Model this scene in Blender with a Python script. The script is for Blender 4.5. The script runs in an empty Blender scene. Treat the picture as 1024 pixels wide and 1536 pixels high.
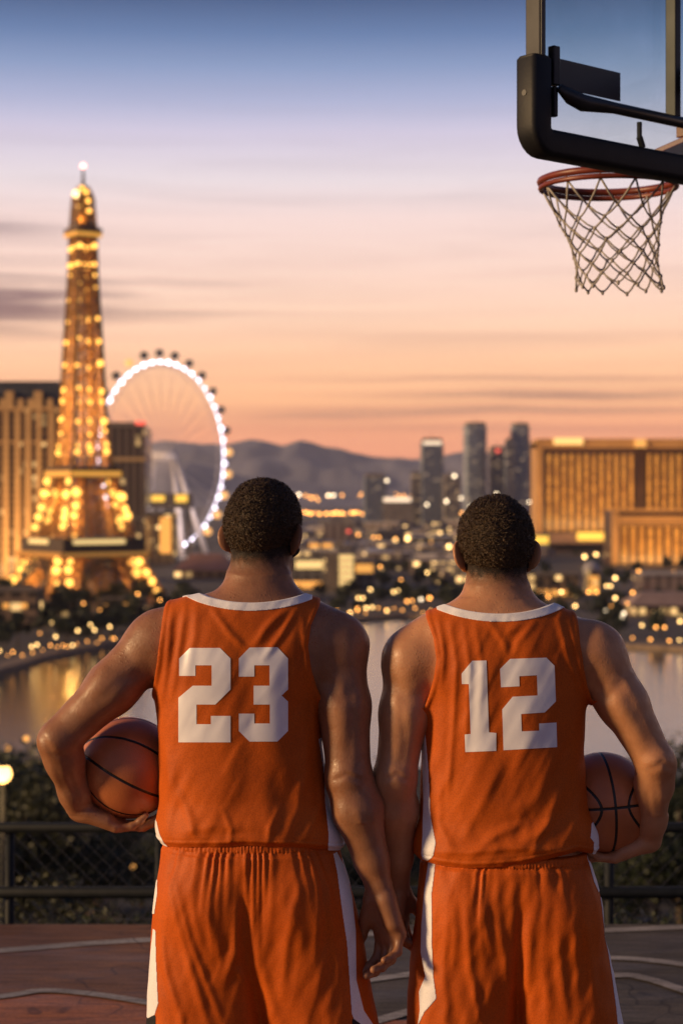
import bpy, bmesh, math, random
import numpy as np
from mathutils import Vector, Matrix
from mathutils.bvhtree import BVHTree

scene = bpy.context.scene
COL = scene.collection
random.seed(7)
RNG = np.random.default_rng(11)

# ------------------------------------------------------------------ measuring
FPX, HZ, CAMZ = 2700.0, 745.0, 1.9
D0 = 4.5


def P(px, py, D):
    """Point seen at photo pixel (px, py) at depth D."""
    return np.array([(px - 512.0) / FPX * D, D, CAMZ - (py - HZ) / FPX * D])


def PX(px, D=D0):
    return (px - 512.0) / FPX * D


def PZ(py, D=D0):
    return CAMZ - (py - HZ) / FPX * D


# ------------------------------------------------------------------ object helpers
def link(o, parent=None):
    COL.objects.link(o)
    if parent is not None:
        o.parent = parent
    return o


def tag(o, label=None, cat=None, group=None, kind=None):
    if label:
        o['label'] = label
    if cat:
        o['category'] = cat
    if group:
        o['group'] = group
    if kind:
        o['kind'] = kind
    return o


def empty(name, loc=(0, 0, 0), rz=0.0):
    o = bpy.data.objects.new(name, None)
    o.location = loc
    o.rotation_euler = (0, 0, rz)
    o.empty_display_size = 0.1
    return link(o)


def mesh_np(name, V, F, mat=None, parent=None, smooth=True):
    """Mesh object from numpy verts (n,3) and quad/tri faces (m,k)."""
    me = bpy.data.meshes.new(name)
    V = np.asarray(V, dtype=np.float32)
    F = np.asarray(F, dtype=np.int32)
    m, k = F.shape
    me.vertices.add(len(V))
    me.vertices.foreach_set('co', V.ravel())
    me.loops.add(m * k)
    me.loops.foreach_set('vertex_index', F.ravel())
    me.polygons.add(m)
    me.polygons.foreach_set('loop_start', np.arange(0, m * k, k, dtype=np.int32))
    me.polygons.foreach_set('loop_total', np.full(m, k, dtype=np.int32))
    me.polygons.foreach_set('use_smooth', np.full(m, smooth, dtype=bool))
    me.update(calc_edges=True)
    me.validate()
    if mat:
        me.materials.append(mat)
    o = bpy.data.objects.new(name, me)
    return link(o, parent)


class MB:
    """Collects simple shapes into one mesh."""

    def __init__(self):
        self.v = []
        self.f = []
        self.mi = []
        self.cur = 0

    def quad_block(self, pts):
        b = len(self.v)
        self.v += [tuple(p) for p in pts]
        fs = [(0, 3, 2, 1), (4, 5, 6, 7), (0, 1, 5, 4), (1, 2, 6, 5), (2, 3, 7, 6), (3, 0, 4, 7)]
        for q in fs:
            self.f.append(tuple(b + i for i in q))
            self.mi.append(self.cur)

    def box(self, c, s, rz=0.0):
        hx, hy, hz = s[0] / 2, s[1] / 2, s[2] / 2
        co, si = math.cos(rz), math.sin(rz)
        pts = []
        for z in (-hz, hz):
            for x, y in ((-hx, -hy), (hx, -hy), (hx, hy), (-hx, hy)):
                pts.append((c[0] + x * co - y * si, c[1] + x * si + y * co, c[2] + z))
        self.quad_block(pts)

    def bar(self, a, b, w, h=None):
        h = h or w
        a, b = Vector(a), Vector(b)
        d = (b - a)
        if d.length < 1e-6:
            return
        d.normalize()
        up = Vector((0, 0, 1)) if abs(d.z) < 0.95 else Vector((1, 0, 0))
        x = d.cross(up).normalized() * (w / 2)
        y = x.cross(d).normalized() * (h / 2)
        self.quad_block([a - x - y, a + x - y, a + x + y, a - x + y, b - x - y, b + x - y, b + x + y, b - x + y])

    def tube(self, pts, r, n=8, closed=False, caps=True):
        pts = [Vector(p) for p in pts]
        rs = r if isinstance(r, (list, tuple)) else [r] * len(pts)
        b = len(self.v)
        N = len(pts)
        px = None
        for i, p in enumerate(pts):
            if closed:
                d = pts[(i + 1) % N] - pts[i - 1]
            else:
                d = pts[min(i + 1, N - 1)] - pts[max(i - 1, 0)]
            d.normalize()
            if px is None:
                up = Vector((0, 0, 1)) if abs(d.z) < 0.9 else Vector((1, 0, 0))
                px = d.cross(up).normalized()
            else:
                px = (px - d * px.dot(d)).normalized()
            py = d.cross(px)
            for k in range(n):
                t = 2 * math.pi * k / n
                self.v.append(tuple(p + px * (math.cos(t) * rs[i]) + py * (math.sin(t) * rs[i])))
        for i in range(N if closed else N - 1):
            i2 = (i + 1) % N
            for k in range(n):
                k2 = (k + 1) % n
                self.f.append((b + i * n + k, b + i * n + k2, b + i2 * n + k2, b + i2 * n + k))
                self.mi.append(self.cur)
        if caps and not closed:
            self.f.append(tuple(b + k for k in range(n))[::-1])
            self.f.append(tuple(b + (N - 1) * n + k for k in range(n)))
            self.mi += [self.cur, self.cur]

    def ball(self, c, r, n=8, m=6):
        rx, ry, rz = (r, r, r) if not isinstance(r, (tuple, list)) else r
        b = len(self.v)
        self.v.append((c[0], c[1], c[2] + rz))
        for i in range(1, m):
            t = math.pi * i / m
            for k in range(n):
                p = 2 * math.pi * k / n
                self.v.append((c[0] + rx * math.sin(t) * math.cos(p), c[1] + ry * math.sin(t) * math.sin(p), c[2] + rz * math.cos(t)))
        self.v.append((c[0], c[1], c[2] - rz))
        e = len(self.v) - 1
        for k in range(n):
            self.f.append((b, b + 1 + k, b + 1 + (k + 1) % n)); self.mi.append(self.cur)
            for i in range(m - 2):
                a0, a1 = b + 1 + i * n, b + 1 + (i + 1) * n
                self.f.append((a0 + k, a1 + k, a1 + (k + 1) % n, a0 + (k + 1) % n)); self.mi.append(self.cur)
            a0 = b + 1 + (m - 2) * n
            self.f.append((a0 + k, e, a0 + (k + 1) % n)); self.mi.append(self.cur)

    def prism(self, poly, z0, z1):
        b = len(self.v)
        n = len(poly)
        for z in (z0, z1):
            self.v += [(p[0], p[1], z) for p in poly]
        self.f.append(tuple(b + i for i in range(n))[::-1]); self.mi.append(self.cur)
        self.f.append(tuple(b + n + i for i in range(n))); self.mi.append(self.cur)
        for i in range(n):
            j = (i + 1) % n
            self.f.append((b + i, b + j, b + n + j, b + n + i)); self.mi.append(self.cur)

    def build(self, name, mat, parent=None, smooth=False, bevel=0.0, seg=2):
        me = bpy.data.meshes.new(name)
        me.from_pydata(self.v, [], self.f)
        mats = mat if isinstance(mat, (list, tuple)) else [mat]
        for m in mats:
            me.materials.append(m)
        if len(mats) > 1:
            me.polygons.foreach_set('material_index', self.mi)
        if smooth:
            me.polygons.foreach_set('use_smooth', [True] * len(me.polygons))
        me.update()
        o = bpy.data.objects.new(name, me)
        link(o, parent)
        if bevel > 0:
            md = o.modifiers.new('bevel', 'BEVEL')
            md.width = bevel
            md.segments = seg
            md.limit_method = 'ANGLE'
        return o


def copy_tree(o, parent=None):
    c = o.copy()
    COL.objects.link(c)
    c.parent = parent
    for ch in o.children:
        copy_tree(ch, c)
    return c


# ------------------------------------------------------------------ materials
def new_mat(name):
    m = bpy.data.materials.new(name)
    m.use_nodes = True
    nt = m.node_tree
    b = nt.nodes['Principled BSDF']
    return m, nt, b


def N(nt, typ, **kw):
    n = nt.nodes.new(typ)
    for k, v in kw.items():
        if k in n.inputs and not hasattr(n, k):
            n.inputs[k].default_value = v
        else:
            setattr(n, k, v)
    return n


def noise_mat(name, c1, c2, scale=5.0, rough=0.6, metal=0.0, bump=0.0, bscale=None, detail=4.0, coords='Object', dist=0.01, spec=None):
    m, nt, b = new_mat(name)
    tc = N(nt, 'ShaderNodeTexCoord')
    n = N(nt, 'ShaderNodeTexNoise')
    n.inputs['Scale'].default_value = scale
    n.inputs['Detail'].default_value = detail
    nt.links.new(tc.outputs[coords], n.inputs['Vector'])
    r = N(nt, 'ShaderNodeValToRGB')
    r.color_ramp.elements[0].position = 0.3
    r.color_ramp.elements[1].position = 0.7
    r.color_ramp.elements[0].color = (*c1, 1)
    r.color_ramp.elements[1].color = (*c2, 1)
    nt.links.new(n.outputs['Fac'], r.inputs['Fac'])
    nt.links.new(r.outputs['Color'], b.inputs['Base Color'])
    b.inputs['Roughness'].default_value = rough
    b.inputs['Metallic'].default_value = metal
    if spec is not None:
        b.inputs['Specular IOR Level'].default_value = spec
    if bump > 0:
        n2 = N(nt, 'ShaderNodeTexNoise')
        n2.inputs['Scale'].default_value = bscale or scale * 4
        n2.inputs['Detail'].default_value = 3
        nt.links.new(tc.outputs[coords], n2.inputs['Vector'])
        bp = N(nt, 'ShaderNodeBump')
        bp.inputs['Strength'].default_value = bump
        bp.inputs['Distance'].default_value = dist
        nt.links.new(n2.outputs['Fac'], bp.inputs['Height'])
        nt.links.new(bp.outputs['Normal'], b.inputs['Normal'])
    return m


def glow_mat(name, col, strength, sample=False):
    m, nt, b = new_mat(name)
    b.inputs['Base Color'].default_value = (col[0] * .5, col[1] * .5, col[2] * .5, 1)
    b.inputs['Emission Color'].default_value = (*col, 1)
    b.inputs['Emission Strength'].default_value = strength
    if not sample:
        m.cycles.emission_sampling = 'NONE'
    return m


# ------------------------------------------------------------------ camera
cd = bpy.data.cameras.new('camera')
cam = bpy.data.objects.new('camera', cd)
link(cam)
cam.location = (0, 0, CAMZ)
cam.rotation_euler = (math.pi / 2, 0, 0)
cd.sensor_fit = 'VERTICAL'
cd.sensor_height = 36.0
cd.lens = FPX / 1536.0 * 36.0
cd.shift_y = -(768.0 - HZ) / 1536.0
cd.clip_start = 0.1
cd.clip_end = 60000
cd.dof.use_dof = True
cd.dof.focus_distance = 4.42
cd.dof.aperture_fstop = 3.7
cd.dof.aperture_blades = 0
scene.camera = cam

scene.view_settings.view_transform = 'Standard'
scene.view_settings.look = 'None'
scene.view_settings.exposure = 0.0
scene.view_settings.gamma = 1.0
scene.cycles.use_denoising = True
scene.cycles.max_bounces = 6
scene.cycles.diffuse_bounces = 3
scene.cycles.glossy_bounces = 3
scene.cycles.transmission_bounces = 4
scene.cycles.transparent_max_bounces = 12
scene.cycles.volume_bounces = 0
scene.cycles.sample_clamp_indirect = 4.0
scene.cycles.sample_clamp_direct = 0.0
scene.cycles.caustics_reflective = False
scene.cycles.caustics_refractive = False
# ------------------------------------------------------------------ sky and sun
SUN_AZ = math.radians(-106)     # measured from +Y towards +X: low sun to the left, a little behind the viewer
SUN_EL = math.radians(14)

w = bpy.data.worlds.new('World')
scene.world = w
w.use_nodes = True
nt = w.node_tree
nt.nodes.clear()
L = nt.links.new
out = N(nt, 'ShaderNodeOutputWorld')
bg = N(nt, 'ShaderNodeBackground')
L(bg.outputs[0], out.inputs['Surface'])
tc = N(nt, 'ShaderNodeTexCoord')
nrm = N(nt, 'ShaderNodeVectorMath', operation='NORMALIZE')
L(tc.outputs['Generated'], nrm.inputs[0])
sep = N(nt, 'ShaderNodeSeparateXYZ')
L(nrm.outputs[0], sep.inputs[0])


def M(op, a, b=None, c=None, clamp=False):
    n = nt.nodes.new('ShaderNodeMath')
    n.operation = op
    n.use_clamp = clamp
    for i, v in enumerate((a, b, c)):
        if v is None:
            continue
        if isinstance(v, (int, float)):
            n.inputs[i].default_value = v
        else:
            L(v, n.inputs[i])
    return n.outputs[0]


def ramp(fac, stops, interp='LINEAR'):
    r = nt.nodes.new('ShaderNodeValToRGB')
    cr = r.color_ramp
    cr.interpolation = interp
    while len(cr.elements) > 1:
        cr.elements.remove(cr.elements[-1])
    for i, (p, c) in enumerate(stops):
        e = cr.elements[0] if i == 0 else cr.elements.new(p)
        e.position = p
        e.color = (*c, 1)
    L(fac, r.inputs['Fac'])
    return r.outputs['Color']


def lin(r, g, b):
    f = lambda v: (v / 255 / 12.92) if v / 255 <= 0.04045 else ((v / 255 + 0.055) / 1.055) ** 2.4
    return (f(r), f(g), f(b))


def mixc(fac, a, b):
    n = nt.nodes.new('ShaderNodeMix')
    n.data_type = 'RGBA'
    if isinstance(fac, (int, float)):
        n.inputs[0].default_value = fac
    else:
        L(fac, n.inputs[0])
    for i, v in ((6, a), (7, b)):
        if isinstance(v, tuple):
            n.inputs[i].default_value = (*v, 1)
        else:
            L(v, n.inputs[i])
    return n.outputs[2]


X_, Y_, Z_ = sep.outputs
hor = M('SQRT', M('ADD', M('MULTIPLY', X_, X_), M('MULTIPLY', Y_, Y_)))
el = M('ARCTAN2', Z_, hor)
az = M('ARCTAN2', X_, Y_)
el01 = M('DIVIDE', el, 0.6, clamp=True)          # 0 .. 0.6 rad


def rowel(y):
    return math.atan((HZ - y) / FPX) / 0.6


SUNSET = [(745, (232, 154, 124)), (700, (244, 163, 127)), (650, (255, 176, 135)), (600, (255, 194, 150)), (540, (255, 205, 170)), (470, (254, 217, 196)), (400, (253, 222, 212)), (330, (251, 226, 224)),
          (270, (240, 228, 236)), (200, (220, 212, 235)), (150, (184, 190, 224)), (100, (146, 165, 206)), (50, (108, 134, 180)), (0, (80, 104, 148)), (-120, (64, 92, 142))]
front = ramp(el01, [(rowel(y), lin(*c)) for y, c in SUNSET] + [(1.0, lin(46, 72, 118))])
hot = ramp(el01, [(0.0, (1.62, 1.42, 1.22)), (0.1, (1.36, 1.25, 1.12)), (0.2, (1.18, 1.12, 1.05)), (0.35, (1.0, 1.0, 1.0))])
fm = nt.nodes.new('ShaderNodeVectorMath')
fm.operation = 'MULTIPLY'
L(front, fm.inputs[0])
L(hot, fm.inputs[1])
front = fm.outputs[0]
back = ramp(el01, [(0.0, lin(152, 126, 132)), (0.25, lin(150, 136, 156)), (0.6, lin(108, 112, 142)), (1.0, lin(58, 74, 108))])
facing = M('MULTIPLY_ADD', Y_, 0.5, 0.5)
ffac = ramp(facing, [(0.25, (0, 0, 0)), (0.8, (1, 1, 1))], 'EASE')
sky = mixc(ffac, back, front)
# thin dark cloud streaks
cv = nt.nodes.new('ShaderNodeCombineXYZ')
L(M('MULTIPLY', az, 5.0), cv.inputs[0])
L(M('MULTIPLY', el, 95.0), cv.inputs[1])
ns = N(nt, 'ShaderNodeTexNoise')
ns.inputs['Scale'].default_value = 1.0
ns.inputs['Detail'].default_value = 5.0
ns.inputs['Roughness'].default_value = 0.55
ns.inputs['Distortion'].default_value = 0.6
L(cv.outputs[0], ns.inputs['Vector'])
fine = ns.outputs['Fac']


def band(v, c, wdt):
    """Smooth bump of half width wdt round c."""
    d = M('DIVIDE', M('SUBTRACT', v, c), wdt)
    return M('POWER', 2.718, M('MULTIPLY', M('MULTIPLY', d, d), -1.0))


def streak(rows, azc, azw, amp):
    c = math.atan((HZ - (rows[0] + rows[1]) / 2) / FPX)
    h = abs(rows[1] - rows[0]) / 2 / FPX
    a = M('MULTIPLY', band(el, c, h), band(az, azc, azw))
    t = M('MULTIPLY', M('SUBTRACT', fine, 0.38), 6.0, clamp=True)
    return M('MULTIPLY', M('MULTIPLY', a, t), amp)


s1 = streak((412, 500), -0.20, 0.085, 1.0)
s1b = streak((328, 362), -0.20, 0.05, 0.55)
thin = N(nt, 'ShaderNodeTexNoise')
thin.inputs['Scale'].default_value = 1.0
thin.inputs['Detail'].default_value = 4.0
cv2 = nt.nodes.new('ShaderNodeCombineXYZ')
L(M('MULTIPLY', az, 9.0), cv2.inputs[0])
L(M('MULTIPLY', el, 60.0), cv2.inputs[1])
L(cv2.outputs[0], thin.inputs['Vector'])
wob = M('MULTIPLY', M('SUBTRACT', thin.outputs['Fac'], 0.5), 0.008)


def line(row, azc, azw, halfpx, amp):
    c = math.atan((HZ - row) / FPX)
    a = M('MULTIPLY', band(M('ADD', el, wob), c, halfpx / FPX), band(az, azc, azw))
    return M('MULTIPLY', a, amp)


tot = M('ADD', s1, s1b)
for args in ((569, 0.10, 0.12, 5, .38), (593, 0.12, 0.10, 7, .62), (616, 0.10, 0.13, 8, .5), (626, -0.01, 0.05, 6, .4), (643, 0.10, 0.2, 9, .3),
             (470, -0.10, 0.06, 5, .22), (425, -0.09, 0.06, 5, .2), (505, 0.05, 0.15, 10, .12)):
    tot = M('ADD', tot, line(*args))
tot = M('MINIMUM', tot, 0.85)
# faint large softness everywhere
soft = M('MULTIPLY', M('SUBTRACT', fine, 0.45), 0.5, clamp=True)
softm = ramp(el01, [(0.0, (1, 1, 1)), (0.28, (1, 1, 1)), (0.42, (0, 0, 0))])
tot = M('ADD', tot, M('MULTIPLY', soft, softm), clamp=True)
cloudcol = ramp(el01, [(0.0, lin(160, 112, 108)), (0.12, lin(160, 118, 112)), (0.25, lin(140, 118, 128)), (1.0, lin(90, 100, 130))])
sky = mixc(tot, sky, cloudcol)
# a little of the physical sky keeps the dome from being a pure ramp
nis = N(nt, 'ShaderNodeTexSky')
nis.sky_type = 'NISHITA'
nis.sun_disc = False
nis.sun_elevation = math.radians(4)
nis.sun_rotation = SUN_AZ
nis.air_density = 1.6
nis.dust_density = 2.0
nv = nt.nodes.new('ShaderNodeVectorMath')
nv.operation = 'SCALE'
L(nis.outputs[0], nv.inputs[0])
nv.inputs['Scale'].default_value = 0.06
sky = mixc(0.05, sky, nv.outputs[0])
# below the horizon: dim ground tone
below = M('MULTIPLY', M('MULTIPLY', el, -1.0), 14.0, clamp=True)
sky = mixc(below, sky, lin(70, 55, 50))
L(sky, bg.inputs['Color'])
bg.inputs['Strength'].default_value = 1.0

sl = bpy.data.lights.new('sun', 'SUN')
sl.energy = 4.4
sl.color = (1.0, 0.65, 0.32)
sl.angle = math.radians(9)
sun = link(bpy.data.objects.new('sun', sl))
sd = Vector((math.sin(SUN_AZ) * math.cos(SUN_EL), math.cos(SUN_AZ) * math.cos(SUN_EL), math.sin(SUN_EL)))
sun.rotation_euler = sd.to_track_quat('Z', 'Y').to_euler()
sun.location = (-20, -20, 30)
# ------------------------------------------------------------------ implicit surfaces for bodies and clothes
def _hash(ix, iy, iz, seed):
    h = (ix.astype(np.int64) * 374761393 + iy.astype(np.int64) * 668265263 + iz.astype(np.int64) * 2147483647 + seed * 974711) & 0x7fffffff
    h = (h ^ (h >> 13)) * 1274126177 & 0x7fffffff
    h = h ^ (h >> 16)
    return (h & 0xffff).astype(np.float32) / 65535.0


def vnoise(x, y, z, seed=0):
    """Smooth value noise, 0..1."""
    x, y, z = np.broadcast_arrays(np.asarray(x, dtype=np.float32), np.asarray(y, dtype=np.float32), np.asarray(z, dtype=np.float32))
    fx, fy, fz = np.floor(x), np.floor(y), np.floor(z)
    ix, iy, iz = fx.astype(np.int32), fy.astype(np.int32), fz.astype(np.int32)
    tx, ty, tz = x - fx, y - fy, z - fz
    s = lambda t: t * t * t * (t * (t * 6 - 15) + 10)
    tx, ty, tz = s(tx), s(ty), s(tz)
    r = 0
    for a in (0, 1):
        wx = tx if a else 1 - tx
        for b in (0, 1):
            wy = ty if b else 1 - ty
            for c in (0, 1):
                wz = tz if c else 1 - tz
                r = r + wx * wy * wz * _hash(ix + a, iy + b, iz + c, seed)
    return r


def sst(e0, e1, x):
    t = np.clip((x - e0) / (e1 - e0), 0, 1)
    return t * t * (3 - 2 * t)


class Grid:
    def __init__(self, lo, hi, h):
        self.lo = np.array(lo, dtype=np.float64)
        self.h = h
        n = np.ceil((np.array(hi) - self.lo) / h).astype(int) + 1
        self.n = n
        self.ax = [(self.lo[i] + h * np.arange(n[i])).astype(np.float32) for i in range(3)]
        self.D = np.full(n, 1.0, dtype=np.float32)

    def sl(self, lo, hi):
        a = np.clip(np.floor((np.array(lo) - self.lo) / self.h).astype(int), 0, self.n)
        b = np.clip(np.ceil((np.array(hi) - self.lo) / self.h).astype(int) + 1, 0, self.n)
        return tuple(slice(a[i], b[i]) for i in range(3))

    def xyz(self, s):
        return (self.ax[0][s[0]][:, None, None], self.ax[1][s[1]][None, :, None], self.ax[2][s[2]][None, None, :])

    def add(self, prim):
        fn, lo, hi, k, sub = prim
        m = 0.02 + 2 * k
        s = self.sl(np.array(lo) - m, np.array(hi) + m)
        if any(q.stop <= q.start for q in s):
            return
        d = fn(*self.xyz(s)).astype(np.float32)
        A = self.D[s]
        if sub:
            d = -d
            hh = np.maximum(k - np.abs(A - d), 0) / k
            self.D[s] = np.maximum(A, d) + hh * hh * k * 0.25
        else:
            hh = np.maximum(k - np.abs(A - d), 0) / k
            self.D[s] = np.minimum(A, d) - hh * hh * k * 0.25

    def full(self):
        return self.xyz((slice(None),) * 3)

    def refine(self, lo, hi, f=2):
        """Sub-box of this grid, linearly resampled f times finer."""
        s = self.sl(lo, hi)
        A = self.D[s]
        for ax in range(3):
            n = A.shape[ax]
            t = np.linspace(0, n - 1, (n - 1) * f + 1)
            i = np.minimum(t.astype(int), n - 2)
            w = (t - i).astype(np.float32)
            sh = [1, 1, 1]
            sh[ax] = len(w)
            w = w.reshape(sh)
            A = np.take(A, i, axis=ax) * (1 - w) + np.take(A, i + 1, axis=ax) * w
        g = Grid.__new__(Grid)
        g.h = self.h / f
        g.lo = np.array([self.ax[k][s[k].start] for k in range(3)], dtype=np.float64)
        g.n = np.array(A.shape)
        g.ax = [(g.lo[k] + g.h * np.arange(g.n[k])).astype(np.float32) for k in range(3)]
        g.D = A.astype(np.float32)
        return g

    def mesh(self):
        D, h = self.D, self.h
        S = D < 0
        n = np.array(D.shape) - 1
        cnt = np.zeros(n, dtype=np.uint8)
        for a in (0, 1):
            for b in (0, 1):
                for c in (0, 1):
                    cnt += S[a:a + n[0], b:b + n[1], c:c + n[2]]
        act = (cnt > 0) & (cnt < 8)
        ac = np.argwhere(act)
        idx = np.full(n, -1, dtype=np.int32)
        idx[act] = np.arange(len(ac), dtype=np.int32)
        off = [(a, b, c) for a in (0, 1) for b in (0, 1) for c in (0, 1)]
        val = np.stack([D[ac[:, 0] + o[0], ac[:, 1] + o[1], ac[:, 2] + o[2]] for o in off], 1)
        acc = np.zeros((len(ac), 3))
        num = np.zeros(len(ac))
        for i in range(8):
            for j in range(i + 1, 8):
                oi, oj = np.array(off[i]), np.array(off[j])
                if np.abs(oi - oj).sum() != 1:
                    continue
                vi, vj = val[:, i], val[:, j]
                cr = (vi < 0) != (vj < 0)
                t = np.where(cr, vi / np.where(cr, vi - vj, 1), 0)
                acc += np.where(cr[:, None], oi + t[:, None] * (oj - oi), 0)
                num += cr
        V = self.lo + (ac + acc / num[:, None]) * h
        F = []
        for axis in range(3):
            b, c = [(1, 2), (2, 0), (0, 1)][axis]
            s0 = [slice(None)] * 3
            s1 = [slice(None)] * 3
            s0[axis] = slice(0, -1)
            s1[axis] = slice(1, None)
            for q in (b, c):
                s0[q] = slice(1, -1)
                s1[q] = slice(1, -1)
            A, B = S[tuple(s0)], S[tuple(s1)]
            e = np.argwhere(A != B)
            if not len(e):
                continue
            inside = A[e[:, 0], e[:, 1], e[:, 2]]
            e = e.copy()
            e[:, b] += 1
            e[:, c] += 1
            def at(db, dc):
                g = e.copy()
                g[:, b] += db
                g[:, c] += dc
                return idx[g[:, 0], g[:, 1], g[:, 2]]
            q = np.stack([at(-1, -1), at(0, -1), at(0, 0), at(-1, 0)], 1)
            q[~inside] = q[~inside][:, ::-1]
            F.append(q)
        F = np.concatenate(F)
        F = F[(F >= 0).all(1)]
        return V, F


def cone(a, b, ra, rb, k=0.02, flat=None, sub=False):
    """Capsule whose radius runs from ra to rb; flat=(axis, f) squashes it to f along axis."""
    a, b = np.array(a, float), np.array(b, float)
    ab = b - a
    L2 = max(float(ab @ ab), 1e-9)
    R = max(ra, rb)
    u = None
    if flat:
        u = np.array(flat[0], float)
        u /= np.linalg.norm(u)

    def fn(x, y, z):
        px, py, pz = x - a[0], y - a[1], z - a[2]
        t = np.clip((px * ab[0] + py * ab[1] + pz * ab[2]) / L2, 0, 1)
        qx, qy, qz = px - t * ab[0], py - t * ab[1], pz - t * ab[2]
        r = ra + (rb - ra) * t
        q2 = qx * qx + qy * qy + qz * qz
        if u is not None:
            du = qx * u[0] + qy * u[1] + qz * u[2]
            q2 = q2 + du * du * (1 / flat[1] ** 2 - 1)
            return (np.sqrt(q2) - r) * (0.5 + 0.5 * flat[1])
        return np.sqrt(q2) - r
    return (fn, np.minimum(a, b) - R, np.maximum(a, b) + R, k, sub)


def ell(c, r, k=0.02, rot=None, sub=False):
    c = np.array(c, float)
    r = np.array(r, float)
    Rm = np.eye(3) if rot is None else np.array(rot, float)     # columns: local axes in world

    def fn(x, y, z):
        dx, dy, dz = x - c[0], y - c[1], z - c[2]
        q = [(dx * Rm[0, i] + dy * Rm[1, i] + dz * Rm[2, i]) for i in range(3)]
        k0 = np.sqrt(sum((q[i] / r[i]) ** 2 for i in range(3)))
        k1 = np.sqrt(sum((q[i] / r[i] ** 2) ** 2 for i in range(3)))
        return k0 * (k0 - 1) / np.maximum(k1, 1e-6)
    ext = np.sqrt(((Rm * r) ** 2).sum(1))
    return (fn, c - ext, c + ext, k, sub)


def loft(keys, n=2.4, k=0.03, sm=0.02, round_z=0.0):
    """Stack of superellipse sections. keys: (z, xl, xr, yc, half depth), any order."""
    ks = sorted(keys)
    zz = np.array([q[0] for q in ks])
    zg = np.arange(zz[0] - 0.06, zz[-1] + 0.06, 0.004)
    cols = []
    for i in range(1, 5):
        v = np.interp(zg, zz, [q[i] for q in ks])
        if sm > 0:
            m = int(3 * sm / 0.004)
            kr = np.exp(-0.5 * (np.arange(-m, m + 1) * 0.004 / sm) ** 2)
            kr /= kr.sum()
            v = np.convolve(np.pad(v, m, mode='edge'), kr, mode='valid')
        cols.append(v)

    def fn(x, y, z):
        zf = z.ravel()
        xl, xr, yc, hd = [np.interp(zf, zg, c)[None, None, :].astype(np.float32) for c in cols]
        cx, w = (xl + xr) / 2, (xr - xl) / 2
        q = (np.abs((x - cx) / w) ** n + np.abs((y - yc) / hd) ** n) ** (1 / n)
        d = (q - 1) * np.minimum(w, hd)
        if d.shape[2] > 2 and d.shape[0] > 2 and d.shape[1] > 2:
            hs = float(zf[1] - zf[0])
            g = np.sqrt(sum(np.gradient(d, hs, axis=i) ** 2 for i in range(3)))
            d = d / np.maximum(g, 0.6)
        d = np.maximum(d, np.maximum(z - zz[-1], zz[0] - z))
        return d
    lo = (min(q[1] for q in ks), min(q[3] - q[4] for q in ks), zz[0])
    hi = (max(q[2] for q in ks), max(q[3] + q[4] for q in ks), zz[-1])
    return (fn, np.array(lo), np.array(hi), k, False)


def pl(pts, z):
    """x (from photo pixels at player depth) along a polyline given as (row, column)."""
    ks = sorted((PZ(r), PX(c)) for r, c in pts)
    return np.interp(z, [q[0] for q in ks], [q[1] for q in ks]).astype(np.float32)


def unit(v):
    v = np.array(v, float)
    return v / np.linalg.norm(v)


def rotv(v, axis, ang):
    axis = unit(axis)
    v = np.array(v, float)
    return v * math.cos(ang) + np.cross(axis, v) * math.sin(ang) + axis * (axis @ v) * (1 - math.cos(ang))


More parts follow.
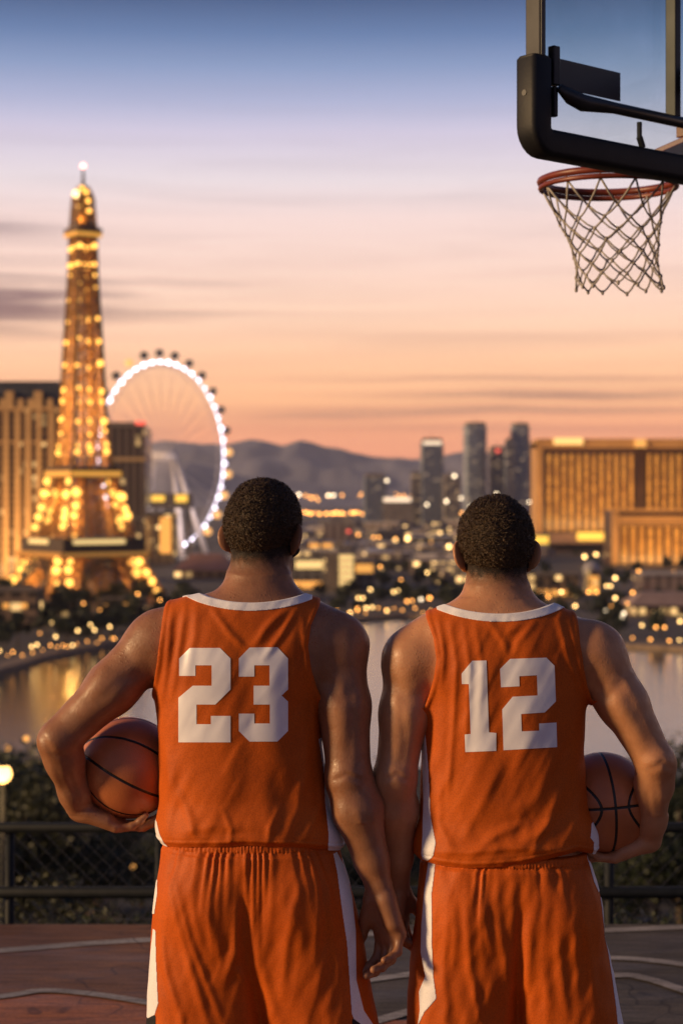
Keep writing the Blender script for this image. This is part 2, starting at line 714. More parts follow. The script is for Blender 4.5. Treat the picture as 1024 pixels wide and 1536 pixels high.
def hand(wrist, f, n, t, s=1.0, curls=None, thumb=(40, 20, 20), thumb_roll=0.3, spread=1.0, wr=0.029):
    """Prims of one hand. f: wrist to knuckles, n: way the palm faces, t: thumb side."""
    f, n, t = unit(f), unit(n), unit(t)
    wrist = np.array(wrist, float)
    pr = []
    K = 0.010 * s
    # fingers: across offset, palm length, phalanges, radius
    data = [(0.030, 0.096, (0.043, 0.026, 0.021), 0.0098), (0.009, 0.099, (0.047, 0.030, 0.022), 0.0102),
            (-0.012, 0.093, (0.044, 0.028, 0.022), 0.0097), (-0.031, 0.084, (0.035, 0.021, 0.019), 0.0086)]
    curls = curls or [(20, 30, 20)] * 4
    tips = []
    for (off, plen, ph, r), cu in zip(data, curls):
        base = wrist + f * 0.012 * s + t * off * 0.55 * s
        kn = wrist + f * plen * s + t * off * s - n * 0.004 * s
        pr.append(cone(base, kn, 0.0145 * s, 0.0125 * s, 0.012 * s))
        ax = unit(np.cross(f, n))
        d = rotv(f, n, -off * 2.0 * spread * (1 if np.dot(np.cross(n, f), t) < 0 else -1))
        p = kn
        for j in range(3):
            d = rotv(d, ax, math.radians(cu[j]))
            q = p + d * ph[j] * s
            r0, r1 = r * (1 - 0.07 * j) * s, r * (1 - 0.07 * (j + 1)) * s
            pr.append(cone(p, q, r0 * 1.04, r1, 0.005 * s))
            if j < 2:
                pr.append(ell(q, (r1 * 1.07,) * 3, 0.003 * s))
            p = q
        tips.append(p)
    # palm filling, heel, thenar and hypothenar pads
    pr.append(cone(wrist + f * 0.03 * s, wrist + f * 0.078 * s, 0.031 * s, 0.034 * s, 0.012 * s, flat=(n, 0.42)))
    pr.append(cone(wrist + f * 0.018 * s - t * 0.019 * s + n * 0.006 * s, wrist + f * 0.062 * s - t * 0.027 * s + n * 0.007 * s, 0.016 * s, 0.014 * s, 0.012 * s))
    tb = wrist + f * 0.022 * s + t * 0.022 * s + n * 0.006 * s
    td = unit(f * math.cos(math.radians(thumb[0])) + t * math.sin(math.radians(thumb[0])) + n * thumb_roll)
    m1 = tb + td * 0.046 * s
    pr.append(cone(tb, m1, 0.0185 * s, 0.0135 * s, 0.014 * s))
    ax = unit(np.cross(td, f + n * 0.8))
    d = rotv(td, ax, math.radians(thumb[1]))
    m2 = m1 + d * 0.034 * s
    pr.append(cone(m1, m2, 0.0128 * s, 0.0112 * s, 0.006 * s))
    d = rotv(d, ax, math.radians(thumb[2]))
    pr.append(cone(m2, m2 + d * 0.026 * s, 0.0112 * s, 0.0088 * s, 0.004 * s))
    # web between thumb and palm
    pr.append(cone(wrist + f * 0.06 * s + t * 0.026 * s, tb + td * 0.035 * s, 0.009 * s, 0.008 * s, 0.016 * s))
    return pr, tips
# ------------------------------------------------------------------ cloth, skin, hair materials
def fabric_mat(name, c1, c2, rough=0.62, sheen=0.12, weave=True):
    m, nt, b = new_mat(name)
    tc = N(nt, 'ShaderNodeTexCoord')
    n = N(nt, 'ShaderNodeTexNoise')
    n.inputs['Scale'].default_value = 7
    n.inputs['Detail'].default_value = 6
    nt.links.new(tc.outputs['Object'], n.inputs['Vector'])
    r = N(nt, 'ShaderNodeValToRGB')
    r.color_ramp.elements[0].position = 0.35
    r.color_ramp.elements[1].position = 0.68
    r.color_ramp.elements[0].color = (*c1, 1)
    r.color_ramp.elements[1].color = (*c2, 1)
    nt.links.new(n.outputs['Fac'], r.inputs['Fac'])
    vm = N(nt, 'ShaderNodeTexVoronoi')
    vm.inputs['Scale'].default_value = 250
    nt.links.new(tc.outputs['Object'], vm.inputs['Vector'])
    vr = N(nt, 'ShaderNodeMapRange')
    vr.inputs['From Min'].default_value = 0.1
    vr.inputs['From Max'].default_value = 0.6
    vr.inputs['To Min'].default_value = 0.80 if weave else 0.95
    vr.inputs['To Max'].default_value = 1.06
    nt.links.new(vm.outputs['Distance'], vr.inputs['Value'])
    vs = N(nt, 'ShaderNodeVectorMath', operation='SCALE')
    nt.links.new(r.outputs['Color'], vs.inputs[0])
    nt.links.new(vr.outputs['Result'], vs.inputs['Scale'])
    nt.links.new(vs.outputs[0], b.inputs['Base Color'])
    b.inputs['Roughness'].default_value = rough
    b.inputs['Specular IOR Level'].default_value = 0.22
    b.inputs['Sheen Weight'].default_value = sheen
    b.inputs['Sheen Roughness'].default_value = 0.4
    b.inputs['Sheen Tint'].default_value = (c2[0], c2[1] * 1.2, c2[2] * 1.4, 1)
    # knitted mesh of the sportswear plus small creases
    v = N(nt, 'ShaderNodeTexVoronoi')
    v.inputs['Scale'].default_value = 330
    nt.links.new(tc.outputs['Object'], v.inputs['Vector'])
    n2 = N(nt, 'ShaderNodeTexNoise')
    n2.inputs['Scale'].default_value = 38
    n2.inputs['Detail'].default_value = 3
    nt.links.new(tc.outputs['Object'], n2.inputs['Vector'])
    b1 = N(nt, 'ShaderNodeBump')
    b1.inputs['Strength'].default_value = 0.22 if weave else 0.08
    b1.inputs['Distance'].default_value = 0.001
    nt.links.new(v.outputs['Distance'], b1.inputs['Height'])
    b2 = N(nt, 'ShaderNodeBump')
    b2.inputs['Strength'].default_value = 0.25
    b2.inputs['Distance'].default_value = 0.004
    nt.links.new(n2.outputs['Fac'], b2.inputs['Height'])
    nt.links.new(b1.outputs['Normal'], b2.inputs['Normal'])
    nt.links.new(b2.outputs['Normal'], b.inputs['Normal'])
    return m


def skin_mat(name, base, dark, hair):
    m, nt, b = new_mat(name)
    L = nt.links.new
    tc = N(nt, 'ShaderNodeTexCoord')
    n = N(nt, 'ShaderNodeTexNoise')
    n.inputs['Scale'].default_value = 14
    n.inputs['Detail'].default_value = 6
    n.inputs['Roughness'].default_value = 0.65
    L(tc.outputs['Object'], n.inputs['Vector'])
    r = N(nt, 'ShaderNodeValToRGB')
    r.color_ramp.elements[0].position = 0.32
    r.color_ramp.elements[1].position = 0.7
    r.color_ramp.elements[0].color = (*dark, 1)
    r.color_ramp.elements[1].color = (*base, 1)
    L(n.outputs['Fac'], r.inputs['Fac'])
    # stubble where the vertex attribute says hair grows
    at = N(nt, 'ShaderNodeAttribute')
    at.attribute_name = 'stubble'
    st = N(nt, 'ShaderNodeTexNoise')
    st.inputs['Scale'].default_value = 420
    st.inputs['Detail'].default_value = 2
    L(tc.outputs['Object'], st.inputs['Vector'])
    a = N(nt, 'ShaderNodeMath', operation='MULTIPLY_ADD')
    L(st.outputs['Fac'], a.inputs[0])
    a.inputs[1].default_value = 1.1
    a.inputs[2].default_value = -0.15
    s2 = N(nt, 'ShaderNodeMath', operation='ADD')
    L(a.outputs[0], s2.inputs[0])
    L(at.outputs['Fac'], s2.inputs[1])
    s3 = N(nt, 'ShaderNodeMath', operation='MULTIPLY')
    s3.use_clamp = True
    L(s2.outputs[0], s3.inputs[0])
    L(at.outputs['Fac'], s3.inputs[1])
    mx = N(nt, 'ShaderNodeMix')
    mx.data_type = 'RGBA'
    L(s3.outputs[0], mx.inputs[0])
    L(r.outputs['Color'], mx.inputs[6])
    mx.inputs[7].default_value = (*hair, 1)
    L(mx.outputs[2], b.inputs['Base Color'])
    b.inputs['Subsurface Weight'].default_value = 0.12
    b.inputs['Subsurface Radius'].default_value = (0.012, 0.004, 0.002)
    b.inputs['Subsurface Scale'].default_value = 0.6
    b.inputs['Specular IOR Level'].default_value = 0.5
    # sweat: glossy patches broken into beads
    v = N(nt, 'ShaderNodeTexVoronoi')
    v.inputs['Scale'].default_value = 130
    v.inputs['Randomness'].default_value = 1.0
    L(tc.outputs['Object'], v.inputs['Vector'])
    rr = N(nt, 'ShaderNodeValToRGB')
    rr.color_ramp.elements[0].position = 0.18
    rr.color_ramp.elements[1].position = 0.34
    rr.color_ramp.elements[0].color = (1, 1, 1, 1)
    rr.color_ramp.elements[1].color = (0, 0, 0, 1)
    L(v.outputs['Distance'], rr.inputs['Fac'])
    n3 = N(nt, 'ShaderNodeTexNoise')
    n3.inputs['Scale'].default_value = 22
    L(tc.outputs['Object'], n3.inputs['Vector'])
    mm = N(nt, 'ShaderNodeMath', operation='MULTIPLY')
    L(rr.outputs['Color'], mm.inputs[0])
    mr = N(nt, 'ShaderNodeMapRange')
    mr.inputs['From Min'].default_value = 0.44
    mr.inputs['From Max'].default_value = 0.56
    L(n3.outputs['Fac'], mr.inputs['Value'])
    at2 = N(nt, 'ShaderNodeAttribute')
    at2.attribute_name = 'sweat'
    mm2 = N(nt, 'ShaderNodeMath', operation='MULTIPLY')
    L(mr.outputs['Result'], mm2.inputs[0])
    L(at2.outputs['Fac'], mm2.inputs[1])
    L(mm2.outputs[0], mm.inputs[1])
    ro = N(nt, 'ShaderNodeMapRange')
    ro.inputs['To Min'].default_value = 0.46
    ro.inputs['To Max'].default_value = 0.12
    L(mm.outputs[0], ro.inputs['Value'])
    rs = N(nt, 'ShaderNodeMath', operation='MULTIPLY_ADD')
    L(s3.outputs[0], rs.inputs[0])
    rs.inputs[1].default_value = 0.4
    L(ro.outputs['Result'], rs.inputs[2])
    n5 = N(nt, 'ShaderNodeTexNoise')
    n5.inputs['Scale'].default_value = 75
    n5.inputs['Detail'].default_value = 5
    L(tc.outputs['Object'], n5.inputs['Vector'])
    r5 = N(nt, 'ShaderNodeMapRange')
    r5.inputs['From Min'].default_value = 0.3
    r5.inputs['From Max'].default_value = 0.7
    r5.inputs['To Min'].default_value = -0.14
    r5.inputs['To Max'].default_value = 0.16
    L(n5.outputs['Fac'], r5.inputs['Value'])
    rs2 = N(nt, 'ShaderNodeMath', operation='ADD')
    L(rs.outputs[0], rs2.inputs[0])
    L(r5.outputs['Result'], rs2.inputs[1])
    L(rs2.outputs[0], b.inputs['Roughness'])
    n4 = N(nt, 'ShaderNodeTexNoise')
    n4.inputs['Scale'].default_value = 190
    n4.inputs['Detail'].default_value = 4
    L(tc.outputs['Object'], n4.inputs['Vector'])
    b1 = N(nt, 'ShaderNodeBump')
    b1.inputs['Strength'].default_value = 0.4
    b1.inputs['Distance'].default_value = 0.0018
    L(n4.outputs['Fac'], b1.inputs['Height'])
    b2 = N(nt, 'ShaderNodeBump')
    b2.inputs['Strength'].default_value = 0.4
    b2.inputs['Distance'].default_value = 0.002
    L(mm.outputs[0], b2.inputs['Height'])
    L(b1.outputs['Normal'], b2.inputs['Normal'])
    L(b2.outputs['Normal'], b.inputs['Normal'])
    return m


ORANGE = fabric_mat('orange_jersey_cloth', (0.455, 0.084, 0.006), (0.565, 0.110, 0.007))
ORANGE_S = fabric_mat('orange_shorts_cloth', (0.455, 0.082, 0.006), (0.565, 0.106, 0.007), rough=0.6, sheen=0.2)
WHITE = fabric_mat('white_trim_cloth', (0.76, 0.75, 0.79), (0.85, 0.84, 0.88), sheen=0.1, weave=False)
BLACKC = fabric_mat('black_cloth', (0.012, 0.012, 0.014), (0.02, 0.02, 0.022), sheen=0.1)
PRINT = noise_mat('white_number_print', (0.76, 0.75, 0.82), (0.88, 0.87, 0.93), scale=9, rough=0.35, bump=0.15, bscale=60, dist=0.002)
EYEW = noise_mat('eye_white', (0.75, 0.72, 0.7), (0.8, 0.78, 0.76), rough=0.1)
SOLE = noise_mat('white_shoe_rubber', (0.6, 0.6, 0.6), (0.7, 0.7, 0.7), rough=0.5)


def hair_mat(name, c1, c2):
    m = noise_mat(name, c1, c2, scale=160, rough=0.5, bump=0.9, bscale=230, dist=0.004, spec=0.35)
    return m


def poly_sdf_rows(z, rows):
    return pl(rows, z)


def project_decal(name, polys_px, bvh, mat, parent, lift=0.0009, step=0.0045, D=4.38):
    """Flat printed shape laid onto a garment: outline from photo pixels, draped along the way the viewer looks."""
    bm = bmesh.new()
    for poly in polys_px:
        vs = [bm.verts.new(((c - 512) / FPX * D, 0, CAMZ - (r - HZ) / FPX * D)) for c, r in poly]
        bm.faces.new(vs)
    bm.normal_update()
    bmesh.ops.triangulate(bm, faces=bm.faces[:])
    xs = [v.co.x for v in bm.verts]
    zs = [v.co.z for v in bm.verts]
    x = min(xs) + step
    while x < max(xs):
        bmesh.ops.bisect_plane(bm, geom=bm.verts[:] + bm.edges[:] + bm.faces[:], plane_co=(x, 0, 0), plane_no=(1, 0, 0), dist=1e-6)
        x += step
    z = min(zs) + step
    while z < max(zs):
        bmesh.ops.bisect_plane(bm, geom=bm.verts[:] + bm.edges[:] + bm.faces[:], plane_co=(0, 0, z), plane_no=(0, 0, 1), dist=1e-6)
        z += step
    o = Vector((0, 0, CAMZ))
    for v in bm.verts:
        d = (Vector((v.co.x, D, v.co.z)) - o).normalized()
        hit, nor, i, dist = bvh.ray_cast(o, d)
        if hit is None or dist > D + 0.3:
            v.co = Vector((v.co.x, D, v.co.z))
        else:
            v.co = hit - d * lift
    bmesh.ops.recalc_face_normals(bm, faces=bm.faces[:])
    me = bpy.data.meshes.new(name)
    bm.to_mesh(me)
    bm.free()
    me.polygons.foreach_set('use_smooth', [True] * len(me.polygons))
    me.materials.append(mat)
    return link(bpy.data.objects.new(name, me), parent)


def stripe_grid(g, d0, rows1, rows2, za, zb, ymax):
    """Thin panel lying on a garment between two outlines, on a grid twice as fine."""
    g.D = np.ascontiguousarray(d0, dtype=np.float32)
    xa = min(PX(q[1]) for q in rows1)
    xb = max(PX(q[1]) for q in rows2)
    g2 = g.refine((xa - 0.012, g.lo[1], za - 0.012), (xb + 0.012, ymax + 0.012, zb + 0.012))
    x, y, z = g2.full()
    x1 = pl(rows1, z.ravel())[None, None, :]
    x2 = pl(rows2, z.ravel())[None, None, :]
    d = np.maximum(g2.D - 0.0012, -(g2.D + 0.009))
    d = np.maximum(d, np.maximum(np.maximum(x1 - x, x - x2), np.maximum(za - z, z - zb)))
    g2.D = np.maximum(d, y - ymax).astype(np.float32)
    return g2


def bvh_of(V, F):
    return BVHTree.FromPolygons([tuple(v) for v in V.tolist()], [tuple(f) for f in F.tolist()])


def set_attr(o, name, vals):
    a = o.data.attributes.new(name, 'FLOAT', 'POINT')
    a.data.foreach_set('value', np.asarray(vals, dtype=np.float32))


def person(S):
    """One player, built from the measurements in S. Local axes = world axes (facing +Y)."""
    root = empty('person', (S['base'][0], S['base'][1], 0))
    tag(root, S['label'], 'person', 'basketball players')
    base = Vector(S['base'])

    def put(name, V, F, mat, parent=None):
        o = mesh_np(name, V - np.array([base.x, base.y, 0]), F, mat, parent or root)
        return o
    yc = S['y']
    # ---------------- body
    prims = []
    tor = loft([(PZ(r), PX(a), PX(b), yc + c, h) for r, a, b, c, h in S['torso']], n=2.2, k=0.03, sm=0.012)
    prims.append(tor)
    hc = np.array(S['head'], float)
    ya, pi_ = math.radians(S['head_yaw']), math.radians(S['head_pitch'])
    Rz = np.array([[math.cos(ya), -math.sin(ya), 0], [math.sin(ya), math.cos(ya), 0], [0, 0, 1]])
    Rx = np.array([[1, 0, 0], [0, math.cos(pi_), -math.sin(pi_)], [0, math.sin(pi_), math.cos(pi_)]])
    R = Rz @ Rx
    hs = S['head_scale']
    H = lambda x, y, z: hc + R @ (np.array([x, y, z]) * hs)
    E = lambda x, y, z, r, k, rot=None, sub=False: ell(H(x, y, z), np.array(r) * hs, k, R if rot is None else R @ rot, sub)
    neck_b = np.array(S['neck_base'], float)
    skull = [E(0, 0.004, 0.048, (0.0700, 0.096, 0.078), 0.03), E(0, -0.012, 0.006, (0.0690, 0.084, 0.076), 0.03)]
    prims += [cone(H(0, -0.022, -0.035), neck_b, S['neck_r'][0], S['neck_r'][1], 0.035, flat=((0, 1, 0), 1.0))]
    for sx in (-1, 1):
        prims.append(cone(H(sx * 0.034, -0.020, -0.03), neck_b + np.array([sx * 0.045, -0.006, -0.005]), 0.020, 0.034, 0.05))
    prims += skull
    prims += [E(0, 0.050, -0.062, (0.054, 0.052, 0.056), 0.03), E(0, 0.075, -0.092, (0.030, 0.026, 0.026), 0.02),
              E(0.050, 0.018, -0.062, (0.018, 0.03, 0.034), 0.025), E(-0.050, 0.018, -0.062, (0.018, 0.03, 0.034), 0.025),
              E(0, 0.085, 0.022, (0.058, 0.020, 0.013), 0.02), E(0, 0.105, -0.022, (0.012, 0.018, 0.022), 0.012),
              E(0, 0.118, -0.032, (0.016, 0.013, 0.010), 0.01), E(0.016, 0.108, -0.034, (0.009, 0.010, 0.008), 0.008),
              E(-0.016, 0.108, -0.034, (0.009, 0.010, 0.008), 0.008), E(0.052, 0.070, -0.022, (0.018, 0.022, 0.018), 0.02),
              E(-0.052, 0.070, -0.022, (0.018, 0.022, 0.018), 0.02), E(0, 0.104, -0.058, (0.024, 0.010, 0.006), 0.006),
              E(0, 0.102, -0.069, (0.022, 0.010, 0.007), 0.006)]
    for sx in (-1, 1):
        prims.append(E(sx * 0.032, 0.098, 0.004, (0.016, 0.014, 0.010), 0.012, None, True))
        # ear: thin shell standing off the head, flaring to the back
        a = math.radians(S['ear'] * sx)
        re = np.array([[math.cos(a), -math.sin(a), 0], [math.sin(a), math.cos(a), 0], [0, 0, 1]])
        tl = math.radians(10 * sx)
        rt = np.array([[math.cos(tl), 0, math.sin(tl)], [0, 1, 0], [-math.sin(tl), 0, math.cos(tl)]])
        prims.append(E(sx * 0.0865, -0.008, -0.002, (0.0080, 0.027, 0.036), 0.006, re @ rt))
        prims.append(E(sx * 0.076, 0.002, -0.029, (0.008, 0.012, 0.013), 0.006, re))
        prims.append(E(sx * 0.073, 0.006, -0.002, (0.012, 0.013, 0.022), 0.010))
        prims.append(E(sx * 0.093, 0.003, 0.004, (0.006, 0.011, 0.018), 0.005, re @ rt, True))
    # arms
    for A in S['arms']:
        sh, el_, wr = [np.array(q, float) for q in (A['S'], A['E'], A['W'])]
        r = A['r']
        prims.append(ell(sh, (r[0],) * 3, 0.04))
        mid = sh + (el_ - sh) * 0.45
        prims.append(cone(sh, mid, r[0] * 0.93, r[1], 0.03))
        prims.append(cone(mid, el_, r[1], r[2], 0.025))
        ud = unit(el_ - sh)
        bk = unit(np.array([0, -1, 0]) - ud * (-ud[1]))
        prims.append(ell(sh + (el_ - sh) * 0.48 + bk * r[1] * 0.38, (r[1] * 0.62, r[1] * 0.62, 0.095), 0.022,
                         np.stack([np.cross(ud, bk), bk, ud], 1)))
        prims.append(ell(sh + (el_ - sh) * 0.55 - bk * r[1] * 0.35, (r[1] * 0.62, r[1] * 0.62, 0.09), 0.022,
                         np.stack([np.cross(ud, bk), bk, ud], 1)))
        fd = unit(wr - el_)
        prims.append(ell(el_ - fd * 0.012 + bk * 0.012, (r[2] * 0.62,) * 3, 0.02))
        fm = el_ + (wr - el_) * 0.27
        prims.append(cone(el_, fm, r[2] * 0.96, r[3], 0.025))
        prims.append(cone(fm, el_ + (wr - el_) * 0.72, r[3], r[4] * 1.15, 0.025))
        prims.append(cone(el_ + (wr - el_) * 0.72, wr, r[4] * 1.15, r[4], 0.02, flat=(A['hn'], 0.82)))
        hp, tips = hand(wr - unit(A['hf']) * 0.004, A['hf'], A['hn'], A['ht'], A.get('hs', 1.13), A['curls'], A['thumb'], A.get('troll', 0.3))
        prims += hp
    # legs
    for lx, tops in S['legs']:
        hip = np.array([PX(lx[0]), yc + 0.01, 0.93])
        kn = np.array([PX(lx[1]), yc + 0.03, 0.53])
        an = np.array([PX(lx[2]), yc - 0.02, 0.09])
        prims.append(cone(hip, kn, 0.098, 0.062, 0.03))
        prims.append(cone(kn, kn + (an - kn) * 0.3 + np.array([0, -0.02, 0]), 0.058, 0.060, 0.03))
        prims.append(cone(kn + (an - kn) * 0.3 + np.array([0, -0.02, 0]), an, 0.060, 0.038, 0.03))
        prims.append(cone(an, an + np.array([0, 0.16, -0.05]), 0.036, 0.028, 0.03))
    lo = np.min([p[1] for p in prims if not p[4]], 0) - 0.02
    hi = np.max([p[2] for p in prims if not p[4]], 0) + 0.02
    g = Grid(lo, hi, S.get('h', 0.0036))
    for p in prims:
        g.add(p)
    ii = np.argwhere(np.abs(g.D) < 0.02)
    fx, fy, fz = g.ax[0][ii[:, 0]], g.ax[1][ii[:, 1]], g.ax[2][ii[:, 2]]
    f = strokes(fx, fy, fz, yc + 0.05, S['muscle']) + 0.0045 * (vnoise(fx * 13, fy * 13, fz * 11, 77) - 0.5) + 0.0014 * (vnoise(fx * 42, fy * 42, fz * 30, 78) - 0.5)
    f = f * (fz < H(0, 0, -0.10)[2]) * (fz > 1.35 - 0.25)
    g.D[ii[:, 0], ii[:, 1], ii[:, 2]] -= f.astype(np.float32)
    V, F = g.mesh()
    del g, ii
    body = put('body', V, F, S['skin'])
    # hair density attribute on the scalp and jaw
    q = (V - hc) @ R / hs
    line_b = -0.070 + 0.9 * np.maximum(q[:, 1], -0.06) * 0.4 + 0.012 * (vnoise(q[:, 0] * 90, q[:, 1] * 90, q[:, 2] * 90, 5) - 0.5)
    stub = 0.9 * sst(-0.034, 0.060, q[:, 2] - line_b) * (np.linalg.norm(q, axis=1) < 0.16) * (q[:, 1] < 0.075)
    face = sst(0.045, 0.07, q[:, 1]) * (np.abs(q[:, 0]) < 0.2)
    stub = stub * (1 - face * (q[:, 2] < 0.075))
    ear = (np.abs(q[:, 0]) > 0.076) & (np.abs(q[:, 2]) < 0.045)
    stub = np.where(ear, 0, stub)
    if S['beard']:
        bd = sst(-0.012, -0.028, q[:, 2]) * sst(0.018, 0.03, q[:, 1]) * sst(-0.135, -0.11, q[:, 2]) * (np.abs(q[:, 0]) < 0.09) * (q[:, 1] < 0.14)
        stub = np.maximum(stub, bd * 0.95)
    set_attr(body, 'stubble', stub)
    shz = max(PZ(r) for r in (905,))
    sw = np.maximum(sst(shz - 0.24, shz - 0.05, V[:, 2]) * (V[:, 2] < shz + 0.03), 0.06)
    set_attr(body, 'sweat', sw)
    # eyes
    for sx in (-1, 1):
        m = MB()
        m.ball(tuple(H(sx * 0.032, 0.082, 0.004) - np.array([base.x, base.y, 0])), 0.0125 * hs, 12, 8)
        m.build('eye', EYEW, root, smooth=True)
    # ---------------- hair
    g = Grid(hc - 0.16, hc + 0.18, 0.0028)
    for p in skull:
        g.add(p)
    x, y, z = g.full()
    qx = (x - hc[0]) * R[0, 0] + (y - hc[1]) * R[1, 0] + (z - hc[2]) * R[2, 0]
    qy = (x - hc[0]) * R[0, 1] + (y - hc[1]) * R[1, 1] + (z - hc[2]) * R[2, 1]
    qz = (x - hc[0]) * R[0, 2] + (y - hc[1]) * R[1, 2] + (z - hc[2]) * R[2, 2]
    qx, qy, qz = qx / hs, qy / hs, qz / hs
    th = S['hair_len'] * sst(-0.064, 0.050, qz - 0.30 * np.maximum(qy, -0.06)) - 0.0010 + 0.0024 * sst(-0.066, -0.03, qz - 0.30 * np.maximum(qy, -0.06)) + 0.0022 * (vnoise(x * 300, y * 300, z * 300, 9) - 0.5)
    th = th + 0.0042 * (vnoise(x * 190, y * 190, z * 190, 3) - 0.5) * sst(-0.03, 0.03, qz)
    th = th + 0.004 * (vnoise(x * 40, y * 40, z * 40, 4) - 0.5) * sst(0.0, 0.05, qz)
    d = g.D - th
    hl = qz + 0.016 * (vnoise(x * 130, y * 130, z * 130, 8) - 0.5) - (-0.072 + 0.36 * np.maximum(qy, -0.06))
    front = qy - (0.066 + 0.35 * np.clip(qz - 0.07, -0.02, 0.2))
    earcut = 0.020 - np.sqrt(np.maximum((qy - 0.0) ** 2 + (qz + 0.004) ** 2 * 0.3, 0) + np.where(np.abs(qx) > 0.05, 0, 1))
    d = np.maximum(d, np.maximum(-hl * 0.8, front * 0.8))
    d = np.maximum(d, earcut)
    g.D = d.astype(np.float32)
    V, F = g.mesh()
    # short curls standing on the cap
    nrmv = np.cross(V[F[:, 1]] - V[F[:, 0]], V[F[:, 2]] - V[F[:, 0]])
    nrmv /= np.maximum(np.linalg.norm(nrmv, axis=1), 1e-12)[:, None]
    cen = V[F].mean(1)
    qq = (cen - hc) @ R / hs
    okf = np.where((np.linalg.norm(qq - np.array([0, -0.01, 0.02]), axis=1) > 0.06))[0]
    pick = RNG.choice(okf, size=S.get('curls_n', 15000))
    c0 = cen[pick] + RNG.normal(0, 0.0012, (len(pick), 3))
    nn = nrmv[pick]
    tg = RNG.normal(0, 1, (len(pick), 3))
    tg -= nn * (tg * nn).sum(1)[:, None]
    tg /= np.linalg.norm(tg, axis=1)[:, None]
    bt = np.cross(nn, tg)
    fade = (sst(-0.065, 0.045, qq[pick, 2] - 0.3 * np.maximum(qq[pick, 1], -0.06)) * 0.85 + 0.12)[:, None]
    ln = RNG.uniform(0.0035, 0.0075, (len(pick), 1)) * fade * S.get('curl_len', 1.0)
    wd = 0.0007
    a0, a1 = c0 - bt * wd - nn * 0.001, c0 + bt * wd - nn * 0.001
    b_ = c0 + nn * ln * 0.7 + tg * ln * 0.25
    b0, b1 = b_ - bt * wd, b_ + bt * wd
    e_ = c0 + nn * ln * 0.75 + tg * ln * 0.85
    e0, e1 = e_ - bt * wd * .4, e_ + bt * wd * .4
    n0 = len(V)
    m_ = len(pick)
    VV = np.concatenate([V, a0, a1, b0, b1, e0, e1])
    i = np.arange(m_)
    F2 = np.concatenate([np.stack([n0 + i, n0 + m_ + i, n0 + 3 * m_ + i, n0 + 2 * m_ + i], 1),
                         np.stack([n0 + 2 * m_ + i, n0 + 3 * m_ + i, n0 + 5 * m_ + i, n0 + 4 * m_ + i], 1)])
    put('hair', VV, np.concatenate([F, F2]), S['hairmat'])

    # ---------------- jersey
    J = S['jersey']
    zt, zh = PZ(J['top']), PZ(J['hem'])
    jl = loft([(PZ(r), PX(a), PX(b), yc + c, h) for r, a, b, c, h in J['loft']], n=2.25, k=0.03, sm=0.012)
    jprims = [jl]
    for A in S['arms']:
        sh, el_ = np.array(A['S'], float), np.array(A['E'], float)
        jprims.append(ell(sh, (A['r'][0],) * 3, 0.05))
    for A in S['arms']:
        sh, el_ = np.array(A['S'], float), np.array(A['E'], float)
        jprims.append(cone(sh, sh + (el_ - sh) * 0.3, A['r'][0] * 0.95, A['r'][0] * 0.84, 0.03))
    jprims.append(cone(H(0, -0.022, -0.035), neck_b, S['neck_r'][0], S['neck_r'][1], 0.035))
    lo = jl[1] - np.array([0.05, 0.06, 0.0])
    hi = jl[2] + np.array([0.05, 0.06, 0.05])
    lo[2] = zh - 0.03
    g = Grid(lo, hi, 0.003)
    for p in jprims:
        g.add(p)
    x, y, z = g.full()
    zz = z
    cxm = PX((J['hl'][-1][1] + J['hr'][-1][1]) / 2)
    # folds
    near = np.abs(g.D) < 0.04
    ii = np.argwhere(near)
    fx, fy, fz = g.ax[0][ii[:, 0]], g.ax[1][ii[:, 1]], g.ax[2][ii[:, 2]]
    f = S['folds'](fx, fy, fz, cxm, yc, zt, zh)
    t = np.full(g.D.shape, 0.007, dtype=np.float32)
    t[near] += f.astype(np.float32)
    # cloth bags a little over the hem and turns in at the edge
    hx_ = np.array([PX(a) for a, b in J['hemline']])
    zh = np.interp(g.ax[0], hx_, [PZ(b) for a, b in J['hemline']]).astype(np.float32)[:, None, None]
    bag = sst(0.11, 0.035, z - zh) * J.get('bag', 0.008)
    tin = sst(0.016, 0.0, z - zh) * 0.010 + 0.0016 * np.exp(-((z - zh - 0.019) / 0.0028) ** 2)
    d = g.D - t - bag + tin
    ua_l, ua_r = PZ(J['under'][0]), PZ(J['under'][1])
    xl = pl(J['hl'], z.ravel())[None, None, :]
    xr = pl(J['hr'], z.ravel())[None, None, :]
    cutl = np.where(z > ua_l, xl - x, -1.0)
    cutr = np.where(z > ua_r, x - xr, -1.0)
    # the armhole closes round the underarm
    bind = np.maximum(np.where(z > ua_l - .02, 1, 0) * np.clip(1 - np.abs(xl + 0.007 - x) / 0.006, 0, 1),
                      np.where(z > ua_r - .02, 1, 0) * np.clip(1 - np.abs(x - xr + 0.007) / 0.006, 0, 1))
    d = d - 0.0016 * bind
    zc = PZ(J['neck'][1]) + J['neck'][2] * (x - PX(J['neck'][0])) ** 2 + J['neck'][3] * (x - PX(J['neck'][0]))
    fwd = np.maximum(0, y - (yc - 0.03))
    ncut = (z - (zc - 1.1 * fwd)) * 0.9
    d = np.maximum(d, np.maximum(cutl, cutr))
    d0 = np.maximum(d, zh - z)
    dj = np.maximum(d0, ncut)
    g.D = dj.astype(np.float32)
    V, F = g.mesh()
    jer = put('jersey', V, F, ORANGE)
    jb = bvh_of(V, F)
    # collar ribbing
    g.D = d0.astype(np.float32)
    nb = (PX(J['neck'][0]), PZ(J['neck'][1]))
    g2 = g.refine((nb[0] - 0.16, lo[1], nb[1] - 0.2), (nb[0] + 0.16, hi[1], nb[1] + 0.06))
    x2_, y2_, z2_ = g2.full()
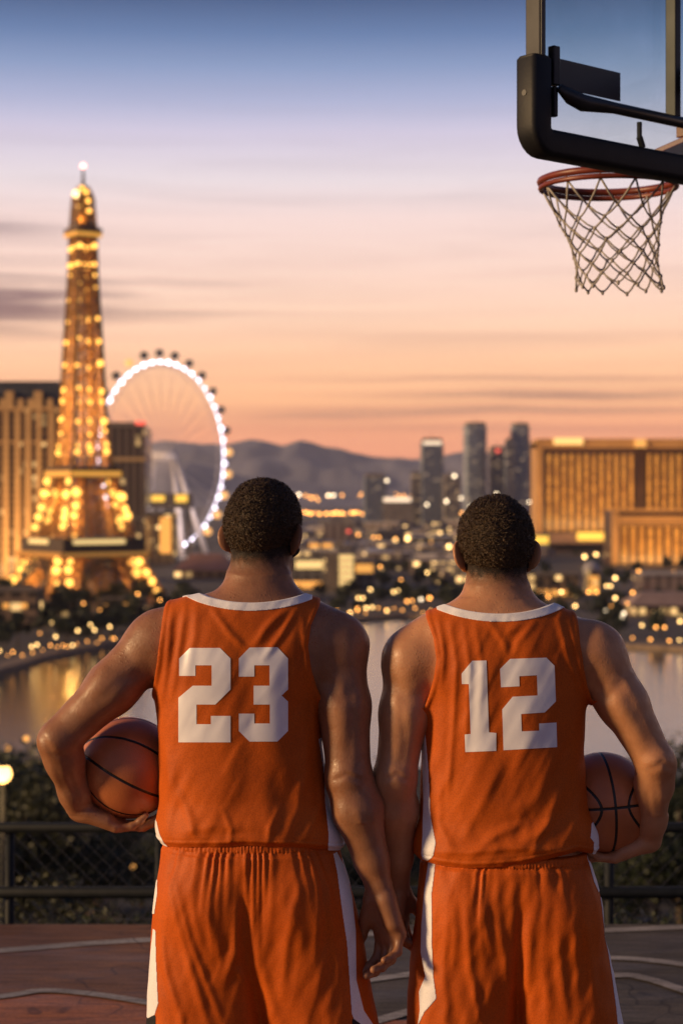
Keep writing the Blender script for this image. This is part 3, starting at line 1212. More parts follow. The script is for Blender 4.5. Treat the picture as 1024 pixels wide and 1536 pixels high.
    zc2 = nb[1] + J['neck'][2] * (x2_ - nb[0]) ** 2 + J['neck'][3] * (x2_ - nb[0])
    nc2 = (z2_ - (zc2 - 1.1 * np.maximum(0, y2_ - (yc - 0.03)))) * 0.9
    g2.D = np.maximum(np.maximum(g2.D - 0.0018, -(g2.D + 0.011)), np.maximum(nc2 - 0.001, -(nc2 + 0.0165))).astype(np.float32)
    V, F = g2.mesh()
    put('collar', V, F, WHITE, jer)
    # side panels
    for nm, rows1, rows2 in J['stripes']:
        za, zb = PZ(max(rows1[-1][0], rows1[0][0])), PZ(min(rows1[0][0], rows1[-1][0]))
        g2 = stripe_grid(g, d0, rows1, rows2, za, zb, yc + 0.05)
        V, F = g2.mesh()
        if len(F):
            put(nm, V, F, WHITE, jer)
    for poly in J['number']:
        project_decal('number', [poly], jb, PRINT, jer).location = (-base.x, -base.y, 0)

    # ---------------- shorts
    Q = S['shorts']
    zw, zb_ = PZ(Q['top']), 0.50
    ov = lambda r: float(np.interp(r, [1250, 1330, 1430, 1500], [90, 75, 34, 6]))
    keysL = [(PZ(r), PX(a), PX(c + ov(r)), yc - 0.005, h) for r, a, b, c, h in Q['loft']]
    keysR = [(PZ(r), PX(c - ov(r)), PX(b), yc - 0.005, h) for r, a, b, c, h in Q['loft']]
    l1 = loft(keysL, n=2.3, k=0.022, sm=0.015)
    l2 = loft(keysR, n=2.3, k=0.022, sm=0.015)
    lo = np.minimum(l1[1], l2[1]) - 0.04
    hi = np.maximum(l1[2], l2[2]) + 0.04
    lo[2], hi[2] = zb_ - 0.01, zw + 0.03
    g = Grid(lo, hi, 0.0032)
    for p in (l1, l2):
        g.add(p)
    for sx, (bx, bz) in zip((-1, 1), Q['butt']):
        g.add(ell((PX(bx), yc - 0.055, PZ(bz)), (0.105, 0.085, 0.115), 0.04))
    x, y, z = g.full()
    cx = PX(Q['cx'])
    near = np.abs(g.D) < 0.045
    ii = np.argwhere(near)
    fx, fy, fz = g.ax[0][ii[:, 0]], g.ax[1][ii[:, 1]], g.ax[2][ii[:, 2]]
    f = S['sfolds'](fx, fy, fz, cx, yc, zw)
    t = np.full(g.D.shape, 0.004, dtype=np.float32)
    t[near] += f.astype(np.float32)
    d0 = np.maximum(np.maximum(g.D - t, z - zw), zb_ - z)
    g.D = d0.astype(np.float32)
    V, F = g.mesh()
    sho = put('shorts', V, F, ORANGE_S)
    for nm, mt, rows1, rows2 in Q['stripes']:
        za, zb2 = PZ(max(q[0] for q in rows1)), PZ(min(q[0] for q in rows1))
        g2 = stripe_grid(g, d0, rows1, rows2, za, zb2, yc + 0.06)
        V, F = g2.mesh()
        if len(F):
            put(nm, V, F, mt, sho)
    # ---------------- socks and shoes (below the picture)
    for lx, tops in S['legs']:
        an = np.array([PX(lx[2]), yc - 0.02, 0.09])
        g = Grid(an - np.array([0.08, 0.14, 0.1]), an + np.array([0.08, 0.27, 0.14]), 0.005)
        g.add(cone(an + np.array([0, 0, 0.10]), an + np.array([0, 0, -0.01]), 0.046, 0.048, 0.03))
        g.add(cone(an + np.array([0, -0.03, -0.045]), an + np.array([0, 0.15, -0.05]), 0.045, 0.046, 0.03, flat=((0, 0, 1), 0.9)))
        x, y, z = g.full()
        g.D = np.maximum(g.D, 0.022 - z).astype(np.float32)
        V, F = g.mesh()
        sh = put('shoe', V, F, BLACKC)
        m = MB()
        ol = []
        for k_ in range(20):
            a = 2 * math.pi * k_ / 20
            ol.append((an[0] - base.x + 0.05 * math.cos(a), an[1] - base.y + 0.06 + 0.155 * math.sin(a)))
        m.prism(ol, 0.0, 0.03)
        m.build('sole', SOLE, sh)
    return root


def strokes(x, y, z, yc, S):
    """Cloth folds: each a ridge (or valley, amp < 0) along a line given in photo pixels; width in pixels, height in mm."""
    f = np.zeros_like(x)
    back = sst(yc + 0.05, yc - 0.02, y)
    for pts, w, amp in S:
        w = w / 600.0
        q = np.array([(PX(a), PZ(b)) for a, b in pts])
        seg = np.linalg.norm(np.diff(q, axis=0), axis=1)
        tot = seg.sum()
        s0 = 0.0
        best = np.full(x.shape, 9.0, dtype=np.float32)
        tt = np.zeros_like(x)
        lo, hi = q.min(0) - 4 * w, q.max(0) + 4 * w
        mk = (x > lo[0]) & (x < hi[0]) & (z > lo[1]) & (z < hi[1])
        xs, zs = x[mk], z[mk]
        bb, tb = best[mk], tt[mk]
        for (a, b, L_) in zip(q[:-1], q[1:], seg):
            t = np.clip(((xs - a[0]) * (b[0] - a[0]) + (zs - a[1]) * (b[1] - a[1])) / (L_ * L_), 0, 1)
            d = np.hypot(xs - a[0] - t * (b[0] - a[0]), zs - a[1] - t * (b[1] - a[1]))
            m = d < bb
            bb = np.where(m, d, bb)
            tb = np.where(m, (s0 + t * L_) / tot, tb)
            s0 += L_
        pr = np.exp(-(bb / w) ** 2) - 0.5 * np.exp(-(bb / (2.0 * w)) ** 2)
        f[mk] += (amp * 0.001 * 1.75 * pr * np.sqrt(np.clip(np.sin(np.pi * np.clip(tb, 0.02, 0.98)), 0, 1))).astype(f.dtype)
    return f * back


J23 = [([(262, 905), (258, 980), (246, 1050)], 6, 3.2), ([(283, 900), (276, 960), (262, 1040)], 6, 3.2), ([(300, 905), (297, 950), (286, 1010)], 7, 2.6),
       ([(320, 905), (350, 945), (374, 968)], 6, 3.0), ([(436, 905), (402, 937), (380, 970)], 7, 4.2), ([(447, 908), (424, 947), (398, 982)], 5, 3.0),
       ([(455, 925), (462, 1000), (475, 1065)], 5, 3.0), ([(470, 1040), (474, 1110), (482, 1190)], 6, 2.6),
       ([(318, 1250), (372, 1241), (440, 1249)], 6, 3.0), ([(455, 1248), (484, 1200), (488, 1120)], 7, 3.6), ([(252, 1246), (264, 1196), (262, 1120)], 8, 3.2),
       ([(430, 1240), (456, 1180), (462, 1095)], 9, 3.2), ([(302, 1250), (290, 1212), (268, 1170)], 7, 2.6), ([(360, 1130), (330, 1190), (290, 1240)], 22, 3.2),
       ([(402, 1130), (426, 1190), (450, 1240)], 20, -3.0), ([(378, 930), (378, 1060), (376, 1225)], 24, -4.5), ([(350, 1252), (352, 1228), (340, 1200)], 5, 2.0),
       ([(405, 1252), (408, 1225), (424, 1195)], 5, 2.2), ([(250, 1100), (256, 1160), (252, 1220)], 6, 2.4), ([(280, 1235), (330, 1222), (380, 1228)], 7, 2.0)]
J12 = [([(655, 925), (662, 975), (658, 1030)], 5, 3.0), ([(672, 930), (680, 990), (676, 1080), (668, 1190)], 5, 2.8), ([(690, 925), (700, 1000), (692, 1130)], 5, 2.2),
       ([(708, 930), (718, 1000), (712, 1080)], 5, 1.6), ([(718, 928), (752, 944), (790, 926)], 8, 2.4), ([(730, 930), (752, 962), (756, 985)], 6, 2.2), ([(800, 925), (772, 955), (760, 985)], 6, 2.6),
       ([(832, 925), (846, 980), (870, 1045)], 6, 3.2), ([(850, 930), (858, 980), (874, 1035)], 5, 3.0),
       ([(636, 1268), (700, 1264), (760, 1256), (866, 1266)], 6, 3.6), ([(690, 1250), (718, 1200), (748, 1130)], 11, 3.0), ([(838, 1170), (812, 1228), (768, 1258)], 9, 4.4),
       ([(868, 1150), (860, 1218), (832, 1264)], 8, 4.2), ([(658, 1165), (653, 1226), (680, 1270)], 8, 3.2), ([(700, 1270), (738, 1238), (780, 1222)], 7, 3.4),
       ([(752, 950), (752, 1080), (750, 1215)], 24, -4.5), ([(642, 1120), (646, 1180), (642, 1240)], 6, 2.6), ([(790, 1266), (800, 1240), (822, 1215)], 6, 2.6), ([(720, 1190), (770, 1205), (820, 1180)], 14, 2.0)]


def cfold(pts, ox, oy, sc, w, a):
    return ([(ox + p / sc, oy + q / sc) for p, q in pts], w, a)


_c = lambda w, a, *pts: cfold(pts, 180, 1200, 2.048, w, a)
S23 = [_c(8, 5, (150, 150), (172, 260), (215, 410), (300, 690)), _c(7, 4.5, (132, 320), (152, 480), (225, 690)), _c(6, 4, (180, 200), (235, 400), (330, 640)), _c(9, -9, (388, 200), (392, 400), (416, 560), (442, 700)),
       _c(8, 5, (370, 300), (366, 420), (330, 520)), _c(10, 5, (425, 300), (440, 470), (500, 690)), _c(8, 4, (560, 200), (520, 380), (500, 560)), _c(8, 4.5, (640, 170), (655, 350), (690, 600)),
       _c(7, 3.5, (600, 150), (612, 300), (600, 480)), _c(9, 3.5, (300, 140), (280, 300), (330, 470)), _c(6, 3.5, (350, 470), (390, 500), (420, 580)), _c(8, 3.5, (640, 420), (600, 560), (560, 690)), _c(7, 3, (250, 160), (240, 280), (262, 420)), _c(7, 3.5, (460, 160), (470, 280), (455, 420))]
_c2 = lambda w, a, *pts: cfold(pts, 560, 1230, 2.207, w, a)
S12 = [_c2(8, 5, (225, 140), (235, 300), (220, 480), (250, 690)), _c2(7, 4.5, (300, 140), (296, 300), (310, 460), (350, 660)), _c2(9, -9, (470, 160), (470, 330), (466, 500), (474, 690)), _c2(8, 4.5, (395, 150), (400, 300), (430, 480)),
       _c2(9, 4.5, (540, 170), (500, 330), (490, 520)), _c2(8, 4, (600, 200), (590, 380), (620, 600)), _c2(8, 4, (670, 180), (690, 360), (720, 600)), _c2(8, 4, (210, 580), (230, 640), (280, 690)),
       _c2(7, 3.5, (250, 200), (262, 330), (250, 470)), _c2(7, 3.5, (350, 160), (350, 280), (380, 400)), _c2(6, 3.5, (130, 400), (140, 520), (125, 640)), _c2(9, 3.5, (540, 420), (560, 560), (545, 690)), _c2(7, 3, (640, 300), (655, 420), (650, 560))]


def jfolds(ST, seed):
    def fn(x, y, z, cx, yc, zt, zh):
        f = strokes(x, y, z, yc, ST)
        f = f + 0.0022 * (vnoise((x + .35 * z) * 42, y * 20, (z - .3 * x) * 13, seed + 2) - 0.5) * sst(zh + 0.30, zh + 0.02, z)
        f = f + 0.003 * (vnoise((x - .5 * z) * 46, y * 20, z * 11, seed + 3) - 0.5)
        f = f + 0.006 * (vnoise(x * 9, y * 9, z * 6, seed) - 0.5) + 0.0035 * (vnoise(x * 24, y * 20, z * 9, seed + 1) - 0.5) * sst(zt, zt - 0.1, z)
        return f
    return fn


def sfolds(x, y, z, cx, yc, zw, ST, seed):
    ang = np.arctan2(y - yc, x - cx)
    wob = vnoise(x * 8, y * 8, z * 4, seed) - 0.5
    amp = vnoise(ang * 7, 0 * ang, 0 * ang, seed + 7)
    g1 = np.sin(ang * 44 + wob * 4 + 3 * np.sin(ang * 9))
    top = np.exp(-np.maximum(zw - 0.022 - z, 0) / (0.025 + 0.07 * amp)) * (z < zw - 0.018)
    f = 0.0036 * g1 * top * np.clip(1.5 * amp - 0.15, 0.1, 1.0)
    f = f + np.where(z > zw - 0.022, 0.0012 * np.sin(ang * 110) - 0.004, 0)
    f = f - 0.004 * np.exp(-((z - (zw - 0.024)) / 0.004) ** 2)
    low = sst(zw - 0.03, zw - 0.2, z)
    f = f + 0.85 * strokes(x, y, z, yc, ST) * (0.4 + 0.6 * low)
    f = f + 0.012 * (vnoise(x * 9 + wob, y * 9, z * 3.5, seed + 1) - 0.5) * low + 0.0035 * (vnoise((x + .25 * z) * 30, y * 22, z * 8, seed + 2) - 0.5) + 0.003 * (vnoise((x - .3 * z) * 52, y * 30, z * 16, seed + 3) - 0.5)
    return f


def crop_poly(pts, ox, oy, sc):
    return [(ox + a / sc, oy + b / sc) for a, b in pts]


n23_2 = crop_poly([(404, 508), (432, 480), (512, 480), (540, 508), (540, 590), (500, 630), (450, 630), (450, 682), (488, 682), (488, 660), (540, 660), (540, 730), (402, 730), (402, 612), (440, 580), (490, 580), (490, 526), (447, 526), (447, 554), (404, 554)], 40, 700, 1.7655)
n23_3 = crop_poly([(562, 508), (590, 479), (664, 478), (692, 508), (692, 590), (675, 606), (692, 622), (692, 700), (664, 728), (590, 728), (562, 700), (562, 654), (603, 654), (603, 680), (644, 680), (644, 630), (601, 630), (601, 580), (643, 580), (643, 526), (603, 526), (603, 556), (562, 556)], 40, 700, 1.7655)
n12_1 = crop_poly([(355, 616), (400, 615), (408, 843), (431, 845), (431, 902), (333, 906), (331, 850), (350, 848), (344, 690), (322, 690), (321, 657)], 540, 700, 2.1157)
n12_2 = crop_poly([(443, 642), (475, 610), (590, 606), (616, 632), (620, 745), (585, 780), (510, 785), (512, 840), (567, 838), (567, 815), (622, 812), (624, 890), (454, 900), (450, 770), (483, 730), (562, 726), (560, 662), (504, 665), (505, 697), (446, 700)], 540, 700, 2.1157)

Y0 = D0
BALL_R = 0.1285
ballA = P(193, 1151.5, Y0 + 0.09)
ballB = P(904, 1204, Y0 + 0.11)

SPEC23 = dict(
    label='taller basketball player in orange jersey number 23 with a ball under one arm',
    base=(PX(375), Y0, 0), y=Y0, beard=True, h=0.0036,
    skin=skin_mat('deep_brown_skin', (0.345, 0.160, 0.082), (0.235, 0.102, 0.050), (0.012, 0.007, 0.005)),
    hairmat=hair_mat('black_brown_hair', (0.018, 0.010, 0.005), (0.085, 0.048, 0.023)),
    hair_len=0.0125, curls_n=20000, curl_len=1.2,
    head=P(394, 806, Y0 + 0.045), head_yaw=-18, head_pitch=-6, head_scale=1.05, ear=50,
    neck_base=P(387, 893, Y0 - 0.005), neck_r=(0.0535, 0.064),
    torso=[(868, 350, 430, 0.01, .062), (882, 338, 440, 0.005, .070), (893, 300, 462, 0.0, .084), (905, 258, 488, 0.0, .098), (920, 232, 508, 0, .108), (950, 222, 518, 0, .118), (1000, 226, 500, 0, .128),
           (1050, 240, 474, 0, .126), (1120, 250, 470, 0, .118), (1200, 254, 478, 0, .112), (1260, 254, 488, 0, .112), (1330, 252, 500, 0, .112), (1420, 262, 500, 0.01, .095)],
    arms=[dict(S=P(233, 966, Y0 - 0.005), E=P(88, 1112, Y0 - 0.045), W=P(121, 1217, Y0 + 0.045), r=(.074, .063, .047, .046, .034),
               hf=(.93, .12, -.32), hn=(.32, 0, .93), ht=(-.16, .98, 0.03), hs=1.16, curls=[(12, 22, 14), (14, 22, 14), (17, 24, 16), (22, 28, 18)], thumb=(50, 10, 10), troll=0.5),
          dict(S=P(508, 968, Y0 - 0.005), E=P(523, 1168, Y0 - 0.05), W=P(570, 1338, Y0 - 0.06), r=(.073, .064, .055, .060, .037),
               hf=(.20, .04, -1), hn=(-.74, -.66, -.10), ht=(-.66, .74, 0), hs=1.25, curls=[(22, 42, 14), (26, 46, 16), (30, 48, 18), (32, 46, 18)], thumb=(27, 2, 6), troll=0.16)],
    legs=[((318, 296, 286), 0), ((446, 482, 492), 0)],
    muscle=[([(497, 1163), (520, 1152), (547, 1164)], 5, -2.6), ([(520, 1000), (529, 1070), (522, 1130)], 9, -2.4), ([(484, 1012), (512, 1040), (543, 1028)], 11, -2.4), ([(532, 1195), (552, 1260), (566, 1322)], 7, 2.2), ([(560, 1190), (578, 1265), (584, 1318)], 6, -2),
            ([(226, 1002), (190, 1014), (150, 1052)], 10, -2.6), ([(68, 1092), (88, 1122), (110, 1130)], 6, -2.6), ([(80, 1135), (92, 1182), (113, 1216)], 7, 2.2), ([(190, 960), (160, 1000), (120, 1050)], 12, 2.4), ([(105, 1135), (112, 1170), (122, 1205)], 5, -2)],
    folds=jfolds(J23, 21), sfolds=lambda *a: sfolds(*a, S23, 40),
    jersey=dict(top=905, hem=1270, bag=0.013, hemline=[(200, 1256), (250, 1262), (300, 1257), (377, 1253), (440, 1256), (485, 1263), (515, 1272), (560, 1272)],
                loft=[(868, 350, 430, 0.01, .062), (882, 338, 440, 0.005, .070), (893, 300, 462, 0.0, .084), (905, 258, 488, 0.0, .098), (920, 232, 508, 0, .108), (950, 222, 518, 0, .118), (1000, 226, 500, 0, .128),
                      (1050, 236, 478, 0, .128), (1120, 242, 478, 0, .126), (1200, 245, 490, 0, .126), (1262, 247, 504, 0, .132), (1275, 247, 506, 0, .132)],
                hl=[(885, 253), (905, 250), (950, 246), (990, 241), (1020, 235), (1044, 228), (1050, 222)], hr=[(885, 482), (905, 480), (935, 467), (965, 463), (1000, 468), (1030, 477), (1044, 484), (1050, 490)],
                under=(1046, 1046), neck=(372, 901, 1.15, -0.03),
                stripes=[('side_panel', [(1105, 478), (1150, 485), (1200, 488), (1240, 493), (1275, 492)], [(1105, 560), (1275, 560)]),
                         ('side_panel', [(1228, 200), (1262, 200)], [(1228, 238), (1245, 244), (1255, 250), (1262, 256)])],
                number=[n23_2, n23_3]),
    shorts=dict(top=1253, cx=377, butt=((312, 1345), (448, 1345)),
                loft=[(1250, 247, 503, 376, .128), (1275, 247, 506, 376, .134), (1320, 240, 520, 377, .138), (1370, 234, 532, 380, .138), (1420, 229, 543, 384, .136), (1480, 224, 553, 391, .134), (1536, 221, 564, 398, .134), (1600, 216, 576, 402, .134)],
                stripes=[('stripe', WHITE, [(1316, 230), (1368, 224)], [(1316, 239), (1330, 241), (1362, 236), (1368, 226)]),
                         ('stripe', WHITE, [(1385, 233), (1430, 228), (1480, 222), (1527, 190)], [(1385, 238), (1430, 240), (1488, 244), (1507, 238), (1527, 216)]),
                         ('stripe', WHITE, [(1272, 500), (1300, 506), (1360, 514), (1400, 520), (1500, 527), (1508, 530), (1536, 560)], [(1272, 505), (1300, 519), (1340, 528), (1385, 533), (1455, 534), (1500, 545), (1536, 566)]),
                         ('hem_panel', BLACKC, [(1508, 236), (1527, 217), (1600, 190)], [(1508, 239), (1540, 240), (1600, 242)]),
                         ('hem_panel', BLACKC, [(1507, 528), (1600, 520)], [(1507, 530), (1536, 558), (1560, 582), (1600, 600)])]),
)
SPEC12 = dict(
    label='basketball player in orange jersey number 12 holding a ball at the hip',
    base=(PX(760), Y0 + 0.02, 0), y=Y0 + 0.02, beard=False, h=0.0036,
    skin=skin_mat('tan_skin', (0.54, 0.265, 0.135), (0.41, 0.185, 0.088), (0.016, 0.009, 0.006)),
    hairmat=hair_mat('dark_brown_hair', (0.020, 0.011, 0.005), (0.090, 0.052, 0.025)),
    hair_len=0.013, curls_n=20000, curl_len=1.5,
    head=P(743.5, 832, Y0 + 0.05), head_yaw=2, head_pitch=-8, head_scale=1.055, ear=42,
    neck_base=P(746, 908, Y0 + 0.01), neck_r=(0.0545, 0.066),
    torso=[(886, 704, 786, 0.01, .064), (898, 692, 800, 0.005, .072), (908, 668, 826, 0, .084), (918, 645, 850, 0, .094), (930, 618, 880, 0, .104), (955, 608, 900, 0, .115), (1000, 612, 890, 0, .125),
           (1050, 640, 878, 0, .124), (1120, 646, 872, 0, .116), (1200, 644, 872, 0, .110), (1280, 644, 876, 0, .110), (1350, 640, 884, 0, .112), (1440, 650, 880, 0.01, .095)],
    arms=[dict(S=P(619, 990, Y0 + 0.01), E=P(592, 1168, Y0 - 0.02), W=P(597, 1332, Y0 + 0.06), r=(.075, .060, .050, .053, .035),
               hf=(.08, .06, -1), hn=(.92, -.38, .05), ht=(.38, .92, .05), hs=1.05, curls=[(14, 22, 16), (18, 28, 18), (22, 32, 18), (26, 32, 18)], thumb=(30, 10, 10), troll=0.3),
          dict(S=P(892, 980, Y0 + 0.01), E=P(983, 1144, Y0 - 0.02), W=P(972, 1263, Y0 + 0.075), r=(.073, .060, .047, .045, .034),
               hf=(-.93, .12, -.33), hn=(-.33, 0, .93), ht=(.12, .98, 0.03), hs=1.14, curls=[(12, 22, 14), (14, 22, 14), (17, 24, 16), (22, 28, 18)], thumb=(50, 10, 10), troll=0.5)],
    legs=[((700, 678, 672), 0), ((826, 862, 872), 0)],
    muscle=[([(583, 1012), (608, 1044), (632, 1038)], 11, -2.4), ([(600, 1050), (606, 1110), (598, 1150)], 8, -2.2), ([(574, 1164), (594, 1155), (616, 1168)], 5, -2.6), ([(597, 1190), (600, 1250), (598, 1300)], 7, 2.0),
            ([(880, 1012), (905, 1042), (932, 1012)], 10, -2.4), ([(916, 1012), (950, 1070), (974, 1120)], 10, -2.4), ([(962, 1152), (984, 1138), (1005, 1152)], 6, -2.6), ([(985, 1172), (994, 1218), (984, 1254)], 7, 2.0), ([(965, 1180), (972, 1220), (968, 1250)], 5, -2)],
    folds=jfolds(J12, 31),
    sfolds=lambda *a: sfolds(*a, S12, 60),
    jersey=dict(top=920, hem=1294, bag=0.013, hemline=[(590, 1284), (632, 1287), (690, 1290), (760, 1285), (820, 1275), (860, 1268), (890, 1278), (940, 1282)],
                loft=[(886, 704, 786, 0.01, .064), (898, 692, 800, 0.005, .072), (908, 668, 826, 0, .084), (918, 645, 850, 0, .094), (930, 618, 880, 0, .104), (955, 608, 900, 0, .115), (1000, 612, 890, 0, .125),
                      (1050, 636, 876, 0, .126), (1120, 638, 872, 0, .124), (1200, 634, 878, 0, .124), (1288, 632, 888, 0, .130), (1300, 632, 890, 0, .130)],
                hl=[(900, 640), (925, 638), (955, 648), (985, 652), (1015, 648), (1040, 641), (1056, 635), (1064, 630)], hr=[(900, 861), (920, 862), (960, 864), (1000, 870), (1025, 876), (1045, 884), (1055, 890)],
                under=(1058, 1048), neck=(750, 918, 1.15, 0.02),
                stripes=[('side_panel', [(1088, 632), (1100, 632), (1200, 634), (1250, 632), (1275, 630), (1284, 632)], [(1088, 636), (1150, 641), (1220, 644), (1255, 651), (1275, 647), (1284, 640)]),
                         ('side_panel', [(1232, 884), (1250, 880), (1258, 886), (1284, 884)], [(1232, 930), (1284, 930)])],
                number=[n12_1, n12_2]),
    shorts=dict(top=1277, cx=768, butt=((700, 1370), (834, 1370)),
                loft=[(1272, 636, 878, 766, .124), (1295, 633, 882, 766, .130), (1340, 628, 892, 767, .136), (1390, 622, 903, 768, .136), (1440, 617, 915, 770, .134), (1490, 613, 925, 771, .132), (1536, 610, 934, 772, .132), (1600, 606, 944, 773, .132)],
                stripes=[('stripe', WHITE, [(1286, 641), (1330, 634), (1380, 630), (1420, 629), (1452, 635), (1475, 626), (1500, 627), (1525, 624)], [(1286, 651), (1330, 645), (1400, 645), (1450, 647), (1480, 651), (1502, 634), (1525, 624)]),
                         ('stripe', WHITE, [(1284, 879), (1316, 886), (1334, 894)], [(1284, 886), (1320, 897), (1334, 898)]),
                         ('stripe', WHITE, [(1343, 897), (1367, 899), (1425, 910), (1500, 918), (1536, 921)], [(1343, 899), (1370, 909), (1425, 920), (1500, 935), (1536, 938)]),
                         ('hem_panel', BLACKC, [(1528, 934), (1600, 926)], [(1528, 960), (1600, 960)])]),
)
man23 = person(SPEC23)
man12 = person(SPEC12)

# ------------------------------------------------------------------ basketballs
def ball_mat():
    m, nt, b = new_mat('basketball_leather')
    L = nt.links.new
    tc = N(nt, 'ShaderNodeTexCoord')
    at = N(nt, 'ShaderNodeAttribute')
    at.attribute_name = 'seam'
    n = N(nt, 'ShaderNodeTexNoise')
    n.inputs['Scale'].default_value = 12
    n.inputs['Detail'].default_value = 5
    L(tc.outputs['Object'], n.inputs['Vector'])
    r = N(nt, 'ShaderNodeValToRGB')
    r.color_ramp.elements[0].position = 0.3
    r.color_ramp.elements[1].position = 0.7
    r.color_ramp.elements[0].color = (0.40, 0.128, 0.046, 1)
    r.color_ramp.elements[1].color = (0.54, 0.178, 0.064, 1)
    L(n.outputs['Fac'], r.inputs['Fac'])
    k = N(nt, 'ShaderNodeMapRange')
    k.inputs['From Min'].default_value = 0.42
    k.inputs['From Max'].default_value = 0.58
    L(at.outputs['Fac'], k.inputs['Value'])
    mx = N(nt, 'ShaderNodeMix')
    mx.data_type = 'RGBA'
    L(k.outputs['Result'], mx.inputs[0])
    L(r.outputs['Color'], mx.inputs[6])
    mx.inputs[7].default_value = (0.008, 0.007, 0.007, 1)
    L(mx.outputs[2], b.inputs['Base Color'])
    b.inputs['Roughness'].default_value = 0.42
    v = N(nt, 'ShaderNodeTexVoronoi')
    v.inputs['Scale'].default_value = 300
    L(tc.outputs['Object'], v.inputs['Vector'])
    bp = N(nt, 'ShaderNodeBump')
    bp.inputs['Strength'].default_value = 0.35
    bp.inputs['Distance'].default_value = 0.0012
    L(v.outputs['Distance'], bp.inputs['Height'])
    L(bp.outputs['Normal'], b.inputs['Normal'])
    return m


BALLM = ball_mat()


def basketball(c, R, label):
    bm = bmesh.new()
    bmesh.ops.create_icosphere(bm, subdivisions=7, radius=1.0)
    me = bpy.data.meshes.new('basketball')
    bm.to_mesh(me)
    bm.free()
    n = len(me.vertices)
    V = np.empty(n * 3, dtype=np.float32)
    me.vertices.foreach_get('co', V)
    V = V.reshape(-1, 3)
    q = V @ np.array(R)                   # to ball axes
    x, y, z = q[:, 0], q[:, 1], q[:, 2]
    f = x * x - 0.97 * z * z - 0.073
    gl = np.sqrt((2 * x) ** 2 + (1.94 * z) ** 2) + 1e-3
    d = np.minimum(np.minimum(np.abs(x), np.abs(z)), np.abs(f) / gl) * BALL_R
    seam = sst(0.0052, 0.0018, d)
    rad = BALL_R - 0.0016 * sst(0.0040, 0.0010, d)
    V = V * rad[:, None]
    me.vertices.foreach_set('co', V.ravel().astype(np.float32))
    me.polygons.foreach_set('use_smooth', [True] * len(me.polygons))
    me.materials.append(BALLM)
    a = me.attributes.new('seam', 'FLOAT', 'POINT')
    a.data.foreach_set('value', seam.astype(np.float32))
    me.update()
    o = link(bpy.data.objects.new('basketball', me))
    o.location = tuple(c)
    tag(o, label, 'basketball', 'basketballs')
    return o


def axes(yd, zd):
    yd = unit(yd)
    zd = np.array(zd, float)
    zd = unit(zd - yd * (zd @ yd))
    return np.stack([np.cross(yd, zd), yd, zd], 1)


basketball(ballA, axes((-0.86, -0.18, 0.48), (0.36, -0.75, 0.55)), 'brown basketball held under the arm of the player in jersey 23')
basketball(ballB, axes((0.10, -0.99, 0.06), (-0.08, 0.05, 1)), 'brown basketball held at the hip of the player in jersey 12')
# ------------------------------------------------------------------ court, fence, hillside
def struct(name, o):
    o.name = name
    o['kind'] = 'structure'
    return o


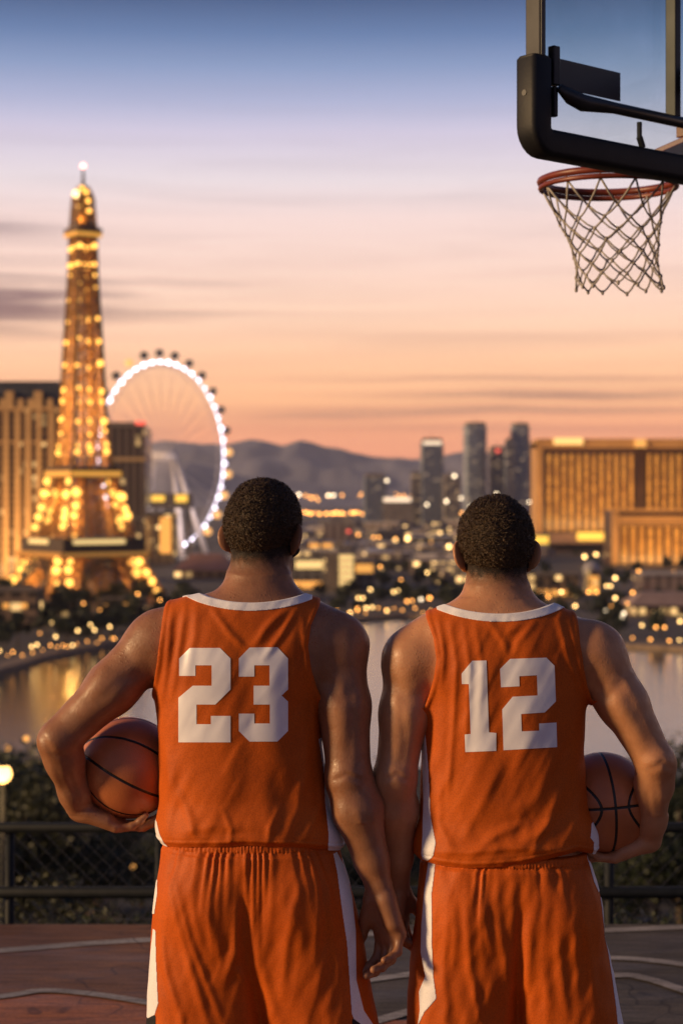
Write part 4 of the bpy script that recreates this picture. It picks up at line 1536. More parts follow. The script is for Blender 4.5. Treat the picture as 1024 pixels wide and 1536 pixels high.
def court_mat(name, c1, c2, rough=(0.5, 0.8), spec=0.3):
    """Acrylic court paint: blotches, scuffs, grit and hairline cracks."""
    m, nt, b = new_mat(name)
    L = nt.links.new
    tc = N(nt, 'ShaderNodeTexCoord')

    def noise(sc, det=5, stretch=None):
        n = N(nt, 'ShaderNodeTexNoise')
        n.inputs['Scale'].default_value = sc
        n.inputs['Detail'].default_value = det
        n.inputs['Roughness'].default_value = 0.62
        if stretch:
            mp = N(nt, 'ShaderNodeMapping')
            mp.inputs['Scale'].default_value = stretch
            mp.inputs['Rotation'].default_value = (0, 0, 0.35)
            L(tc.outputs['Object'], mp.inputs['Vector'])
            L(mp.outputs[0], n.inputs['Vector'])
        else:
            L(tc.outputs['Object'], n.inputs['Vector'])
        return n.outputs['Fac']

    def rmp(fac, p0, p1, k0, k1):
        r = N(nt, 'ShaderNodeValToRGB')
        r.color_ramp.elements[0].position = p0
        r.color_ramp.elements[1].position = p1
        r.color_ramp.elements[0].color = (*k0, 1)
        r.color_ramp.elements[1].color = (*k1, 1)
        L(fac, r.inputs['Fac'])
        return r.outputs['Color']

    def mul(a, b_):
        n = N(nt, 'ShaderNodeMix')
        n.data_type = 'RGBA'
        n.blend_type = 'MULTIPLY'
        n.inputs[0].default_value = 1.0
        L(a, n.inputs[6])
        L(b_, n.inputs[7])
        return n.outputs[2]
    col = rmp(noise(0.9, 7), 0.32, 0.68, c1, c2)
    col = mul(col, rmp(noise(9, 6, (0.5, 3.0, 1)), 0.40, 0.62, (0.66, 0.66, 0.66), (1.12, 1.12, 1.12)))
    col = mul(col, rmp(noise(70, 3), 0.35, 0.6, (0.75, 0.75, 0.75), (1.1, 1.1, 1.1)))
    v = N(nt, 'ShaderNodeTexVoronoi')
    v.feature = 'DISTANCE_TO_EDGE'
    v.inputs['Scale'].default_value = 0.55
    wv = N(nt, 'ShaderNodeVectorMath', operation='ADD')
    nn = N(nt, 'ShaderNodeTexNoise')
    nn.inputs['Scale'].default_value = 2.5
    L(tc.outputs['Object'], nn.inputs['Vector'])
    L(tc.outputs['Object'], wv.inputs[0])
    L(nn.outputs['Color'], wv.inputs[1])
    L(wv.outputs[0], v.inputs['Vector'])
    col = mul(col, rmp(v.outputs['Distance'], 0.002, 0.007, (0.45, 0.45, 0.45), (1, 1, 1)))
    L(col, b.inputs['Base Color'])
    mr = N(nt, 'ShaderNodeMapRange')
    mr.inputs['From Min'].default_value = 0.35
    mr.inputs['From Max'].default_value = 0.65
    mr.inputs['To Min'].default_value = rough[0]
    mr.inputs['To Max'].default_value = rough[1]
    L(noise(2.2, 5, (0.6, 2.2, 1)), mr.inputs['Value'])
    L(mr.outputs['Result'], b.inputs['Roughness'])
    b.inputs['Specular IOR Level'].default_value = spec
    bp = N(nt, 'ShaderNodeBump')
    bp.inputs['Strength'].default_value = 0.5
    bp.inputs['Distance'].default_value = 0.003
    L(noise(160, 3), bp.inputs['Height'])
    L(bp.outputs['Normal'], b.inputs['Normal'])
    return m


m = MB()
m.box((0, 0.0, -0.35), (20, 16, 0.7))
struct('court', m.build('court', court_mat('court_asphalt', (0.078, 0.064, 0.049), (0.150, 0.120, 0.092))))


def Gp(px, py, z=0.0):
    D = (CAMZ - z) * FPX / (py - HZ)
    return Vector(((px - 512) / FPX * D, D, z))


def smooth_line(pts, n=8):
    out = []
    q = [pts[0]] + pts + [pts[-1]]
    for i in range(1, len(q) - 2):
        for k in range(n):
            t = k / n
            out.append(0.5 * ((2 * q[i]) + (q[i + 1] - q[i - 1]) * t + (2 * q[i - 1] - 5 * q[i] + 4 * q[i + 1] - q[i + 2]) * t * t
                              + (3 * q[i] - q[i - 1] - 3 * q[i + 1] + q[i + 2]) * t ** 3))
    out.append(pts[-1])
    return out


LINEP = court_mat('worn_court_line_paint', (0.30, 0.26, 0.22), (0.46, 0.41, 0.36), (0.5, 0.7), 0.3)
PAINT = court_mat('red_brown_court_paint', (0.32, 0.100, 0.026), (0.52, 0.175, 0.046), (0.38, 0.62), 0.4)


def court_line(px_pts, wdt, z):
    pts = smooth_line([Gp(*p) for p in px_pts])
    m = MB()
    for i, p in enumerate(pts):
        d = (pts[min(i + 1, len(pts) - 1)] - pts[max(i - 1, 0)])
        nrm_ = Vector((-d.y, d.x, 0)).normalized() * wdt / 2
        m.v += [tuple(p + nrm_ + Vector((0, 0, z))), tuple(p - nrm_ + Vector((0, 0, z)))]
    for i in range(len(pts) - 1):
        m.f.append((2 * i, 2 * i + 1, 2 * i + 3, 2 * i + 2))
        m.mi.append(0)
    return struct('court_line', m.build('court_line', LINEP))


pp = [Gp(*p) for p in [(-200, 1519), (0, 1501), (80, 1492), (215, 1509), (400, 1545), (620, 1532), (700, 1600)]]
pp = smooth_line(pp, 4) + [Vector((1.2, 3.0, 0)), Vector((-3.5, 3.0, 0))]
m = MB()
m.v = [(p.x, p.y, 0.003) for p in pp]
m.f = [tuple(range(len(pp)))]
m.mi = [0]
struct('court_paint_and_sheen', m.build('court_paint_and_sheen', PAINT))
BROWN = court_mat('worn_brown_court_sheen', (0.145, 0.060, 0.019), (0.30, 0.128, 0.040), (0.38, 0.62), 0.4)  # warm sunset sheen on the court's left half, put into a brown sheet
m = MB()
m.v = [(-9.9, 2.0, 0.0015), (-0.6, 2.0, 0.0015), (-0.35, 7.99, 0.0015), (-9.9, 7.99, 0.0015)]
m.f = [(0, 1, 2, 3)]
m.mi = [0]
struct('court_paint_and_sheen', m.build('court_paint_and_sheen', BROWN))
court_line([(-300, 1446), (0, 1427), (222, 1411), (560, 1402), (890, 1397), (1300, 1378)], 0.075, 0.004)
court_line([(430, 1492), (570, 1469), (760, 1446), (905, 1438), (1024, 1448), (1200, 1478)], 0.062, 0.005)
court_line([(480, 1560), (590, 1526), (760, 1481), (920, 1465), (970, 1470), (1024, 1487), (1150, 1530)], 0.062, 0.006)
court_line([(-200, 1515), (0, 1497), (80, 1488), (215, 1505), (400, 1545)], 0.055, 0.007)

# terrace edge and slope down to the lake
TERR = [(-400, -0.75), (8.6, -0.75), (10, -1.6), (15, -3.2), (30, -7.5), (70, -16), (150, -29.5), (250, -40), (300, -44.8), (330, -47), (345, -49)]


def terr(y):
    return float(np.interp(y, [a for a, b in TERR], [b for a, b in TERR]))


ys = np.concatenate([[-400, -60, -8], np.linspace(8.2, 30, 24), np.linspace(33, 345, 60)])
xs = np.concatenate([np.linspace(-420, -40, 30), np.linspace(-37, 37, 40), np.linspace(40, 420, 30)])
XX, YY = np.meshgrid(xs, ys)
ZZ = np.interp(YY, [a for a, b in TERR], [b for a, b in TERR])
amp = np.clip((YY - 9) / 30, 0, 1) * 1.6 + np.clip((YY - 8.6) / 2, 0, 1) * 0.15
ZZ = ZZ + amp * (vnoise(XX / 9, YY / 9, 0 * XX, 9) - 0.5) * 2 - 0.25 * (YY > 8.1) * 0
V = np.stack([XX, YY, ZZ], -1).reshape(-1, 3)
nx_ = len(xs)
ii, jj = np.meshgrid(np.arange(len(ys) - 1), np.arange(nx_ - 1), indexing='ij')
F = np.stack([ii * nx_ + jj, ii * nx_ + jj + 1, (ii + 1) * nx_ + jj + 1, (ii + 1) * nx_ + jj], -1).reshape(-1, 4)
SOIL = noise_mat('dark_hillside_soil', (0.022, 0.022, 0.014), (0.075, 0.055, 0.038), scale=0.35, rough=0.9, bump=0.6, bscale=3.0, dist=0.15)
struct('hillside', mesh_np('hillside', V, F, SOIL))

# fence
STEEL = noise_mat('dark_coated_steel', (0.008, 0.010, 0.013), (0.015, 0.018, 0.022), scale=20, rough=0.6, spec=0.25, bump=0.15, bscale=200, dist=0.001)
WIRE = noise_mat('dark_wire', (0.012, 0.014, 0.016), (0.02, 0.022, 0.026), scale=40, rough=0.5)
fy = 8.3
fz0, fz1, fzm = -0.75, CAMZ - 495 / FPX * fy, CAMZ - 592 / FPX * fy
fence = empty('court_fence', (0, fy, fz0))
tag(fence, 'low dark chain-link fence with round rails along the far edge of the court', 'fence')
x0 = (15 - 512) / FPX * fy - 0.69 * 6
npost = 20
for i in range(npost):
    m = MB()
    m.tube([(x0 + i * 0.69, 0, -0.05), (x0 + i * 0.69, 0, fz1 - fz0 - 0.02)], 0.022, 10)
    m.build('post', STEEL, fence, smooth=True)
xa, xb = x0 - 0.1, x0 + 0.69 * (npost - 1) + 0.1
for nm, zz_, rr_ in (('top_rail', fz1, 0.024), ('middle_rail', fzm, 0.027), ('bottom_rail', fz0 + 0.1, 0.018)):
    m = MB()
    m.tube([(xa, -0.02, zz_ - fz0), ((xa + xb) / 2, -0.02, zz_ - fz0), (xb, -0.02, zz_ - fz0)], rr_, 10)
    m.build(nm, STEEL, fence, smooth=True)
m = MB()
hgt = fz1 - fz0 - 0.12
k = xa - hgt
while k < xb:
    for s_ in (1, -1):
        a = (k, 0.012 * s_, 0.1) if s_ > 0 else (k + hgt, 0.012 * s_, 0.1)
        b = (k + hgt, 0.012 * s_, 0.1 + hgt) if s_ > 0 else (k, 0.012 * s_, 0.1 + hgt)
        m.bar(a, b, 0.003)
    k += 0.075
m.build('chain_link', WIRE, fence)

# boulders along the ledge behind the fence
ROCK = noise_mat('grey_brown_rock', (0.060, 0.052, 0.048), (0.150, 0.120, 0.100), scale=3, rough=0.85, bump=0.7, bscale=14, dist=0.03)
for i in range(26):
    x = -4.6 + 9.4 * (i + random.uniform(-.3, .3)) / 25
    y = random.uniform(8.75, 9.9)
    r = random.uniform(0.22, 0.5)
    bm = bmesh.new()
    bmesh.ops.create_icosphere(bm, subdivisions=3, radius=1)
    sd_ = i * 3 + 1
    for v in bm.verts:
        q = v.co
        s_ = 0.75 + 0.5 * float(vnoise(q.x * 1.3 + 5 * i, q.y * 1.3, q.z * 1.3, sd_)) + 0.12 * float(vnoise(q.x * 4, q.y * 4 + i, q.z * 4, sd_ + 1))
        v.co = Vector((q.x * s_ * r * 1.25, q.y * s_ * r, q.z * s_ * r * 0.8))
    me = bpy.data.meshes.new('boulder')
    bm.to_mesh(me)
    bm.free()
    me.materials.append(ROCK)
    o = link(bpy.data.objects.new('boulder', me))
    o.location = (x, y, terr(y) + r * 0.35)
    tag(o, 'rough grey brown boulder on the dark ledge behind the low fence', 'boulder', 'boulders behind the fence')

# ------------------------------------------------------------------ trees
LEAFS = []
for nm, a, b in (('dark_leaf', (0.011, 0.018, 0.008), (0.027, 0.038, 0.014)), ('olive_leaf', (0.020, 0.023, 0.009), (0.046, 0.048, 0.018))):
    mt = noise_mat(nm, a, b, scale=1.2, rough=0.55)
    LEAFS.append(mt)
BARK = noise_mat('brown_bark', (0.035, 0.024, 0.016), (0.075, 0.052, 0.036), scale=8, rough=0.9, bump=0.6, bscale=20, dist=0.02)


def crown_mesh(rx, rz, n, leaf, clumps, rng):
    """Leaf quads scattered through clumps of an uneven crown."""
    cs = []
    for _ in range(clumps):
        d = rng.normal(0, 1, 3)
        d /= np.linalg.norm(d)
        rr = rng.uniform(0.25, 0.85)
        cs.append((d * rr * np.array([rx, rx, rz]), rng.uniform(0.28, 0.5) * rx))
    V = []
    per = n // clumps
    for c, r in cs:
        d = rng.normal(0, 1, (per, 3))
        d /= np.linalg.norm(d, axis=1)[:, None]
        p = c + d * r * rng.uniform(0.55, 1.05, (per, 1)) * np.array([1, 1, 0.8])
        a = rng.normal(0, 1, (per, 3))
        a /= np.linalg.norm(a, axis=1)[:, None]
        b = np.cross(a, rng.normal(0, 1, (per, 3)))
        b /= np.linalg.norm(b, axis=1)[:, None]
        s = leaf * rng.uniform(0.6, 1.4, (per, 1))
        V.append(np.stack([p - a * s, p - b * s * 0.55, p + a * s, p + b * s * 0.55], 1))
    V = np.concatenate(V).reshape(-1, 3)
    F = np.arange(len(V)).reshape(-1, 4)
    return V, F


def tree(name, h, rx, n, leaf, mat, seed, trunk=True, clumps=14):
    rng = np.random.default_rng(seed)
    o = empty(name)
    zc = h * 0.62
    V, F = crown_mesh(rx, h * 0.36, n, leaf, clumps, rng)
    V[:, 2] += zc
    mesh_np('crown', V, F, mat, o, smooth=False)
    m = MB()
    m.tube([(0, 0, -0.5), (rx * .03, 0, h * 0.25), (-rx * .04, rx * .03, h * 0.5), (0, 0, h * 0.75)], [h * .030, h * .022, h * .016, h * .006], 7)
    for k_ in range(5):
        a = rng.uniform(0, 6.28)
        zz_ = h * rng.uniform(0.3, 0.55)
        m.tube([(0, 0, zz_), (rx * .3 * math.cos(a), rx * .3 * math.sin(a), zz_ + h * .1), (rx * .65 * math.cos(a), rx * .65 * math.sin(a), zz_ + h * .16)], [h * .012, h * .009, h * .003], 5)
    m.build('trunk', BARK, o, smooth=True)
    return o


def put_copies(proto, places, label, cat, group):
    """First place moves the prototype, the others copy it with its parts."""
    for i, (x, y, z, rz, s) in enumerate(places):
        o = proto if i == 0 else copy_tree(proto)
        o.location = (x, y, z)
        o.rotation_euler = (0, 0, rz)
        o.scale = (s, s, s)
        tag(o, label, cat, group)


# shrubs just behind the fence, and the trees of the slope
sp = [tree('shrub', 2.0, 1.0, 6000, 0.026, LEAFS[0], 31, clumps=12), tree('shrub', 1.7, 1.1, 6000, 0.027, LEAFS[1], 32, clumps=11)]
pl_ = [[], []]
for i in range(15):
    y = random.uniform(10.2, 15)
    x = (-0.28 + 0.56 * (i + random.uniform(-.4, .4)) / 14) * y
    top = random.choice([random.uniform(1300, 1340), random.uniform(1345, 1390), random.uniform(1345, 1390)])
    zt = CAMZ - (top - HZ) / FPX * y
    g_ = terr(y) - 0.1
    k_ = i % 2
    pl_[k_].append((x, y, g_, random.uniform(0, 6.28), max(0.5, (zt - g_) / (1.9 if k_ == 0 else 1.65))))
put_copies(sp[0], pl_[0], 'dark green leafy shrub on the slope just behind the low fence', 'shrub', 'dark shrubs behind the fence')
put_copies(sp[1], pl_[1], 'olive green leafy shrub on the slope just behind the low fence', 'shrub', 'olive shrubs behind the fence')
NEAR = [(-30, 1108, 62, 0), (38, 1150, 58, 1), (85, 1195, 66, 0), (-80, 1120, 75, 1), (150, 1215, 80, 1), (1018, 1138, 60, 0), (1060, 1120, 70, 1), (985, 1205, 72, 0),
        (960, 1235, 95, 1), (575, 1218, 100, 0), (610, 1232, 90, 1), (545, 1240, 84, 0), (20, 1215, 95, 1), (215, 1232, 90, 0), (120, 1228, 110, 0), (905, 1240, 80, 0), (1090, 1160, 85, 1), (-60, 1180, 98, 0)]
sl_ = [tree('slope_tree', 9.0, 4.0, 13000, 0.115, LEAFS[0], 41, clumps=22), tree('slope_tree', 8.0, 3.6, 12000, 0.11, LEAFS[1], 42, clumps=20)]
pn = [[], []]
for px, py, D, k_ in NEAR:
    g_ = terr(D) - 0.3
    zt = CAMZ - (py - HZ) / FPX * D
    pn[k_].append(((px - 512) / FPX * D, D, g_, random.uniform(0, 6.28), max(0.35, (zt - g_) / (8.8 if k_ == 0 else 7.8))))
put_copies(sl_[0], pn[0], 'dense dark tree on the slope between the court fence and the lake', 'tree', 'dark trees on the slope below the court')
put_copies(sl_[1], pn[1], 'loose olive green tree on the slope between the court fence and the lake', 'tree', 'olive trees on the slope below the court')

# small houses and lamps on the slope
HW = noise_mat('faded_pink_plaster', (0.30, 0.20, 0.16), (0.40, 0.28, 0.23), scale=0.6, rough=0.85, bump=0.3, bscale=8, dist=0.02)
HR = noise_mat('slope_house_roof', (0.10, 0.07, 0.06), (0.16, 0.11, 0.09), scale=0.8, rough=0.8)
HG = glow_mat('slope_window_light', (1.0, 0.55, 0.2), 1.2)


def slope_house(px, py, D, w_, h_, label):
    c = P(px, py, D)
    o = empty('cottage', (c[0], D, c[2]))
    tag(o, label, 'cottage')
    m = MB()
    m.box((0, 0, -h_ / 2 - 1), (w_, w_ * .8, h_ + 2))
    m.build('wall', HW, o)
    m = MB()
    a, b_ = w_ * .56, w_ * .46
    m.quad_block([(-a, -b_, 0), (a, -b_, 0), (a, b_, 0), (-a, b_, 0), (-a * .9, -.1, h_ * .45), (a * .9, -.1, h_ * .45), (a * .9, .1, h_ * .45), (-a * .9, .1, h_ * .45)])
    m.build('roof', HR, o)
    for sx in (-.22, .22):
        m = MB()
        m.box((w_ * sx, -w_ * .4 - .03, -h_ * .5), (w_ * .16, .12, h_ * .3))
        m.build('window', HG, o)
    return o


slope_house(50, 1203, 120, 2.6, 2.2, 'small faded pink cottage among the slope trees at far left')
slope_house(1003, 1228, 110, 3.2, 2.4, 'small cottage on the slope right of the ball held by 12')
slope_house(935, 1296, 95, 3.0, 2.0, 'small pale cottage low on the slope right of the shorts of 12')
slope_house(118, 1272, 100, 3.0, 2.0, 'small cottage low on the slope behind the fence below the left ball')
SL = glow_mat('slope_lamp_glow', (1.0, 0.45, 0.10), 1.6)
o0 = empty('garden_lamp')
m = MB()
m.tube([(0, 0, -3), (0, 0, -1.5), (0, 0, -.1)], [.06, .05, .04], 8)
m.build('pole', STEEL, o0)
m = MB()
m.ball((0, 0, 0), 0.13, 10, 8)
m.build('lamp_globe', SL, o0, smooth=True)
put_copies(o0, [tuple(P(a, b_, D)) + (0, s_) for a, b_, D, s_ in ((40, 1108, 130, 1.5), (12, 1122, 120, 1.3), (44, 1146, 110, .9), (66, 1283, 80, 1.0), (20, 1262, 85, .8), (1000, 1180, 120, .9), (930, 1268, 100, .9), (200, 1300, 70, .6), (556, 1262, 90, .7), (1010, 1275, 90, .7))],
           'small orange garden lamp among the trees on the slope below the court', 'garden lamp', 'garden lamps on the slope')

# lamp below the court on the left
lampD = 30.0
lc = P(4, 1161, lampD)
lp = empty('street_lamp', (lc[0], lampD, terr(lampD)))
tag(lp, 'brightly glowing street lamp on a pole just beyond the fence at far left', 'street lamp')
m = MB()
hh = lc[2] - terr(lampD)
m.tube([(0, 0, -0.3), (0, 0, 0.6), (0, 0, hh - 0.14)], [0.09, 0.06, 0.045], 10)
m.build('pole', STEEL, lp, smooth=True)
m = MB()
m.ball((0, 0, hh), 0.155, 16, 10)
m.build('lamp_globe', glow_mat('near_lamp_glow', (1.0, 0.55, 0.16), 5, True), lp, smooth=True)
m = MB()
m.tube([(0, 0, hh + 0.13), (0, 0, hh + 0.19)], [0.10, 0.03], 10)
m.build('lamp_cap', STEEL, lp, smooth=True)
pt = bpy.data.lights.new('street_lamp_light', 'POINT')
pt.energy = 60
pt.color = (1.0, 0.55, 0.2)
pt.shadow_soft_size = 0.2
po = link(bpy.data.objects.new('street_lamp_light', pt))
po.location = (lc[0] + 0.05, lampD - 0.4, lc[2] - 0.25)

# ------------------------------------------------------------------ basketball hoop
th = math.radians(41)
U = Vector((math.cos(th), math.sin(th), 0))
NA = Vector((-math.sin(th), math.cos(th), 0))      # the side the rim is on
LB = Vector((0.55, 5.19, 0))
hoop = empty('basketball_hoop', (1.98, 4.84, 0))
tag(hoop, 'basketball backboard with dark padded frame, red rim and white net, seen from behind', 'basketball hoop')
HO = Vector((1.98, 4.84, 0))


def hb(s, n, z):
    return LB + U * s + NA * n + Vector((0, 0, z)) - HO


RUBBER = noise_mat('black_rubber_pad', (0.006, 0.007, 0.010), (0.011, 0.012, 0.016), scale=14, rough=0.55, spec=0.3, bump=0.25, bscale=90, dist=0.002)
FRAME = noise_mat('grey_frame_metal', (0.016, 0.017, 0.020), (0.028, 0.029, 0.034), scale=10, rough=0.4, metal=0.6)
DARKM = noise_mat('dark_frame_metal', (0.014, 0.016, 0.02), (0.025, 0.027, 0.032), scale=10, rough=0.4)
RIM = noise_mat('red_rim_paint', (0.13, 0.024, 0.013), (0.21, 0.038, 0.019), scale=20, rough=0.4, bump=0.2, bscale=120, dist=0.001)
NETM = noise_mat('net_cord', (0.30, 0.28, 0.27), (0.46, 0.43, 0.40), scale=60, rough=0.85, bump=0.4, bscale=300, dist=0.001)
gm, nt, b = new_mat('backboard_glass')
nt.nodes.remove(b)
om = nt.nodes['Material Output']
tr = N(nt, 'ShaderNodeBsdfTransparent')
tcg = N(nt, 'ShaderNodeTexCoord')
ng = N(nt, 'ShaderNodeTexNoise')
ng.inputs['Scale'].default_value = 6
ng.inputs['Detail'].default_value = 5
nt.links.new(tcg.outputs['Object'], ng.inputs['Vector'])
rg = N(nt, 'ShaderNodeValToRGB')
rg.color_ramp.elements[0].color = (0.80, 0.86, 0.84, 1)
rg.color_ramp.elements[1].color = (0.93, 0.96, 0.95, 1)
nt.links.new(ng.outputs['Fac'], rg.inputs['Fac'])
nt.links.new(rg.outputs['Color'], tr.inputs['Color'])
gl = N(nt, 'ShaderNodeBsdfGlossy')
gl.inputs['Roughness'].default_value = 0.05
fr = N(nt, 'ShaderNodeFresnel')
fr.inputs['IOR'].default_value = 1.45
mxs = N(nt, 'ShaderNodeMixShader')
mxs.inputs[0].default_value = 0.05
nt.links.new(tr.outputs[0], mxs.inputs[1])
nt.links.new(gl.outputs[0], mxs.inputs[2])
nt.links.new(mxs.outputs[0], om.inputs['Surface'])

WID, Z0, Z1 = 1.70, 2.935, 3.98


def hbox(mb, s0, s1, n0, n1, z0, z1):
    mb.quad_block([hb(s0, n0, z0), hb(s1, n0, z0), hb(s1, n1, z0), hb(s0, n1, z0), hb(s0, n0, z1), hb(s1, n0, z1), hb(s1, n1, z1), hb(s0, n1, z1)])


m = MB()
hbox(m, 0.025, WID - 0.025, -0.006, 0.006, Z0 + 0.02, Z1 - 0.02)
m.build('glass', gm, hoop)
m = MB()
hbox(m, 0.0, 0.025, -0.028, 0.028, Z0 + 0.02, Z1)
hbox(m, WID - 0.025, WID, -0.028, 0.028, Z0 + 0.02, Z1)
hbox(m, 0.025, WID - 0.025, -0.027, 0.027, Z1 - 0.022, Z1 - 0.002)
hbox(m, 0.025, WID - 0.025, -0.027, 0.027, Z0, Z0 + 0.022)
m.build('frame', [FRAME], hoop, bevel=0.003)
m = MB()
hbox(m, 0.004, 0.021, -0.0312, -0.0285, Z0 + 0.2, Z1 - 0.004)
m.build('frame_edge', DARKM, hoop)
# U shaped pad: rounded section swept along the lower edge and up both sides
path = []
rc = 0.045
cz = Z0 - 0.012
s_l, s_r = 0.006, WID - 0.006
path.append((s_l, 3.170))
path.append((s_l, 3.16))
path.append((s_l, cz + rc))
for k_ in range(1, 6):
    a = math.pi / 2 * k_ / 6
    path.append((s_l + rc - rc * math.cos(a), cz + rc - rc * math.sin(a)))
path.append((s_l + rc, cz))
path.append((WID / 2, cz))
path.append((s_r - rc, cz))
for k_ in range(1, 6):
    a = math.pi / 2 * k_ / 6
    path.append((s_r - rc + rc * math.sin(a), cz + rc - rc * math.cos(a)))
path += [(s_r, cz + rc), (s_r, 3.16), (s_r, 3.170)]
m = MB()
sec = []
hw, hn_, cr = 0.040, 0.040, 0.016
for qx, qy in ((1, 1), (-1, 1), (-1, -1), (1, -1)):
    for k_ in range(4):
        a = math.atan2(qy, qx) - math.pi / 4 + math.pi / 2 * k_ / 3
        sec.append((qx * (hw - cr) + cr * math.cos(a), qy * (hn_ - cr) + cr * math.sin(a)))
n_s = len(sec)
for i, (s_, z_) in enumerate(path):
    a, b_ = path[max(i - 1, 0)], path[min(i + 1, len(path) - 1)]
    d = Vector((b_[0] - a[0], b_[1] - a[1])).normalized()
    nn = Vector((-d.y, d.x))
    sh = 0.82 if i in (0, len(path) - 1) else 1.0
    for p_, q_ in sec:
        m.v.append(tuple(hb(s_ + nn.x * p_ * sh, q_ * sh, z_ + nn.y * p_ * sh)))
for i in range(len(path) - 1):
    for k_ in range(n_s):
        k2 = (k_ + 1) % n_s
        m.f.append((i * n_s + k_, i * n_s + k2, (i + 1) * n_s + k2, (i + 1) * n_s + k_))
        m.mi.append(0)
m.f.append(tuple(range(n_s)))
m.f.append(tuple((len(path) - 1) * n_s + k_ for k_ in range(n_s))[::-1])
m.mi += [0, 0]
pad = m.build('pad', RUBBER, hoop, smooth=True)
m = MB()
for z_ in (3.06,):
    m.tube([tuple(hb(-0.036, 0.0, z_)), tuple(hb(-0.030, 0.0, z_))], 0.009, 10)
m.build('bolt', DARKM, pad)
# back struts, plate and clamps
m = MB()
hbox(m, 0.585, 0.612, -0.052, -0.012, 3.05, Z1 - 0.03)
m.build('strut', FRAME, hoop, bevel=0.003)
m = MB()
hbox(m, WID - 0.612, WID - 0.585, -0.052, -0.012, 3.05, Z1 - 0.03)
m.build('strut', FRAME, hoop, bevel=0.003)
m = MB()
m.tube([tuple(hb(0.075, -0.035, 3.085)), tuple(hb(0.11, -0.045, 3.062)), tuple(hb(0.16, -0.05, 3.05)), tuple(hb(0.30, -0.05, 3.055)), tuple(hb(WID - 0.1, -0.05, 3.055))], [0.012, 0.022, 0.025, 0.017, 0.017], 10)
m.build('cross_bar', DARKM, hoop, smooth=True)
m = MB()
hbox(m, 0.10, 0.375, -0.011, -0.0075, 3.092, 3.178)
m.build('plate', DARKM, hoop, bevel=0.001)
m = MB()
hbox(m, 0.052, 0.080, -0.036, -0.010, 3.09, 3.205)
hbox(m, 0.058, 0.074, -0.033, -0.012, 3.00, 3.088)
m.build('clamp', FRAME, hoop, bevel=0.004)
m = MB()
m.tube([tuple(hb(0.44, -0.03, 3.035)), tuple(hb(0.44, -0.03, 2.985))], 0.008, 8)
m.tube([tuple(hb(0.44, -0.03, 2.99)), tuple(hb(0.455, -0.03, 2.96))], 0.010, 8)
m.build('clamp', DARKM, hoop)
# rim
rs, rn, rz_ = 0.848, 0.442, 2.966
RC = hb(rs, rn, rz_)
rim = empty('rim', RC)
rim.parent = hoop
m = MB()
for dz, rr_, tr_ in ((0, 0.2285, 0.0125), (-0.022, 0.2275, 0.009)):
    m.tube([(rr_ * math.cos(a), rr_ * math.sin(a), dz) for a in [2 * math.pi * k_ / 48 for k_ in range(48)]], tr_, 8, closed=True)
for k_ in range(12):
    a = 2 * math.pi * (k_ + 0.5) / 12
    m.tube([(0.2285 * math.cos(a), 0.2285 * math.sin(a), -0.002), (0.2275 * math.cos(a), 0.2275 * math.sin(a), -0.03)], 0.004, 6)
m.build('ring', RIM, rim, smooth=True)
m = MB()


def rb(s_, n_, z_):
    return hb(s_, n_, z_) - RC


def rbox(s0, s1, n0, n1, z0, z1):
    m.quad_block([rb(s0, n0, z0), rb(s1, n0, z0), rb(s1, n1, z0), rb(s0, n1, z0), rb(s0, n0, z1), rb(s1, n0, z1), rb(s1, n1, z1), rb(s0, n1, z1)])


rbox(rs - 0.09, rs + 0.09, 0.008, 0.020, 2.945, 3.10)
m.quad_block([rb(rs - 0.10, 0.021, 3.03), rb(rs + 0.10, 0.021, 3.03), rb(rs + 0.16, rn - 0.16, 2.955), rb(rs - 0.16, rn - 0.16, 2.955),
              rb(rs - 0.10, 0.021, 3.05), rb(rs + 0.10, 0.021, 3.05), rb(rs + 0.16, rn - 0.16, 2.972), rb(rs - 0.16, rn - 0.16, 2.972)])
rbox(rs - 0.07, rs - 0.058, 0.021, 0.10, 3.051, 3.09)
rbox(rs + 0.058, rs + 0.07, 0.021, 0.10, 3.051, 3.09)
m.build('bracket', RIM, rim, bevel=0.003)
# net: cords cross into diamonds, narrower below, blown a little to the right
m = MB()
nn_, rows_ = 12, 8
sway = Vector((0.042, -0.01, 0))


def npt(i, j):
    t = i / rows_
    zt_ = 0.0 if i == 0 else 0.24 + 0.76 * (i - 1) / (rows_ - 1)
    r = float(np.interp(zt_, [0, 0.24, 0.5, 0.75, 1.0], [0.222, 0.180, 0.150, 0.138, 0.146]))
    z = -0.026 - 0.338 * zt_
    a = 2 * math.pi * (j + 0.5 * (i % 2) + 0.5) / nn_
    jit = Vector((math.sin(i * 7.1 + j * 3.3), math.cos(i * 5.3 + j * 2.7), 0.6 * math.sin(i * 3 + j * 9))) * 0.006 * min(t * 2, 1)
    return Vector((r * math.cos(a), r * math.sin(a), z)) + sway * (t ** 1.4) + jit


for i in range(rows_):
    for j in range(nn_):
        for dj in ((0, 1) if i % 2 else (0, -1)):
            a, b_ = npt(i, j), npt(i + 1, (j + dj) % nn_ if True else j)
            mid = (a + b_) / 2
            mid.z -= 0.004
            m.tube([a, mid, b_], 0.0032 if i else 0.0036, 6)
        if i:
            m.ball(npt(i, j), (0.0062, 0.0062, 0.0075), 6, 5)
for j in range(nn_):
    m.ball(npt(rows_, j), (0.006, 0.006, 0.009), 6, 5)
net = m.build('net', NETM, rim, smooth=True)
